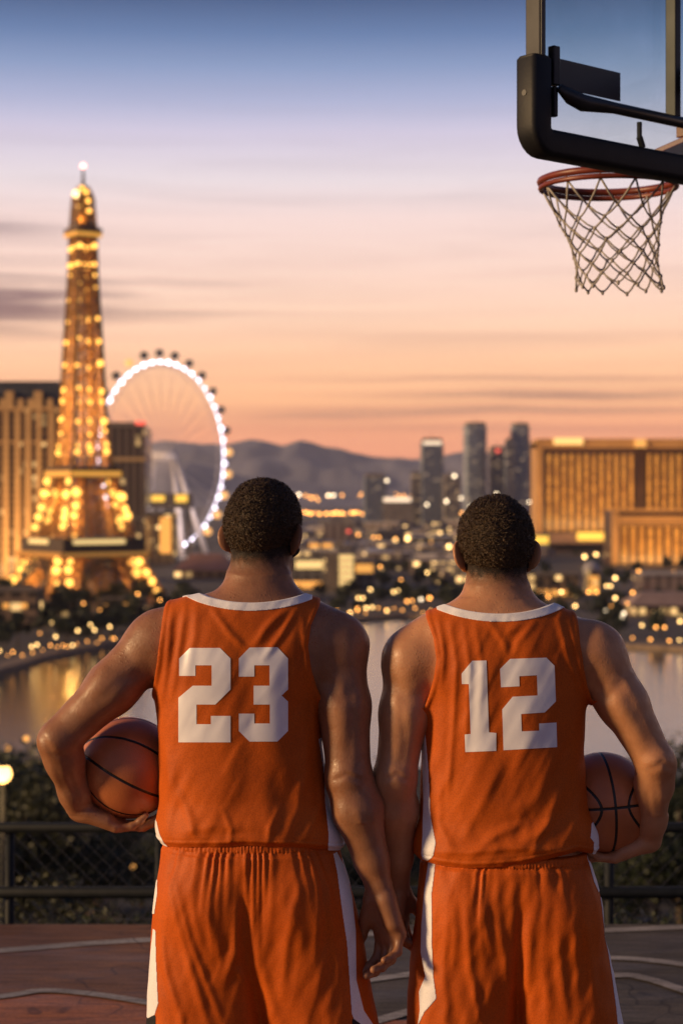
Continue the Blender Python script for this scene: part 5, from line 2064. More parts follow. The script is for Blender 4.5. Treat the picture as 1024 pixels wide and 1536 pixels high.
# post and arms, out of the picture on the right
m = MB()
m.tube([(0, 0, 0), (0, 0, 1.2), (0, 0, 3.75)], [0.075, 0.07, 0.06], 14)
m.build('post', DARKM, hoop, smooth=True)
for zz_, ze in ((3.15, 3.2), (3.70, 3.75)):
    for ds in (-0.18, 0.18):
        m = MB()
        m.bar((0, 0, zz_), hb(rs + ds, -0.055, ze), 0.05, 0.06)
        m.build('arm', DARKM, hoop)
m = MB()
m.tube([(0, 0, 0), (0, 0, 0.02)], 0.2, 18)
m.build('base_plate', DARKM, hoop)
# ------------------------------------------------------------------ city across the lake
GZ, LZ = -44.0, -45.2


def Dg(py, z=GZ):
    return (CAMZ - z) * FPX / (py - HZ)


def WX(px, D):
    return (px - 512) / FPX * D


def WZ(py, D):
    return CAMZ - (py - HZ) / FPX * D


SHORE = [(-900, 1150), (-300, 1075), (0, 1004), (60, 986), (120, 973), (175, 962), (300, 946), (430, 936), (520, 929), (600, 923), (660, 926), (760, 945), (880, 963), (1024, 972), (1300, 992), (1900, 1040)]
shore = [Vector((WX(a, Dg(b)), Dg(b), 0)) for a, b in SHORE]
shore = smooth_line(shore, 5)
CITYG = noise_mat('city_ground', (0.045, 0.038, 0.034), (0.125, 0.095, 0.075), scale=0.012, rough=0.9, detail=8)
m = MB()
far = [Vector((16000, shore[-1].y, 0)), Vector((16000, 13400, 0)), Vector((-16000, 13400, 0)), Vector((-16000, shore[0].y, 0))]
pts = shore + far
m.v = [(p.x, p.y, GZ) for p in pts]
m.f = [tuple(range(len(pts)))]
m.mi = [0]
n_ = len(shore)
b0 = len(m.v)
m.v += [(p.x, p.y, LZ - 2) for p in shore]
for i in range(n_ - 1):
    m.f.append((i, b0 + i, b0 + i + 1, i + 1))
    m.mi.append(0)
struct('city_ground', m.build('city_ground', CITYG))
# quay path along the water
QUAY = noise_mat('quay_stone', (0.16, 0.11, 0.075), (0.27, 0.19, 0.13), scale=0.3, rough=0.8, bump=0.3, bscale=2)
m = MB()
for i in range(n_):
    d = (shore[min(i + 1, n_ - 1)] - shore[max(i - 1, 0)]).normalized()
    q = Vector((-d.y, d.x, 0))
    for off, z in ((-0.4, LZ - 1.5), (-0.4, GZ + 0.25), (5.5, GZ + 0.25), (5.5, GZ - 0.5)):
        p = shore[i] + q * off
        m.v.append((p.x, p.y, z))
for i in range(n_ - 1):
    for k_ in range(3):
        a = i * 4 + k_
        m.f.append((a, a + 1, a + 5, a + 4))
        m.mi.append(0)
struct('quay_path', m.build('quay_path', QUAY))
# lake
wm, nt, b = new_mat('lake_water')
tc = N(nt, 'ShaderNodeTexCoord')
mp = N(nt, 'ShaderNodeMapping')
mp.inputs['Scale'].default_value = (0.35, 0.9, 1)
nt.links.new(tc.outputs['Object'], mp.inputs['Vector'])
n1 = N(nt, 'ShaderNodeTexNoise')
n1.inputs['Scale'].default_value = 0.9
n1.inputs['Detail'].default_value = 6
nt.links.new(mp.outputs[0], n1.inputs['Vector'])
bp = N(nt, 'ShaderNodeBump')
bp.inputs['Strength'].default_value = 0.55
bp.inputs['Distance'].default_value = 0.10
nt.links.new(n1.outputs['Fac'], bp.inputs['Height'])
nt.links.new(bp.outputs['Normal'], b.inputs['Normal'])
b.inputs['Base Color'].default_value = (0.020, 0.026, 0.030, 1)
b.inputs['Roughness'].default_value = 0.12
b.inputs['IOR'].default_value = 1.333
m = MB()
m.v = [(-1500, 240, LZ), (1500, 240, LZ), (1500, 900, LZ), (-1500, 900, LZ)]
m.f = [(0, 1, 2, 3)]
m.mi = [0]
struct('lake', m.build('lake', wm))

# ------------------------------------------------------------------ facades
def facade_mat(name, wall, dark, lit, cw, ch, frac, glow=2.0, rough=0.7, win=(0.62, 0.6)):
    """Wall with a grid of windows, some of them lit from inside."""
    m, nt, b = new_mat(name)
    L = nt.links.new
    tc = N(nt, 'ShaderNodeTexCoord')
    geo = N(nt, 'ShaderNodeNewGeometry')
    sp = N(nt, 'ShaderNodeSeparateXYZ')
    L(tc.outputs['Object'], sp.inputs[0])

    def mm(op, a, b_=None, c=None):
        n = nt.nodes.new('ShaderNodeMath')
        n.operation = op
        for i, v in enumerate((a, b_, c)):
            if v is None:
                continue
            if isinstance(v, (int, float)):
                n.inputs[i].default_value = v
            else:
                L(v, n.inputs[i])
        return n.outputs[0]
    u = mm('ADD', sp.outputs[0], sp.outputs[1])
    cu, cz = mm('DIVIDE', u, cw), mm('DIVIDE', sp.outputs[2], ch)
    fu, fz = mm('FRACT', cu), mm('FRACT', cz)
    iu, iz = mm('FLOOR', cu), mm('FLOOR', cz)
    wu = mm('LESS_THAN', mm('ABSOLUTE', mm('SUBTRACT', fu, 0.5)), win[0] / 2)
    wz = mm('LESS_THAN', mm('ABSOLUTE', mm('SUBTRACT', fz, 0.5)), win[1] / 2)
    ns = N(nt, 'ShaderNodeSeparateXYZ')
    L(geo.outputs['Normal'], ns.inputs[0])
    side = mm('LESS_THAN', mm('ABSOLUTE', ns.outputs[2]), 0.5)
    w = mm('MULTIPLY', mm('MULTIPLY', wu, wz), side)
    cv = N(nt, 'ShaderNodeCombineXYZ')
    L(iu, cv.inputs[0])
    L(iz, cv.inputs[1])
    oi = N(nt, 'ShaderNodeObjectInfo')
    L(oi.outputs['Random'], cv.inputs[2])
    wn = N(nt, 'ShaderNodeTexWhiteNoise')
    L(cv.outputs[0], wn.inputs['Vector'])
    on = mm('LESS_THAN', wn.outputs['Value'], frac)
    no = N(nt, 'ShaderNodeTexNoise')
    no.inputs['Scale'].default_value = 0.08
    no.inputs['Detail'].default_value = 5
    L(tc.outputs['Object'], no.inputs['Vector'])
    r = N(nt, 'ShaderNodeValToRGB')
    r.color_ramp.elements[0].position = 0.3
    r.color_ramp.elements[1].position = 0.7
    r.color_ramp.elements[0].color = (wall[0] * .72, wall[1] * .72, wall[2] * .72, 1)
    r.color_ramp.elements[1].color = (*wall, 1)
    L(no.outputs['Fac'], r.inputs['Fac'])
    mx = N(nt, 'ShaderNodeMix')
    mx.data_type = 'RGBA'
    L(w, mx.inputs[0])
    L(r.outputs['Color'], mx.inputs[6])
    mx.inputs[7].default_value = (*dark, 1)
    L(mx.outputs[2], b.inputs['Base Color'])
    ro = mm('MULTIPLY_ADD', w, 0.2 - rough, rough)
    L(ro, b.inputs['Roughness'])
    b.inputs['Emission Color'].default_value = (*lit, 1)
    v2 = mm('MULTIPLY_ADD', wn.outputs['Value'], 1.2 / max(frac, .01), 0.3)
    L(mm('MULTIPLY', mm('MULTIPLY', mm('MULTIPLY', w, on), v2), glow), b.inputs['Emission Strength'])
    m.cycles.emission_sampling = 'NONE'
    return m


WARM = (1.0, 0.60, 0.22)
GOLD = glow_mat('golden_window_light', (1.0, 0.44, 0.09), 1.0)
YEL = glow_mat('pale_yellow_light', (1.0, 0.68, 0.26), 0.98)
SIGNY = glow_mat('yellow_sign_light', (1.0, 0.58, 0.08), 1.3)
SIGNW = glow_mat('white_sign_light', (1.0, 0.76, 0.52), 1.4)
REDL = glow_mat('red_light', (1.0, 0.12, 0.08), 1.6)
ROOF = noise_mat('pale_roof', (0.36, 0.33, 0.33), (0.50, 0.46, 0.46), scale=0.05, rough=0.6)
ROOFD = noise_mat('dark_slate_roof', (0.018, 0.022, 0.032), (0.036, 0.040, 0.055), scale=0.2, rough=0.6)
CONC = noise_mat('dusky_concrete', (0.13, 0.105, 0.095), (0.21, 0.17, 0.15), scale=0.1, rough=0.8)


def block(px0, px1, ptop, D, depth, mat, name, base=None, zb=None, parent=None, off=0.0):
    """A box facing the viewer between two photo columns at depth D, its top at photo row ptop."""
    x0, x1 = WX(px0, D), WX(px1, D)
    zt = WZ(ptop, D)
    zb = GZ - 0.3 if zb is None else zb
    m = MB()
    c = ((x0 + x1) / 2, D + depth / 2, 0)
    if parent is None:
        root = empty(name, (c[0], c[1], GZ))
    else:
        root = parent
    o = root.location
    m.box((c[0] - o[0], c[1] - o[1], (zt + zb) / 2 - o[2]), (x1 - x0, depth, zt - zb))
    m.build('body' if parent is None else name, mat, root)
    return root, (x0, x1, zt, D, depth)


def panel(root, name, px0, px1, r0, r1, D, mat, thick=0.5, proud=0.25):
    """A piece standing proud of a front wall at depth D, between photo columns and rows."""
    m = MB()
    x0, x1, z1, z0 = WX(px0, D), WX(px1, D), WZ(r0, D), WZ(r1, D)
    o = root.location
    m.box(((x0 + x1) / 2 - o[0], D - proud + thick / 2 - o[1], (z0 + z1) / 2 - o[2]), (x1 - x0, thick, z1 - z0))
    return m.build(name, mat, root)


# --- domed-roof hotel on the left with lit stone piers
D = 950.0
PIER = noise_mat('warm_lit_stone', (0.42, 0.26, 0.12), (0.56, 0.36, 0.17), scale=0.06, rough=0.8)
PWALL = facade_mat('hotel_wall', (0.25, 0.16, 0.085), (0.035, 0.026, 0.022), WARM, 4.2, 3.6, 0.12, 0.9, win=(0.7, 0.62))
ht, _ = block(-70, 92, 614, D, 34, PWALL, 'hotel_tower')
tag(ht, 'wide hotel block with dark mansard roof and warm stone piers left of the lattice tower', 'hotel')
o = ht.location
m = MB()
x0, x1 = WX(-72, D), WX(95, D)
z0, z1 = WZ(614, D), WZ(571, D)
hx, hy = (x1 - x0) / 2, 18.5
cx_ = (x0 + x1) / 2 - o[0]
m.quad_block([(cx_ - hx, -hy, z0 - GZ), (cx_ + hx, -hy, z0 - GZ), (cx_ + hx, hy, z0 - GZ), (cx_ - hx, hy, z0 - GZ),
              (cx_ - hx + 3, -hy + 6, z1 - GZ), (cx_ + hx - 3, -hy + 6, z1 - GZ), (cx_ + hx - 3, hy - 6, z1 - GZ), (cx_ - hx + 3, hy - 6, z1 - GZ)])
rf = m.build('roof', ROOFD, ht)
for px in (-52, -20, 5, 15, 32, 47, 58, 76):
    m = MB()
    big = px in (15, 58, -20)
    w_, h_ = (4.4, 9.5) if big else (3.0, 5.5)
    xx = WX(px, D) - o[0]
    m.prism([(xx - w_ / 2, -hy - 0.3), (xx + w_ / 2, -hy - 0.3), (xx + w_ / 2, -hy + 5), (xx - w_ / 2, -hy + 5)], z0 - GZ - 0.4, z0 - GZ + h_)
    m.build('dormer', PIER, rf)
m = MB()
m.box((cx_, -17.6, WZ(613, D) - GZ), ((x1 - x0) + 1, 2.2, 1.6))
m.build('cornice', PIER, ht)
m = MB()
m.box((cx_, -17.4, WZ(663, D) - GZ), ((x1 - x0) - 2, 1.2, 1.2))
m.build('string_course', PIER, ht)
for px in (-58, -42, -25, -8, 10, 27, 43, 59, 78):
    panel(ht, 'pier', px - 3.6, px + 3.6, 616, 872, D, PIER, thick=1.6, proud=1.2)

def flood(x, y, z, sx, e, col=(1.0, 0.55, 0.2)):
    """Row of floodlights at the foot of a facade, aimed up at it."""
    a = bpy.data.lights.new('facade_flood', 'AREA')
    a.shape = 'RECTANGLE'
    a.size, a.size_y = sx, 4.0
    a.energy = e
    a.color = col
    o_ = link(bpy.data.objects.new('facade_flood', a))
    o_.location = (x, y, z)
    o_.rotation_euler = Vector((0, 0.62, 0.78)).to_track_quat('-Z', 'Y').to_euler()


flood(WX(10, 950), 950 - 32, GZ + 6, 110, 90000)
flood(WX(880, 1500), 1500 - 44, GZ + 22, 80, 36000)
flood(WX(1030, 1500), 1500 - 44, GZ + 22, 70, 28000)
flood(WX(1000, 1180), 1180 - 24, GZ + 4, 70, 22000)

# --- brown tower behind the lattice tower
D = 1180.0
BW = facade_mat('brown_tower_wall', (0.16, 0.105, 0.085), (0.05, 0.036, 0.034), WARM, 5.0, 3.6, 0.05, 0.8, win=(0.55, 1.0))
bt, _ = block(162, 218, 640, D, 40, BW, 'office_tower')
tag(bt, 'plain brown tower block with a red light on its roof behind the lattice tower', 'tower block')
panel(bt, 'parapet', 161, 219, 633, 641, D, CONC, thick=2.5, proud=1.0)
panel(bt, 'belt', 161.5, 218.5, 686, 692, D, PIER, thick=1.4, proud=0.7)
panel(bt, 'belt', 161.5, 218.5, 775, 779, D, CONC, thick=1.4, proud=0.7)
panel(bt, 'red_sign', 204, 218, 632, 637, D, REDL, thick=0.8, proud=1.6)

# --- low building with lit canopy under the wheel
D = 1240.0
LW = facade_mat('brown_low_wall', (0.22, 0.14, 0.095), (0.06, 0.045, 0.04), WARM, 6, 4.5, 0.25, 1.4)
lw, _ = block(216, 262, 770, D, 30, LW, 'low_rise')
tag(lw, 'brown building with a tall golden lit doorway in front of the wheel legs', 'building')
panel(lw, 'lit_front', 240, 257, 776, 830, D, GOLD, thick=0.6, proud=0.5)
panel(lw, 'cornice', 215, 263, 768, 772, D, CONC, thick=1.5, proud=0.9)
D = 1330.0
lw, _ = block(214, 286, 740, D, 18, CONC, 'station_hall', zb=WZ(762, D))
tag(lw, 'raised station hall with two glowing golden window strips behind the wheel legs', 'building')
panel(lw, 'window_strip', 218, 247, 743, 752, D, SIGNY, thick=0.6, proud=0.4)
panel(lw, 'window_strip', 263, 281, 742, 753, D, SIGNY, thick=0.6, proud=0.4)
for px in (219, 250, 281):
    m = MB()
    o = lw.location
    m.box((WX(px, D) - o[0], 6, (WZ(762, D) + GZ) / 2 - GZ - 0.2), (2.5, 2.5, WZ(762, D) - GZ))
    m.build('column', CONC, lw)

# --- terracotta-roofed hall right of the tower
D = 1010.0
TERRA = noise_mat('dusty_terracotta_roof', (0.30, 0.150, 0.105), (0.42, 0.21, 0.15), scale=0.1, rough=0.8)
hl_, (x0, x1, zt, _, dp) = block(262, 352, 856, D, 36, LW, 'market_hall')
tag(hl_, 'low hall with broad hipped terracotta roof and lit windows left of the player in 23', 'building')
m = MB()
o = hl_.location
hx = (x1 - x0) / 2
m.quad_block([(-hx - 1.5, -19.5, zt - GZ), (hx + 1.5, -19.5, zt - GZ), (hx + 1.5, 19.5, zt - GZ), (-hx - 1.5, 19.5, zt - GZ),
              (-hx * .5, -4, zt - GZ + 9), (hx * .5, -4, zt - GZ + 9), (hx * .5, 4, zt - GZ + 9), (-hx * .5, 4, zt - GZ + 9)])
m.build('roof', TERRA, hl_)
for a in (300, 313, 326):
    panel(hl_, 'window', a, a + 10, 872, 883, D, GOLD, thick=0.5, proud=0.3)

# --- small block in front of the lattice tower
D = 640.0
sb, _ = block(-14, 55, 884, D, 20, LW, 'row_house')
tag(sb, 'small brown block with flat roof in front of the lattice tower base', 'building')
panel(sb, 'cornice', -15, 56, 881, 887, D, CONC, thick=1.2, proud=0.7)
for a in (5, 32):
    panel(sb, 'window', a, a + 9, 905, 912, D, GOLD, thick=0.4, proud=0.2)
D = 668.0
sb, _ = block(60, 122, 903, D, 14, facade_mat('dark_pavilion_wall', (0.10, 0.07, 0.05), (0.03, 0.025, 0.02), WARM, 3.5, 4, 0.1, 1.2), 'pavilion')
tag(sb, 'dark low pavilion under the left arch of the lattice tower', 'building')
D = 690.0
sb, _ = block(146, 214, 898, D, 14, facade_mat('arcade_wall', (0.12, 0.08, 0.055), (0.03, 0.025, 0.02), WARM, 3.5, 4, 0.3, 1.6), 'arcade')
tag(sb, 'low arcade with two golden lit windows under the right arch of the lattice tower', 'building')
panel(sb, 'window', 157, 175, 907, 917, D, GOLD, thick=0.4, proud=0.2)
panel(sb, 'window', 183, 203, 905, 916, D, GOLD, thick=0.4, proud=0.2)

# --- gold hotel on the right: two wings under a bright cornice
GOLDW = noise_mat('gold_glass_wall', (0.050, 0.021, 0.008), (0.085, 0.036, 0.012), scale=0.03, rough=0.35, metal=0.0)
GOLDP = noise_mat('gold_stone', (0.52, 0.27, 0.085), (0.64, 0.35, 0.12), scale=0.05, rough=0.6)
GSTRIP = facade_mat('golden_strip_glow', (0.50, 0.24, 0.05), (0.42, 0.19, 0.04), (1.0, 0.42, 0.06), 300, 3.5, 1.1, 0.42, win=(1.0, 0.8), rough=0.4)
D = 1500.0
gh, (x0, x1, zt, _, dp) = block(812, 952, 672, D, 45, GOLDW, 'gold_hotel')
tag(gh, 'huge golden hotel slab with vertical window strips and a lit rooftop sign', 'hotel')
m = MB()
o = gh.location
xw0, xw1 = WX(966, D + 6), WX(1110, D + 6)
m.box(((xw0 + xw1) / 2 - o[0], 6, (WZ(672, D) + GZ) / 2 - GZ), (xw1 - xw0, 44, WZ(672, D) - GZ))
m.build('wing', GOLDW, gh)
m = MB()
xm0, xm1 = WX(952, D + 8), WX(966, D + 8)
m.box(((xm0 + xm1) / 2 - o[0], 4.0, (WZ(668, D) + GZ) / 2 - GZ), (xm1 - xm0 - 0.05, 40, WZ(668, D) - GZ))
m.build('link', noise_mat('dark_gold_recess', (0.10, 0.045, 0.018), (0.14, 0.065, 0.025), scale=0.1), gh)
panel(gh, 'corner_pier', 804, 813, 664, 815, D, GOLDP, thick=44, proud=1.5)
for a, b_ in ((804, 953), (965, 1112)):
    panel(gh, 'cornice', a, b_, 658, 672, D, GOLDP, thick=40, proud=2.6)
    panel(gh, 'fascia', a + 1, b_ - 1, 673.2, 677, D, noise_mat('dark_fascia', (0.12, 0.05, 0.015), (0.16, 0.07, 0.02), scale=.1), thick=2, proud=1.0)
px = 820
while px < 948:
    panel(gh, 'window_strip', px, px + 5.4, 681, 797, D, GSTRIP, thick=0.8, proud=0.6)
    px += 11.2
px = 970
while px < 1100:
    panel(gh, 'window_strip', px, px + 5.0, 681, 797, D, GSTRIP, thick=0.8, proud=0.6 if px < 970 else 0.9)
    px += 11.2
panel(gh, 'sign', 829, 873, 657, 667, D, glow_mat('hotel_sign_glow', (1.0, 0.62, 0.20), 1.2), thick=1.2, proud=4.0)
panel(gh, 'cornice_light', 950, 967, 659, 671, D, glow_mat('cornice_glow', (1.0, 0.50, 0.12), 0.8), thick=1.0, proud=4.2)
panel(gh, 'podium', 806, 918, 800, 815, D, noise_mat('pink_podium', (0.26, 0.15, 0.10), (0.34, 0.20, 0.14), scale=.08), thick=14, proud=12)
panel(gh, 'entrance_sign', 862, 902, 798, 810, D, SIGNY, thick=1.0, proud=13.4)
# --- lower gold building in front
D = 1180.0
g2_, _ = block(918, 1090, 766, D, 40, GOLDW, 'gold_annex')
tag(g2_, 'lower golden building with stone pilasters in front of the big gold hotel', 'building')
panel(g2_, 'cornice', 916, 1092, 763, 768, D, GOLDP, thick=3, proud=2.0)
panel(g2_, 'frieze', 927, 1092, 774, 784, D, GOLDP, thick=2, proud=1.4)
panel(g2_, 'corner_pier', 917, 927, 769, 846, D, GOLDP, thick=3, proud=1.6)
px = 932
while px < 1085:
    panel(g2_, 'pilaster', px, px + 7.5, 790, 845, D, GSTRIP, thick=0.8, proud=0.6)  # stone pilasters given the strips' emission, so they glow without being lamps
    px += 13
panel(g2_, 'ledge', 927, 1091, 785.5, 788.5, D, GOLDP, thick=2, proud=1.0)

# --- glass towers in the middle distance
D = 2600.0
GLA = [facade_mat('blue_grey_curtain_wall', (0.31, 0.36, 0.46), (0.15, 0.185, 0.26), (1.0, 0.66, 0.36), 6.5, 4.0, 0.12, 0.28, rough=0.3, win=(0.8, 0.7)),
       facade_mat('dark_curtain_wall', (0.22, 0.26, 0.35), (0.11, 0.14, 0.20), (1.0, 0.66, 0.36), 6.5, 4.0, 0.07, 0.28, rough=0.3, win=(0.8, 0.7)),
       facade_mat('grey_brown_wall', (0.25, 0.21, 0.20), (0.10, 0.09, 0.095), (1.0, 0.62, 0.30), 6.5, 4.0, 0.2, 0.36, rough=0.5, win=(0.7, 0.65))]


def skyscraper(a, b_, top, mi, label, D=2600.0, depth=None, shape='box', crown=None, cw=1.6):
    """Tower with mullion fins, a crown and a roof mast."""
    x0, x1 = WX(a, D), WX(b_, D)
    hw = (x1 - x0) / 2
    dp = depth or hw * 1.7
    root = empty('skyscraper', ((x0 + x1) / 2, D + dp / 2, GZ))
    tag(root, label, 'skyscraper', 'glass towers in the middle distance')
    zt = WZ(top, D) - GZ
    m = MB()
    if shape == 'round':
        poly = [(hw * math.copysign(abs(math.cos(t)) ** .7, math.cos(t)), dp / 2 * math.copysign(abs(math.sin(t)) ** .7, math.sin(t))) for t in [2 * math.pi * k_ / 24 for k_ in range(24)]]
    else:
        c = hw * .14
        poly = [(-hw, -dp / 2 + c), (-hw + c, -dp / 2), (hw - c, -dp / 2), (hw, -dp / 2 + c), (hw, dp / 2), (-hw, dp / 2)]
    m.prism(poly, -0.3, zt)
    m.build('shaft', GLA[mi], root)
    m = MB()
    m.prism([(p * .86, q * .86) for p, q in poly], zt, zt + 5)
    m.build('crown', CONC, root)
    m = MB()
    for k_ in range(5):
        xx = -hw * .8 + hw * 1.6 * k_ / 4
        m.box((xx, -dp / 2 - 0.35, zt / 2), (0.9, 0.7, zt - 2))
    m.build('fins', CONC, root)
    m = MB()
    m.bar((0, 0, zt + 5), (0, 0, zt + 13), 0.7)
    m.build('mast', CONC, root)
    if crown:
        m = MB()
        m.box((0, -dp / 2 - 0.8, zt - 2.2), (hw * cw, 1.0, 4.5))
        m.build('sign', crown, root)
    return root


skyscraper(631, 665, 662, 1, 'grey tower with a white lit sign along its top, left of the tall towers', crown=SIGNW)
skyscraper(695, 731, 638, 0, 'tall rounded blue-grey tower, the widest of the far skyscrapers', shape='round', D=2680)
skyscraper(734, 758, 674, 2, 'shorter lit tower with a red roof light between the two tallest towers', D=2650, crown=REDL, cw=0.5)
skyscraper(757, 772, 663, 1, 'narrow dark slab against the left side of the right tall tower', D=2580)
skyscraper(766, 795, 639, 0, 'tall blue-grey tower with rounded shoulders beside the gold hotel', shape='round', D=2700)
skyscraper(789, 801, 670, 1, 'slim dark tower half hidden between the tall tower and the gold hotel', D=2760)
skyscraper(665, 691, 716, 2, 'low brown tower with lit windows between the grey tower and widest tower', D=2560)
skyscraper(616, 632, 713, 2, 'short pale slab at the left foot of the grey tower', D=2500)
skyscraper(545, 580, 716, 1, 'squat dusky tower standing alone on the plain above the avenue lights', D=2450)
D = 2440.0
fl, _ = block(574, 618, 745, D, 40, CONC, 'arena')
tag(fl, 'low flat hall with a long white lit band left of the pale slab', 'building')
panel(fl, 'light_band', 575, 616, 746.5, 752.5, D, SIGNW, thick=1, proud=0.6)

# --- middle ground
D = 890.0
CW = facade_mat('grey_hall_wall', (0.16, 0.15, 0.155), (0.07, 0.06, 0.06), WARM, 5, 4, 0.18, 1.2)
gb, _ = block(430, 506, 827, D, 40, CW, 'convention_hall')
tag(gb, 'grey hall with one long pale yellow window strip beside the head of 23', 'building')
panel(gb, 'window_strip', 443, 484, 841, 853, D, YEL, thick=0.5, proud=0.35)
panel(gb, 'window_strip', 434, 483, 872, 882, D, GOLD, thick=0.5, proud=0.35)
panel(gb, 'parapet', 429, 507, 823, 828, D, ROOF, thick=3, proud=1.2)
panel(gb, 'corner_wall', 488, 506.6, 829, 890, D, CONC, thick=2, proud=0.9)
panel(gb, 'roof_light', 463, 478, 816, 822.5, D, GOLD, thick=2, proud=-12)
panel(gb, 'roof_light', 483, 498, 816, 822.5, D, GOLD, thick=2, proud=-12)
D = 870.0
lf, _ = block(507, 531, 830, D, 16, CONC, 'glass_stair_tower')
tag(lf, 'narrow block whose whole front is bright pale yellow glass floors', 'building')
for k_ in range(6):
    panel(lf, 'lit_floor', 508.5, 529.5, 832.5 + k_ * 9.6, 839.8 + k_ * 9.6, D, YEL, thick=0.5, proud=0.3)
D = 885.0
lf, _ = block(532, 562, 842, D, 20, CW, 'shop_block')
tag(lf, 'low block with dim golden windows right of the bright glass front', 'building')
panel(lf, 'window_band', 533, 559, 846, 859, D, GOLD, thick=0.5, proud=0.3)
D = 1520.0
tb, _ = block(486, 531, 787, D, 26, facade_mat('tan_block_wall', (0.25, 0.18, 0.145), (0.12, 0.085, 0.075), WARM, 7, 4, 0.05, 0.8, win=(0.5, 1.0)), 'apartment_block')
tag(tb, 'tan stepped apartment block rising above the grey hall', 'building')
m = MB()
o = tb.location
m.box((WX(506, D) - o[0], 2, WZ(782, D) - GZ), (WX(516, D) - WX(496, D), 14, WZ(776, D) - WZ(788, D)))
m.build('penthouse', CONC, tb)
panel(tb, 'red_light', 520, 525, 795, 799, D, REDL, thick=0.6, proud=0.5)
for a, b_, r, D, lab in ((531, 586, 826, 1330.0, 'long low shed with pale flat roof right of the tan apartment block'), (588, 690, 829, 1270.0, 'wide low shed with pale flat roof left of the head of 12'),
                         (430, 470, 796, 1800.0, 'low shed with pale roof behind the ear of 23'), (610, 690, 806, 1750.0, 'distant low shed with pale roof in front of the avenue lights')):
    sh, (x0, x1, zt, _, dp) = block(a, b_, r, D, 60, CW, 'warehouse')
    tag(sh, lab, 'warehouse')
    m = MB()
    o = sh.location
    m.box((0, 0, zt - GZ + 0.5), (x1 - x0 + 2, 63, 0.9))
    m.build('roof', ROOF, sh)
    for k_ in range(3):
        q = a + (b_ - a) * (0.12 + 0.3 * k_)
        panel(sh, 'dock_door', q, q + 4, r + 5, r + 9, D, GOLD if k_ == 1 else CONC, thick=0.4, proud=0.3)
# right cluster by the lake
D = 800.0
RW = facade_mat('sand_wall', (0.26, 0.17, 0.10), (0.07, 0.05, 0.04), WARM, 4, 4, 0.35, 1.3)
rc_, _ = block(786, 868, 862, D, 26, RW, 'lakeside_restaurant')
tag(rc_, 'sand-coloured lakeside building with glowing arcade right of the neck of 12', 'building')
panel(rc_, 'cornice', 784, 870, 858, 863, D, CONC, thick=2, proud=1)
for k_ in range(6):
    panel(rc_, 'arcade_light', 788 + k_ * 13, 797 + k_ * 13, 885, 893, D, GOLD, thick=0.5, proud=0.3)
for k_ in range(3):
    panel(rc_, 'window', 802 + k_ * 22, 814 + k_ * 22, 870, 878, D, noise_mat('dark_glass', (.02, .018, .018), (.03, .026, .025), rough=.2), thick=0.5, proud=0.3)
D = 850.0
rc_, _ = block(880, 899, 856, D, 14, RW, 'corner_turret')
tag(rc_, 'narrow block with two golden windows under a low dome right of the arcade', 'building')
panel(rc_, 'window', 882, 897, 864, 872, D, GOLD, thick=0.5, proud=0.3)
panel(rc_, 'window', 882, 897, 876, 890, D, GOLD, thick=0.5, proud=0.3)
m = MB()
o = rc_.location
m.ball((0, 0, WZ(856, D) - GZ), (4.2, 4.2, 4.5), 14, 8)
m.build('dome', ROOF, rc_, smooth=True)
D = 830.0
rc_, _ = block(962, 1060, 862, D, 30, facade_mat('pale_pink_wall', (0.34, 0.25, 0.22), (0.16, 0.12, 0.11), WARM, 5, 30, 0.02, 0.7, win=(0.4, 0.8)), 'pale_gallery')
tag(rc_, 'pale pink building with columns at the right edge above the lake', 'building')
panel(rc_, 'parapet', 960, 1062, 857, 863, D, ROOF, thick=3, proud=1.2)
D = 690.0
rc_, (x0, x1, zt, _, dp) = block(950, 1062, 908, D, 22, RW, 'boat_house')
tag(rc_, 'low lakeside pavilion with sloping pale roof and bright windows at right', 'building')
m = MB()
hx = (x1 - x0) / 2
m.quad_block([(-hx - 2, -13, zt - GZ), (hx + 2, -13, zt - GZ), (hx + 2, 13, zt - GZ), (-hx - 2, 13, zt - GZ),
              (-hx * .7, -3, zt - GZ + 4.5), (hx * .7, -3, zt - GZ + 4.5), (hx * .7, 3, zt - GZ + 4.5), (-hx * .7, 3, zt - GZ + 4.5)])
m.build('roof', noise_mat('dusty_pink_roof', (0.24, 0.16, 0.13), (0.32, 0.22, 0.18), scale=.2), rc_)
panel(rc_, 'window', 978, 994, 916, 926, D, YEL, thick=0.4, proud=0.3)
panel(rc_, 'window', 1014, 1030, 923, 940, D, YEL, thick=0.4, proud=0.3)
D = 1420.0
rc_, _ = block(794, 824, 800, D, 12, CONC, 'kiosk')
tag(rc_, 'flat block with a bright yellow sign beside the head of 12', 'building')
panel(rc_, 'sign', 795, 822, 804, 816, D, SIGNY, thick=0.6, proud=0.4)
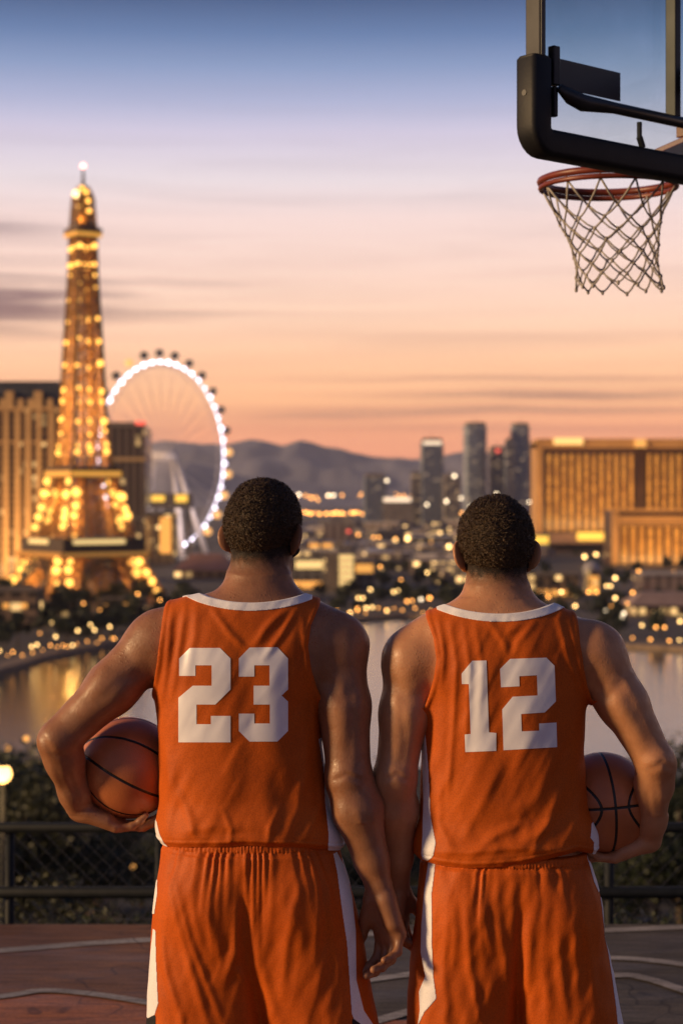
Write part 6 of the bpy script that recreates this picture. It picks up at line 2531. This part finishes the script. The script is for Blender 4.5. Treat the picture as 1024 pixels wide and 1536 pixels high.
# small filler houses over the plain
HM = [facade_mat('low_house_wall_a', (0.30, 0.225, 0.18), (0.07, 0.055, 0.05), WARM, 5, 4, 0.35, 2.2),
      facade_mat('low_house_wall_b', (0.20, 0.17, 0.165), (0.05, 0.045, 0.045), WARM, 5, 4, 0.22, 2.2),
      facade_mat('low_house_wall_c', (0.42, 0.32, 0.27), (0.10, 0.08, 0.07), WARM, 6, 4, 0.2, 2.0)]
HL = ['low brown flat-roofed house with a few lit windows on the plain across the lake', 'low dark flat-roofed house with few lit windows on the plain across the lake',
      'low pale flat-roofed house with hardly a lit window on the plain across the lake']
for k_ in range(3):
    root = empty('house')
    m = MB()
    m.box((0, 0, 4), (26, 18, 8.6))
    m.box((16, 2, 2.4), (10, 14, 5.4))
    m.build('body', HM[k_], root)
    m = MB()
    m.box((0, 0, 8.7), (27, 19, 0.8))
    m.build('roof', ROOF if k_ != 1 else CONC, root)
    m = MB()
    m.box((4, 3, 10.1), (5, 4, 2.0))
    m.build('roof_unit', CONC, root)
    pls = []
    for _ in range(44):
        row = random.choice([random.uniform(792, 815), random.uniform(800, 840), random.uniform(830, 880)])
        px = random.uniform(425, 800) if random.random() < 0.72 or row > 835 else random.uniform(800, 960)
        D = Dg(row)
        if 1160 < D < 1540 and px > 798:
            continue
        pls.append((WX(px, D), D, GZ - 0.1, random.uniform(-.5, .5), random.uniform(0.6, 1.3) * (1 + max(0, D - 1500) / 2500)))
    put_copies(root, pls, HL[k_], 'house', ['brown houses on the plain', 'dark houses on the plain', 'pale houses on the plain'][k_])

# ------------------------------------------------------------------ trees across the lake
ft = [tree('tree', 11, 5.0, 520, 0.75, LEAFS[0], 51, clumps=10), tree('tree', 9, 4.6, 480, 0.75, LEAFS[1], 52, clumps=9), tree('tree', 14, 4.2, 520, 0.75, LEAFS[0], 53, clumps=11)]
places = [[], [], []]
for _ in range(95):      # left bank
    px, row = random.uniform(-60, 300), random.uniform(905, 985)
    edge = np.interp(px, [a for a, b in SHORE], [b for a, b in SHORE])
    if row > edge - 6:
        row = edge - random.uniform(7, 60)
    D = Dg(row)
    if px < 60 and 640 - 4 < D < 662:
        continue
    places[random.randrange(3)].append((WX(px, D), D, GZ - 0.2, random.uniform(0, 6.3), random.uniform(0.55, 1.0)))
put_copies(ft[0], places[0], 'dark round tree among the lamps on the left lake bank', 'tree', 'round trees on the left bank')
put_copies(ft[1], places[1], 'olive spreading tree among the lamps on the left lake bank', 'tree', 'spreading trees on the left bank')
put_copies(ft[2], places[2], 'tall slim dark tree among the lamps on the left lake bank', 'tree', 'slim trees on the left bank')
ft = [tree('tree', 11, 5.0, 520, 0.75, LEAFS[0], 61, clumps=10), tree('tree', 9, 4.6, 480, 0.75, LEAFS[1], 62, clumps=9), tree('tree', 12, 6.5, 560, 0.85, LEAFS[0], 63, clumps=12)]
places = [[], [], []]
for i in range(190):
    px = random.uniform(420, 1060)
    row = random.uniform(848, 960) if i < 130 else random.uniform(790, 850)
    edge = np.interp(px, [a for a, b in SHORE], [b for a, b in SHORE])
    if row > edge - 5:
        row = edge - random.uniform(6, 34)
    D = Dg(row)
    if 430 < px < 562 and D < 960 and row < 893:
        continue
    if px > 780 and 770 < D < 880 and random.random() < .8:
        continue
    if px > 945 and 660 < D < 730:
        continue
    places[i % 3].append((WX(px, D), D, GZ - 0.2, random.uniform(0, 6.3), random.uniform(0.5, 0.85)))
put_copies(ft[0], places[0], 'dark round tree between the houses on the far lake shore', 'tree', 'round trees on the far shore')
put_copies(ft[1], places[1], 'olive spreading tree between the houses on the far lake shore', 'tree', 'spreading trees on the far shore')
put_copies(ft[2], places[2], 'broad dark tree between the houses on the far lake shore', 'tree', 'broad trees on the far shore')

# ------------------------------------------------------------------ lamps
GL = {'y': glow_mat('warm_lamp', (1.0, 0.60, 0.20), 7), 'o': glow_mat('orange_lamp', (1.0, 0.40, 0.08), 7), 'w': glow_mat('white_lamp', (1.0, 0.78, 0.50), 5), 'r': glow_mat('red_lamp', (1.0, 0.12, 0.05), 10)}
POLE = noise_mat('lamp_pole', (0.02, 0.02, 0.02), (0.04, 0.04, 0.04))


def lamp_proto(kind, r=0.55, h=6.0):
    o = empty('street_lamp')
    m = MB()
    m.tube([(0, 0, -h), (0, 0, -h * .5), (0, 0, -r)], [0.16, 0.11, 0.09], 6)
    m.build('pole', POLE, o)
    m = MB()
    m.ball((0, 0, 0), r, 10, 7)
    m.build('lamp_globe', GL[kind], o, smooth=True)
    return o


LEFT = [(84, 955, 'y', 1), (48, 970, 'y', 1), (56, 967, 'y', 1), (117, 946, 'y', 1.05), (136, 937, 'y', .9), (142, 945, 'y', 1), (165, 940, 'y', 1), (109, 968, 'y', .95), (146, 965, 'o', 1), (0, 976, 'y', .8), (125, 905, 'o', 1), (115, 900, 'o', 1.1),
        (207, 891, 'o', 1), (104, 895, 'o', 1), (20, 978, 'o', .8), (76, 968, 'o', .8), (95, 968, 'o', .7), (172, 958, 'o', .8), (60, 950, 'o', .6), (195, 915, 'w', .8), (70, 985, 'o', .6), (240, 900, 'o', .8), (150, 915, 'o', .6)] + [(12 + 17 * i + (i * 5) % 7, 983 - 3.2 * i + (i * 3) % 4, 'o', .5 + .1 * (i % 3)) for i in range(10)]
MID = [(555, 885, 'y', 1.3), (590, 888, 'y', 1), (597, 886, 'y', .9), (640, 859, 'y', 1.2), (657, 872, 'y', 1.1), (678, 880, 'y', .9), (631, 899, 'w', 1.1), (644, 897, 'o', 1.3), (610, 902, 'o', 1), (618, 901, 'o', .8), (549, 912, 'y', 1.1), (558, 911, 'y', 1), (580, 916, 'y', 1.1), (525, 919, 'y', 1.1),
       (536, 913, 'o', .9), (537, 897, 'y', 1), (544, 897, 'y', 1), (592, 786, 'y', 2.1), (537, 802, 'o', 1.7), (560, 806, 'o', 1.5), (568, 806, 'o', 1.6), (593, 808, 'o', 1.3), (611, 808, 'y', 1.7), (673, 820, 'y', 1.6), (700, 800, 'o', 1.6), (620, 845, 'o', .9), (660, 845, 'o', .9), (570, 850, 'o', .9), (601, 870, 'o', .9)] + [(505 + 14 * i + (i * 5) % 7, 916 + (i * 3) % 6 - (4 if 3 < i < 9 else 0), 'o', .55 + .1 * (i % 3)) for i in range(13)]
RIGHT = [(876, 835, 'y', 1.4), (893, 832, 'y', 1.4), (792, 893, 'w', 1.2), (813, 891, 'w', 1.2), (803, 896, 'y', 1), (822, 895, 'o', 1), (841, 888, 'y', 1.2), (862, 909, 'y', 1.2), (882, 888, 'o', 1.1), (894, 888, 'o', 1), (922, 867, 'y', 1.4), (922, 897, 'y', 1.2), (915, 909, 'o', 1), (907, 917, 'w', 1.3), (933, 925, 'w', 1.2), (935, 920, 'w', 1.1),
         (948, 889, 'o', 1.1), (955, 894, 'o', 1.1), (962, 938, 'y', 1), (983, 941, 'o', 1), (996, 941, 'o', 1), (957, 857, 'o', 1.1), (907, 795, 'y', 2), (915, 879, 'y', 1), (909, 879, 'y', 1), (1019, 932, 'y', 1.2), (850, 925, 'o', .8), (1010, 858, 'o', 1), (940, 905, 'o', .8), (885, 951, 'o', .9), (903, 953, 'o', .8), (926, 956, 'o', .9), (948, 957, 'o', .7), (975, 959, 'o', .9), (1003, 961, 'o', .9), (1018, 960, 'y', .8)]
SETS = (('left', LEFT, 'among the trees on the left lake bank'), ('mid', MID, 'among the houses between the two players'), ('right', RIGHT, 'near the lake to the right of the player in 12'))
KW = {'y': 'warm yellow', 'o': 'orange', 'w': 'white'}
for nm, lst, where in SETS:
    for kd in 'yow':
        sel = [q for q in lst if q[2] == kd]
        if not sel:
            continue
        pr = lamp_proto(kd)
        pls = []
        for px, py, _, s in sel:
            hgt_ = 6.0 * (1 if s < 1.45 else 2)
            D = (CAMZ - (GZ + hgt_)) * FPX / (py - HZ)
            edge = np.interp(px, [a for a, b in SHORE], [b for a, b in SHORE])
            D = max(D, Dg(edge) + 6)
            sc = s * D / 720 if D < 1500 else s * D / 1300
            pls.append((WX(px, D), D, WZ(py, D), 0, sc * 0.9))
        put_copies(pr, pls, f'{KW[kd]} round street lamp {where}', 'street lamp', f'{KW[kd]} street lamps {where}')
pr = lamp_proto('y', 1.1, 6.5)
tag(pr, 'largest and brightest street lamp under the lattice tower', 'street lamp')
D = 640.0
pr.location = (WX(83, D), D - 10, WZ(928, D))
pr = lamp_proto('r', 0.9, 5)
tag(pr, 'red signal lamp above the boat house roof at right', 'signal lamp')
pr.location = (WX(1005, 800), 800, WZ(896, 800))
# the far avenue: rows of orange lamps
pr = lamp_proto('o', 3.2, 16)
pls = []
px = 418
while px < 700:
    pls.append((WX(px, 4500), 4500 + random.uniform(-60, 60), WZ(770 + random.uniform(-1.5, 1.5), 4500), 0, random.uniform(0.6, 1.25)))
    px += random.choice([3.2, 4.5, 5.0, 6.5, 10])
put_copies(pr, pls, 'orange street lamp in the bright row along the distant avenue', 'street lamp', 'lamps along the distant avenue')
pr = lamp_proto('o', 3.6, 18)
pls = []
for _ in range(34):
    px = random.choice([random.uniform(430, 545), random.uniform(430, 545), random.uniform(585, 700)])
    D = random.uniform(6000, 9000)
    pls.append((WX(px, D), D, WZ(random.uniform(741, 752), D) if D < 7000 else WZ(random.uniform(740, 748), D), 0, random.uniform(0.6, 1.2) * D / 6500))
put_copies(pr, pls, 'faint orange lamp on the plain at the foot of the mountains', 'street lamp', 'lamps at the foot of the mountains')
pr = lamp_proto('w', 1.7, 14)
pls = [(WX(a, 2300), 2300, WZ(b_, 2300), 0, s) for a, b_, s in ((448, 742, 1.2), (492, 743, 1.1), (500, 743, 1.1), (669, 752, 1.2), (691, 747, .9), (744, 741, 1.0), (681, 714, 1.2), (793, 753, .8), (580, 721, 1.0), (640, 757, 1.0), (705, 760, .9))]
put_copies(pr, pls, 'small white lamp near the feet of the distant glass towers', 'street lamp', 'lamps at the feet of the glass towers')

# ------------------------------------------------------------------ lattice tower
D = 775.0
K = FPX / D
TH = lambda row: (905 - row) / K
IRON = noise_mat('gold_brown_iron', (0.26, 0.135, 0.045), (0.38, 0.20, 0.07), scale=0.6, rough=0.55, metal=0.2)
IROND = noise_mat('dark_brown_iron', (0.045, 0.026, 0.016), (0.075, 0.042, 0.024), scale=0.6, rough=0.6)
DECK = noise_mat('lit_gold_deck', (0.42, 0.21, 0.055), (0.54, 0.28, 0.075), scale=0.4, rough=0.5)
BULB = glow_mat('gold_flood_light', (1.0, 0.50, 0.09), 3.2)
BULB2 = glow_mat('pale_gold_light', (1.0, 0.70, 0.30), 3.5)
tw = empty('lattice_tower', (WX(125, D), D, GZ))
tag(tw, 'tall iron lattice tower glowing gold with arched base and two decks', 'tower')
PHI = math.radians(-99)
cdir = [Vector((math.cos(PHI + math.pi / 2 * k_), math.sin(PHI + math.pi / 2 * k_), 0)) for k_ in range(4)]


def at(k_, r, h, side=0.0, inw=0.0):
    """Point on corner column k at half diagonal r and height h."""
    c = cdir[k_]
    t = Vector((-c.y, c.x, 0))
    return c * (r - inw) + t * side + Vector((0, 0, h))


def lattice_leg(k_, prof, sec, n, name):
    """Four chords along the profile with crossed braces; prof(h) gives the half diagonal, sec(h) the width."""
    m = MB()
    hs_ = [prof[0][0] + (prof[-1][0] - prof[0][0]) * i / n for i in range(n + 1)]
    rr = lambda h: float(np.interp(h, [p[0] for p in prof], [p[1] for p in prof]))
    ss = lambda h: float(np.interp(h, [p[0] for p in prof], [p[2] for p in prof]))
    c = cdir[k_]
    q1 = (cdir[k_] - cdir[(k_ + 1) % 4]).normalized()
    q2 = (cdir[k_] - cdir[(k_ - 1) % 4]).normalized()
    lv = []
    for h in hs_:
        o_ = c * rr(h) + Vector((0, 0, h))
        w_ = ss(h)
        lv.append([o_, o_ - q1 * w_, o_ - q1 * w_ - q2 * w_, o_ - q2 * w_])
    for a, b_ in zip(lv[:-1], lv[1:]):
        for i in range(4):
            m.bar(a[i], b_[i], 0.95)
            j = (i + 1) % 4
            m.bar(a[i], b_[j], 0.42)
            m.bar(a[j], b_[i], 0.42)
            m.bar(b_[i], b_[j], 0.5)
            mid_a, mid_b = (a[i] + a[j]) / 2, (b_[i] + b_[j]) / 2
            m.bar((a[i] + b_[i]) / 2, (a[j] + b_[j]) / 2, 0.3)
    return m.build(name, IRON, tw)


R1 = [(0.0, 38.5, 11.0), (TH(834), 26.0, 9.5)]
R2 = [(TH(806), 23.5, 8.5), (TH(716), 15.2, 6.0)]
for k_ in range(4):
    lattice_leg(k_, R1, None, 4, 'lower_leg')
    lattice_leg(k_, R2, None, 6, 'upper_leg')
# shaft
SH = [(TH(702), 12.6), (TH(660), 11.4), (TH(600), 9.6), (TH(500), 7.8), (TH(411), 6.1), (TH(356), 5.6)]
sr = lambda h: float(np.interp(h, [p[0] for p in SH], [p[1] for p in SH]))
m = MB()
n = 17
hs_ = [SH[0][0] + (SH[-1][0] - SH[0][0]) * (1 - (1 - i / n) ** 1.15) for i in range(n + 1)]
for a, b_ in zip(hs_[:-1], hs_[1:]):
    for k_ in range(4):
        j = (k_ + 1) % 4
        ra, rb_ = sr(a), sr(b_)
        A0, A1, B0, B1 = at(k_, ra, a), at(j, ra, a), at(k_, rb_, b_), at(j, rb_, b_)
        m.bar(A0, B0, 1.7)
        for f0, f1 in ((0.0, 0.33), (0.33, 0.0), (0.67, 1.0), (1.0, 0.67), (.33, .67), (.67, .33)):
            m.bar(A0.lerp(A1, f0), B0.lerp(B1, f1), 0.38)
        for f0 in (0.3, 0.7):
            m.bar(A0.lerp(A1, f0), B0.lerp(B1, f0), 0.8)
        m.bar(B0, B1, 0.6)
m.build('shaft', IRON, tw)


def sq(r):
    return [(c.x * r, c.y * r) for c in cdir]


def ring_deck(name, r, z0, z1, mat, parent=None):
    m = MB()
    m.prism(sq(r), z0, z1)
    return m.build(name, mat, parent or tw)


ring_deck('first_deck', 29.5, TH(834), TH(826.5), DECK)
m = MB()
rr_ = 29.7
for k_ in range(4):
    j = (k_ + 1) % 4
    for i in range(26):
        p = at(k_, rr_, TH(834)).lerp(at(j, rr_, TH(834)), i / 26)
        m.bar(p + Vector((0, 0, -0.8)), p + Vector((0, 0, 2.2)), 0.45)
m.build('deck_brackets', DECK, tw)
pv = ring_deck('pavilion', 27.6, TH(826.4), TH(806.5), IROND)
ring_deck('second_deck', 17.2, TH(715.5), TH(706.5), DECK)
ring_deck('deck_rail', 16.2, TH(706.4), TH(701), IROND)
m = MB()
for i in range(4):
    m.prism(sq(8.4 - 0.3 * i), TH(355) + i * 1.0, TH(355) + i * 1.0 + 0.7)
m.build('third_deck', DECK, tw)
m = MB()
m.prism(sq(8.6), TH(350), TH(344))
m.prism(sq(6.4), TH(343.9), TH(336))
m.build('gallery', IROND, tw)
m = MB()
pr_ = [(TH(342.5), 5.6), (TH(321), 5.2), (TH(298), 4.6), (TH(288), 3.2), (TH(280), 1.8)]
for (h0, r0), (h1, r1) in zip(pr_[:-1], pr_[1:]):
    for k_ in range(4):
        j = (k_ + 1) % 4
        m.bar(at(k_, r0, h0), at(k_, r1, h1), 1.2)
        m.bar(at(k_, r0, h0), at(j, r1, h1), 0.5)
        m.bar(at(j, r0, h0), at(k_, r1, h1), 0.5)
        m.bar(at(k_, r1, h1), at(j, r1, h1), 0.6)
m.prism(sq(4.6), TH(342), TH(324))
m.prism(sq(3.9), TH(323.9), TH(300))
m.prism(sq(2.4), TH(299.9), TH(286))
m.build('cap', IRON, tw)
m = MB()
m.tube([(0, 0, TH(285)), (0, 0, TH(262)), (0, 0, TH(250))], [0.9, 0.6, 0.3], 8)
m.build('antenna', IROND, tw)
m = MB()
m.ball((0, 0, TH(249)), 1.1, 10, 7)
m.build('beacon', glow_mat('pink_beacon', (1.0, 0.35, 0.28), 6), tw, smooth=True)
DECKGLOW = glow_mat('added_deck_glow', (1.0, 0.46, 0.07), 0.75)  # glowing bands added to make the floodlit deck edges bright
DECKGLOW2 = glow_mat('added_dim_deck_glow', (1.0, 0.46, 0.09), 0.34)
for nm_, r_, h_, hh_, mt_ in (('added_glow_band', 17.35, TH(711), 2.0, DECKGLOW), ('added_glow_band', 8.5, TH(353.5), 1.6, DECKGLOW), ('added_glow_band', 29.75, TH(829.5), 1.5, DECKGLOW2)):
    for k_ in range(4):
        m = MB()
        m.bar(at(k_, r_, h_).lerp(at((k_ + 1) % 4, r_, h_), .02), at(k_, r_, h_).lerp(at((k_ + 1) % 4, r_, h_), .98), 0.3, hh_)
        m.build(nm_, mt_, tw)
# arches between the lower legs
for k_ in range(4):
    j = (k_ + 1) % 4
    m = MB()
    pts_i, pts_o = [], []
    h_t = TH(836)
    for i in range(17):
        t = i / 16
        f = 0.20 + 0.60 * t
        u_ = (t - 0.5) * 2
        hz_ = h_t * 0.92 * math.sqrt(max(0.0, 1 - u_ * u_ * 0.98)) * 0.86
        r_at = float(np.interp(hz_, [0, h_t], [37.0, 27.0]))
        p = at(k_, r_at, 0).lerp(at(j, r_at, 0), f)
        pts_i.append(p + Vector((0, 0, hz_)))
        pts_o.append(p + Vector((0, 0, min(hz_ + 3.2, h_t))))
    for a, b_, c_, d_ in zip(pts_i[:-1], pts_i[1:], pts_o[:-1], pts_o[1:]):
        m.bar(a, b_, 0.9)
        m.bar(c_, d_, 0.7)
        m.bar(a, d_, 0.35)
        m.bar(b_, c_, 0.35)
    # spandrel trellis up to the deck
    for i in range(1, 16):
        top_ = Vector((pts_o[i].x * .93, pts_o[i].y * .93, h_t))
        m.bar(pts_o[i], top_, 0.35)
        if i < 15:
            m.bar(pts_o[i], Vector((pts_o[i + 1].x * .93, pts_o[i + 1].y * .93, h_t)), 0.3)
    m.build('arch', IROND, tw)
# lit windows of the first floor pavilion: front-left and front-right faces
for k_, j, f0, f1 in ((0, 3, 0.35, 0.80), (0, 1, 0.12, 0.74)):
    a = at(k_, 27.9, 0).lerp(at(j, 27.9, 0), f0)
    b_ = at(k_, 27.9, 0).lerp(at(j, 27.9, 0), f1)
    m = MB()
    m.bar(a + Vector((0, 0, TH(811.2))), b_ + Vector((0, 0, TH(811.2))), 0.6, 1.9)
    m.build('lit_window', YEL, pv)


def bulb(p, r, mat=BULB):
    m = MB()
    m.ball(p, r, 10, 7)
    m.build('flood_light', mat, tw, smooth=True)


rb2 = random.Random(5)
for row, s in ((372, .95), (398, .95), (412, .5), (430, .55), (452, .6), (480, .75), (512, .8), (548, 1.0), (585, 1.05), (603, .95), (632, 1.15), (650, .8), (668, .85), (678, 1.1)):
    h = TH(row)
    for k_ in (0, 1, 3, 2):
        if s < .7 and k_ != 0 and rb2.random() < .35:
            continue
        bulb(at(k_, sr(h) * 0.90, h + rb2.uniform(-.8, .8), rb2.uniform(-.5, .5)) + Vector((0, -0.9, 0)), s * 1.2 * rb2.uniform(.7, 1.15))
for row, s in ((372, .8), (398, .8)):
    for k_, j in ((0, 1), (0, 3)):
        for f in (.3, .62):
            bulb(at(k_, sr(TH(row)), TH(row)).lerp(at(j, sr(TH(row)), TH(row)), f), s * .85)
for row, s in ((724, 1.1), (742, 1.45), (760, 1.5), (777, 1.6), (792, 1.1)):
    h = TH(row)
    r_ = float(np.interp(h, [R2[0][0], R2[1][0]], [R2[0][1], R2[1][1]]))
    for k_ in (0, 1, 3):
        c = at(k_, r_ - 2.6, h)
        for sd_ in (-1, 1):
            if row in (724, 792) and sd_ > 0:
                continue
            bulb(c + Vector((sd_ * rb2.uniform(1.4, 2.6), -1.2, rb2.uniform(-1.5, 1.5))), s * 1.35 * rb2.uniform(.7, 1.05))
for row, s in ((843, 1.2), (856, 1.3), (872, 1.35), (886, 1.0)):
    h = TH(row)
    r_ = float(np.interp(h, [0, R1[1][0]], [R1[0][1], R1[1][1]]))
    for k_ in (0, 1, 3):
        c = at(k_, r_ - 4, h)
        for sd_ in (-1, 1):
            bulb(c + Vector((sd_ * rb2.uniform(1.2, 3.4), -2.0, rb2.uniform(-1.5, 1.5))), s * 1.4 * rb2.uniform(.7, 1.05))
bulb((-2.3, -3.4, TH(293)), 1.7, BULB2)
for p in ((1.8, -3.0, TH(290)), (-1.0, -4, TH(312)), (3.0, -3.2, TH(318)), (2.6, -3.0, TH(303)), (0, -3, TH(284))):
    bulb(p, 1.0)
bulb((-1, -19, TH(800)), .9)
FL = []
for row in (678, 655, 632, 603, 585, 548, 512, 480, 440, 398, 372):
    h = TH(row)
    for k_ in (0, 1, 3):
        if row < 500 and k_:
            continue
        c = at(k_, sr(h) * 0.62, h - 1)
        FL.append((c, 2600 if row > 560 else 1500))
for row, e in ((778, 9000), (745, 7500)):
    h = TH(row)
    r_ = float(np.interp(h, [R2[0][0], R2[1][0]], [R2[0][1], R2[1][1]]))
    for k_ in (0, 1, 3):
        FL.append((at(k_, r_ - 3.8, h), e))
for row, e in ((872, 7500), (848, 6500)):
    h = TH(row)
    r_ = float(np.interp(h, [0, R1[1][0]], [R1[0][1], R1[1][1]]))
    for k_ in (0, 1, 3):
        FL.append((at(k_, r_ - 5.5, h), e))
FL.append((Vector((0, -6, TH(332))), 1800))
for c, e in FL:
    pt = bpy.data.lights.new('tower_flood', 'POINT')
    pt.energy = e
    pt.color = (1.0, 0.50, 0.12)
    pt.shadow_soft_size = 0.6
    po = link(bpy.data.objects.new('tower_flood', pt))
    po.location = tw.location + c

# ------------------------------------------------------------------ observation wheel
D = 1450.0
K = FPX / D
RW_ = 141 / K
wc = P(245, 684, D)
wh = empty('observation_wheel', tuple(wc))
tag(wh, 'giant observation wheel with a glowing white rim and round cabins', 'ferris wheel')
an = math.acos(83 / 141)
pdir = Vector((math.cos(an), math.sin(an), 0))       # in the plane of the wheel
ndir = Vector((math.sin(an), -math.cos(an), 0))
WHITES = noise_mat('white_painted_steel', (0.55, 0.50, 0.50), (0.66, 0.60, 0.60), scale=0.3, rough=0.5)
LED = glow_mat('white_rim_light', (0.92, 0.84, 1.0), 2.0)
LEDW = glow_mat('bright_rim_lamp', (0.95, 0.86, 1.0), 5.0)


def wp(a, r, n=0.0):
    return pdir * (math.cos(a) * r) + Vector((0, 0, math.sin(a) * r)) + ndir * n


m = MB()
m.tube([wp(2 * math.pi * k_ / 96, RW_) for k_ in range(96)], 0.8, 8, closed=True)
m.build('rim', LED, wh, smooth=True)
m = MB()
for n_o in (-4, 4):
    m.tube([wp(2 * math.pi * k_ / 72, RW_ - 3, n_o) for k_ in range(72)], 0.35, 6, closed=True)
m.build('inner_rim', WHITES, wh, smooth=True)
m = MB()
for k_ in range(56):
    a = 2 * math.pi * k_ / 56
    m.bar(wp(a, 3, 6 if k_ % 2 else -6), wp(a, RW_ - 1), 0.28)
m.build('spokes', WHITES, wh)
m = MB()
m.tube([ndir * -13, ndir * 0, ndir * 13], 4.2, 16)
m.build('hub', WHITES, wh, smooth=True)
for k_ in range(48):
    a = 2 * math.pi * (k_ + 0.5) / 48
    m = MB()
    m.ball(wp(a, RW_, 1.2), 1.3 + 0.5 * ((k_ * 7) % 3) / 2, 8, 6)
    m.build('rim_lamp', LEDW, wh, smooth=True)
CAB = noise_mat('dark_cabin_glass', (0.06, 0.055, 0.06), (0.10, 0.09, 0.09), scale=0.4, rough=0.25)
CABL = glow_mat('amber_cabin_light', (1.0, 0.50, 0.16), 1.1)
for k_ in range(28):
    a = 2 * math.pi * (k_ + 0.25) / 28
    c = wp(a, RW_ + 7.0)
    o_ = empty('cabin', c)
    o_.parent = wh
    m = MB()
    m.ball((0, 0, 0), (3.6, 3.6, 3.4), 12, 8)
    m.build('pod', CABL if k_ in (0, 27, 26, 9, 12, 25, 24) else CAB, o_, smooth=True)
    m = MB()
    m.bar((0, 0, 0), wp(a, -6.0), 0.6)
    m.build('mount', WHITES, o_)
pt = bpy.data.lights.new('wheel_flood', 'POINT')
pt.energy = 130000
pt.color = (1.0, 0.80, 0.74)
pt.shadow_soft_size = 2.0
po = link(bpy.data.objects.new('wheel_flood', pt))
po.location = wc[0] + 30, wc[1] - 62, GZ + 30
for sgn in (1, -1):
    for q in (1, -1):
        m = MB()
        foot = ndir * (33 * sgn) + pdir * (15 * q) + Vector((0, 0, GZ - wc[2]))
        m.tube([ndir * (11 * sgn) + pdir * (2.0 * q), (ndir * (11 * sgn) + foot) / 2, foot], [1.7, 2.1, 2.2], 10)
        m.build('leg', WHITES, wh, smooth=True)

# ------------------------------------------------------------------ mountains
def ridge(name, D, pts, depth, mat, rough_h, seed, base=-60):
    """Range as a height field: crest line from the photo, sloping to the plain in front and behind."""
    xs_ = np.linspace(WX(-900, D), WX(2000, D), 460)
    tt = np.linspace(-1, 1, 26)
    cr = np.interp(xs_, [WX(a, D) for a, b in pts], [WZ(b, D) for a, b in pts])
    XX, TT = np.meshgrid(xs_, tt)
    CR = np.broadcast_to(cr, XX.shape)
    fall = (1 - np.abs(TT)) ** 0.8
    nz = (vnoise(XX / 420, TT * 3, 0 * XX, seed) - .5) * 2 + (vnoise(XX / 150, TT * 7, 0 * XX, seed + 1) - .5) + 0.5 * (vnoise(XX / 60, TT * 14, 0 * XX, seed + 2) - .5)
    Z = base + (CR - base) * fall + nz * rough_h * (0.25 + np.sin(np.pi * fall) * 0.9)
    Y = D + TT * depth / 2
    V = np.stack([XX, Y, Z], -1).reshape(-1, 3)
    nx_ = len(xs_)
    ii, jj = np.meshgrid(np.arange(len(tt) - 1), np.arange(nx_ - 1), indexing='ij')
    F = np.stack([ii * nx_ + jj, ii * nx_ + jj + 1, (ii + 1) * nx_ + jj + 1, (ii + 1) * nx_ + jj], -1).reshape(-1, 4)
    return struct(name, mesh_np(name, V, F, mat))


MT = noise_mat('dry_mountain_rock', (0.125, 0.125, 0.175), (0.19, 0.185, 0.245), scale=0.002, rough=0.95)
ridge('mountains', 11000, [(-700, 700), (-300, 688), (0, 690), (150, 676), (245, 663), (290, 666), (340, 669), (378, 660), (400, 664), (425, 670), (452, 660), (470, 664), (492, 672), (530, 680), (570, 683), (602, 680), (640, 679), (690, 673),
                            (720, 676), (760, 682), (810, 690), (900, 684), (1024, 676), (1300, 690), (1800, 700)], 3600, MT, 60, 71)
ridge('foothills', 8600, [(-700, 735), (0, 728), (180, 712), (240, 700), (285, 694), (330, 706), (380, 716), (440, 722), (520, 730), (620, 735), (700, 730), (800, 733), (1024, 728), (1800, 735)], 2200, MT, 30, 81)

# ------------------------------------------------------------------ haze
HAZE = True
if HAZE:
    hm = bpy.data.materials.new('haze_air')
    hm.use_nodes = True
    nt = hm.node_tree
    nt.nodes.clear()
    om = nt.nodes.new('ShaderNodeOutputMaterial')
    pv_ = nt.nodes.new('ShaderNodeVolumePrincipled')
    pv_.inputs['Color'].default_value = (0.84, 0.84, 0.98, 1)
    pv_.inputs['Density'].default_value = 4.2e-5
    pv_.inputs['Anisotropy'].default_value = 0.2
    nt.links.new(pv_.outputs[0], om.inputs['Volume'])
    m = MB()
    m.box((0, 6200, 165), (33000, 14800, 530))
    hz = m.build('haze', hm)
    hz['kind'] = 'stuff'
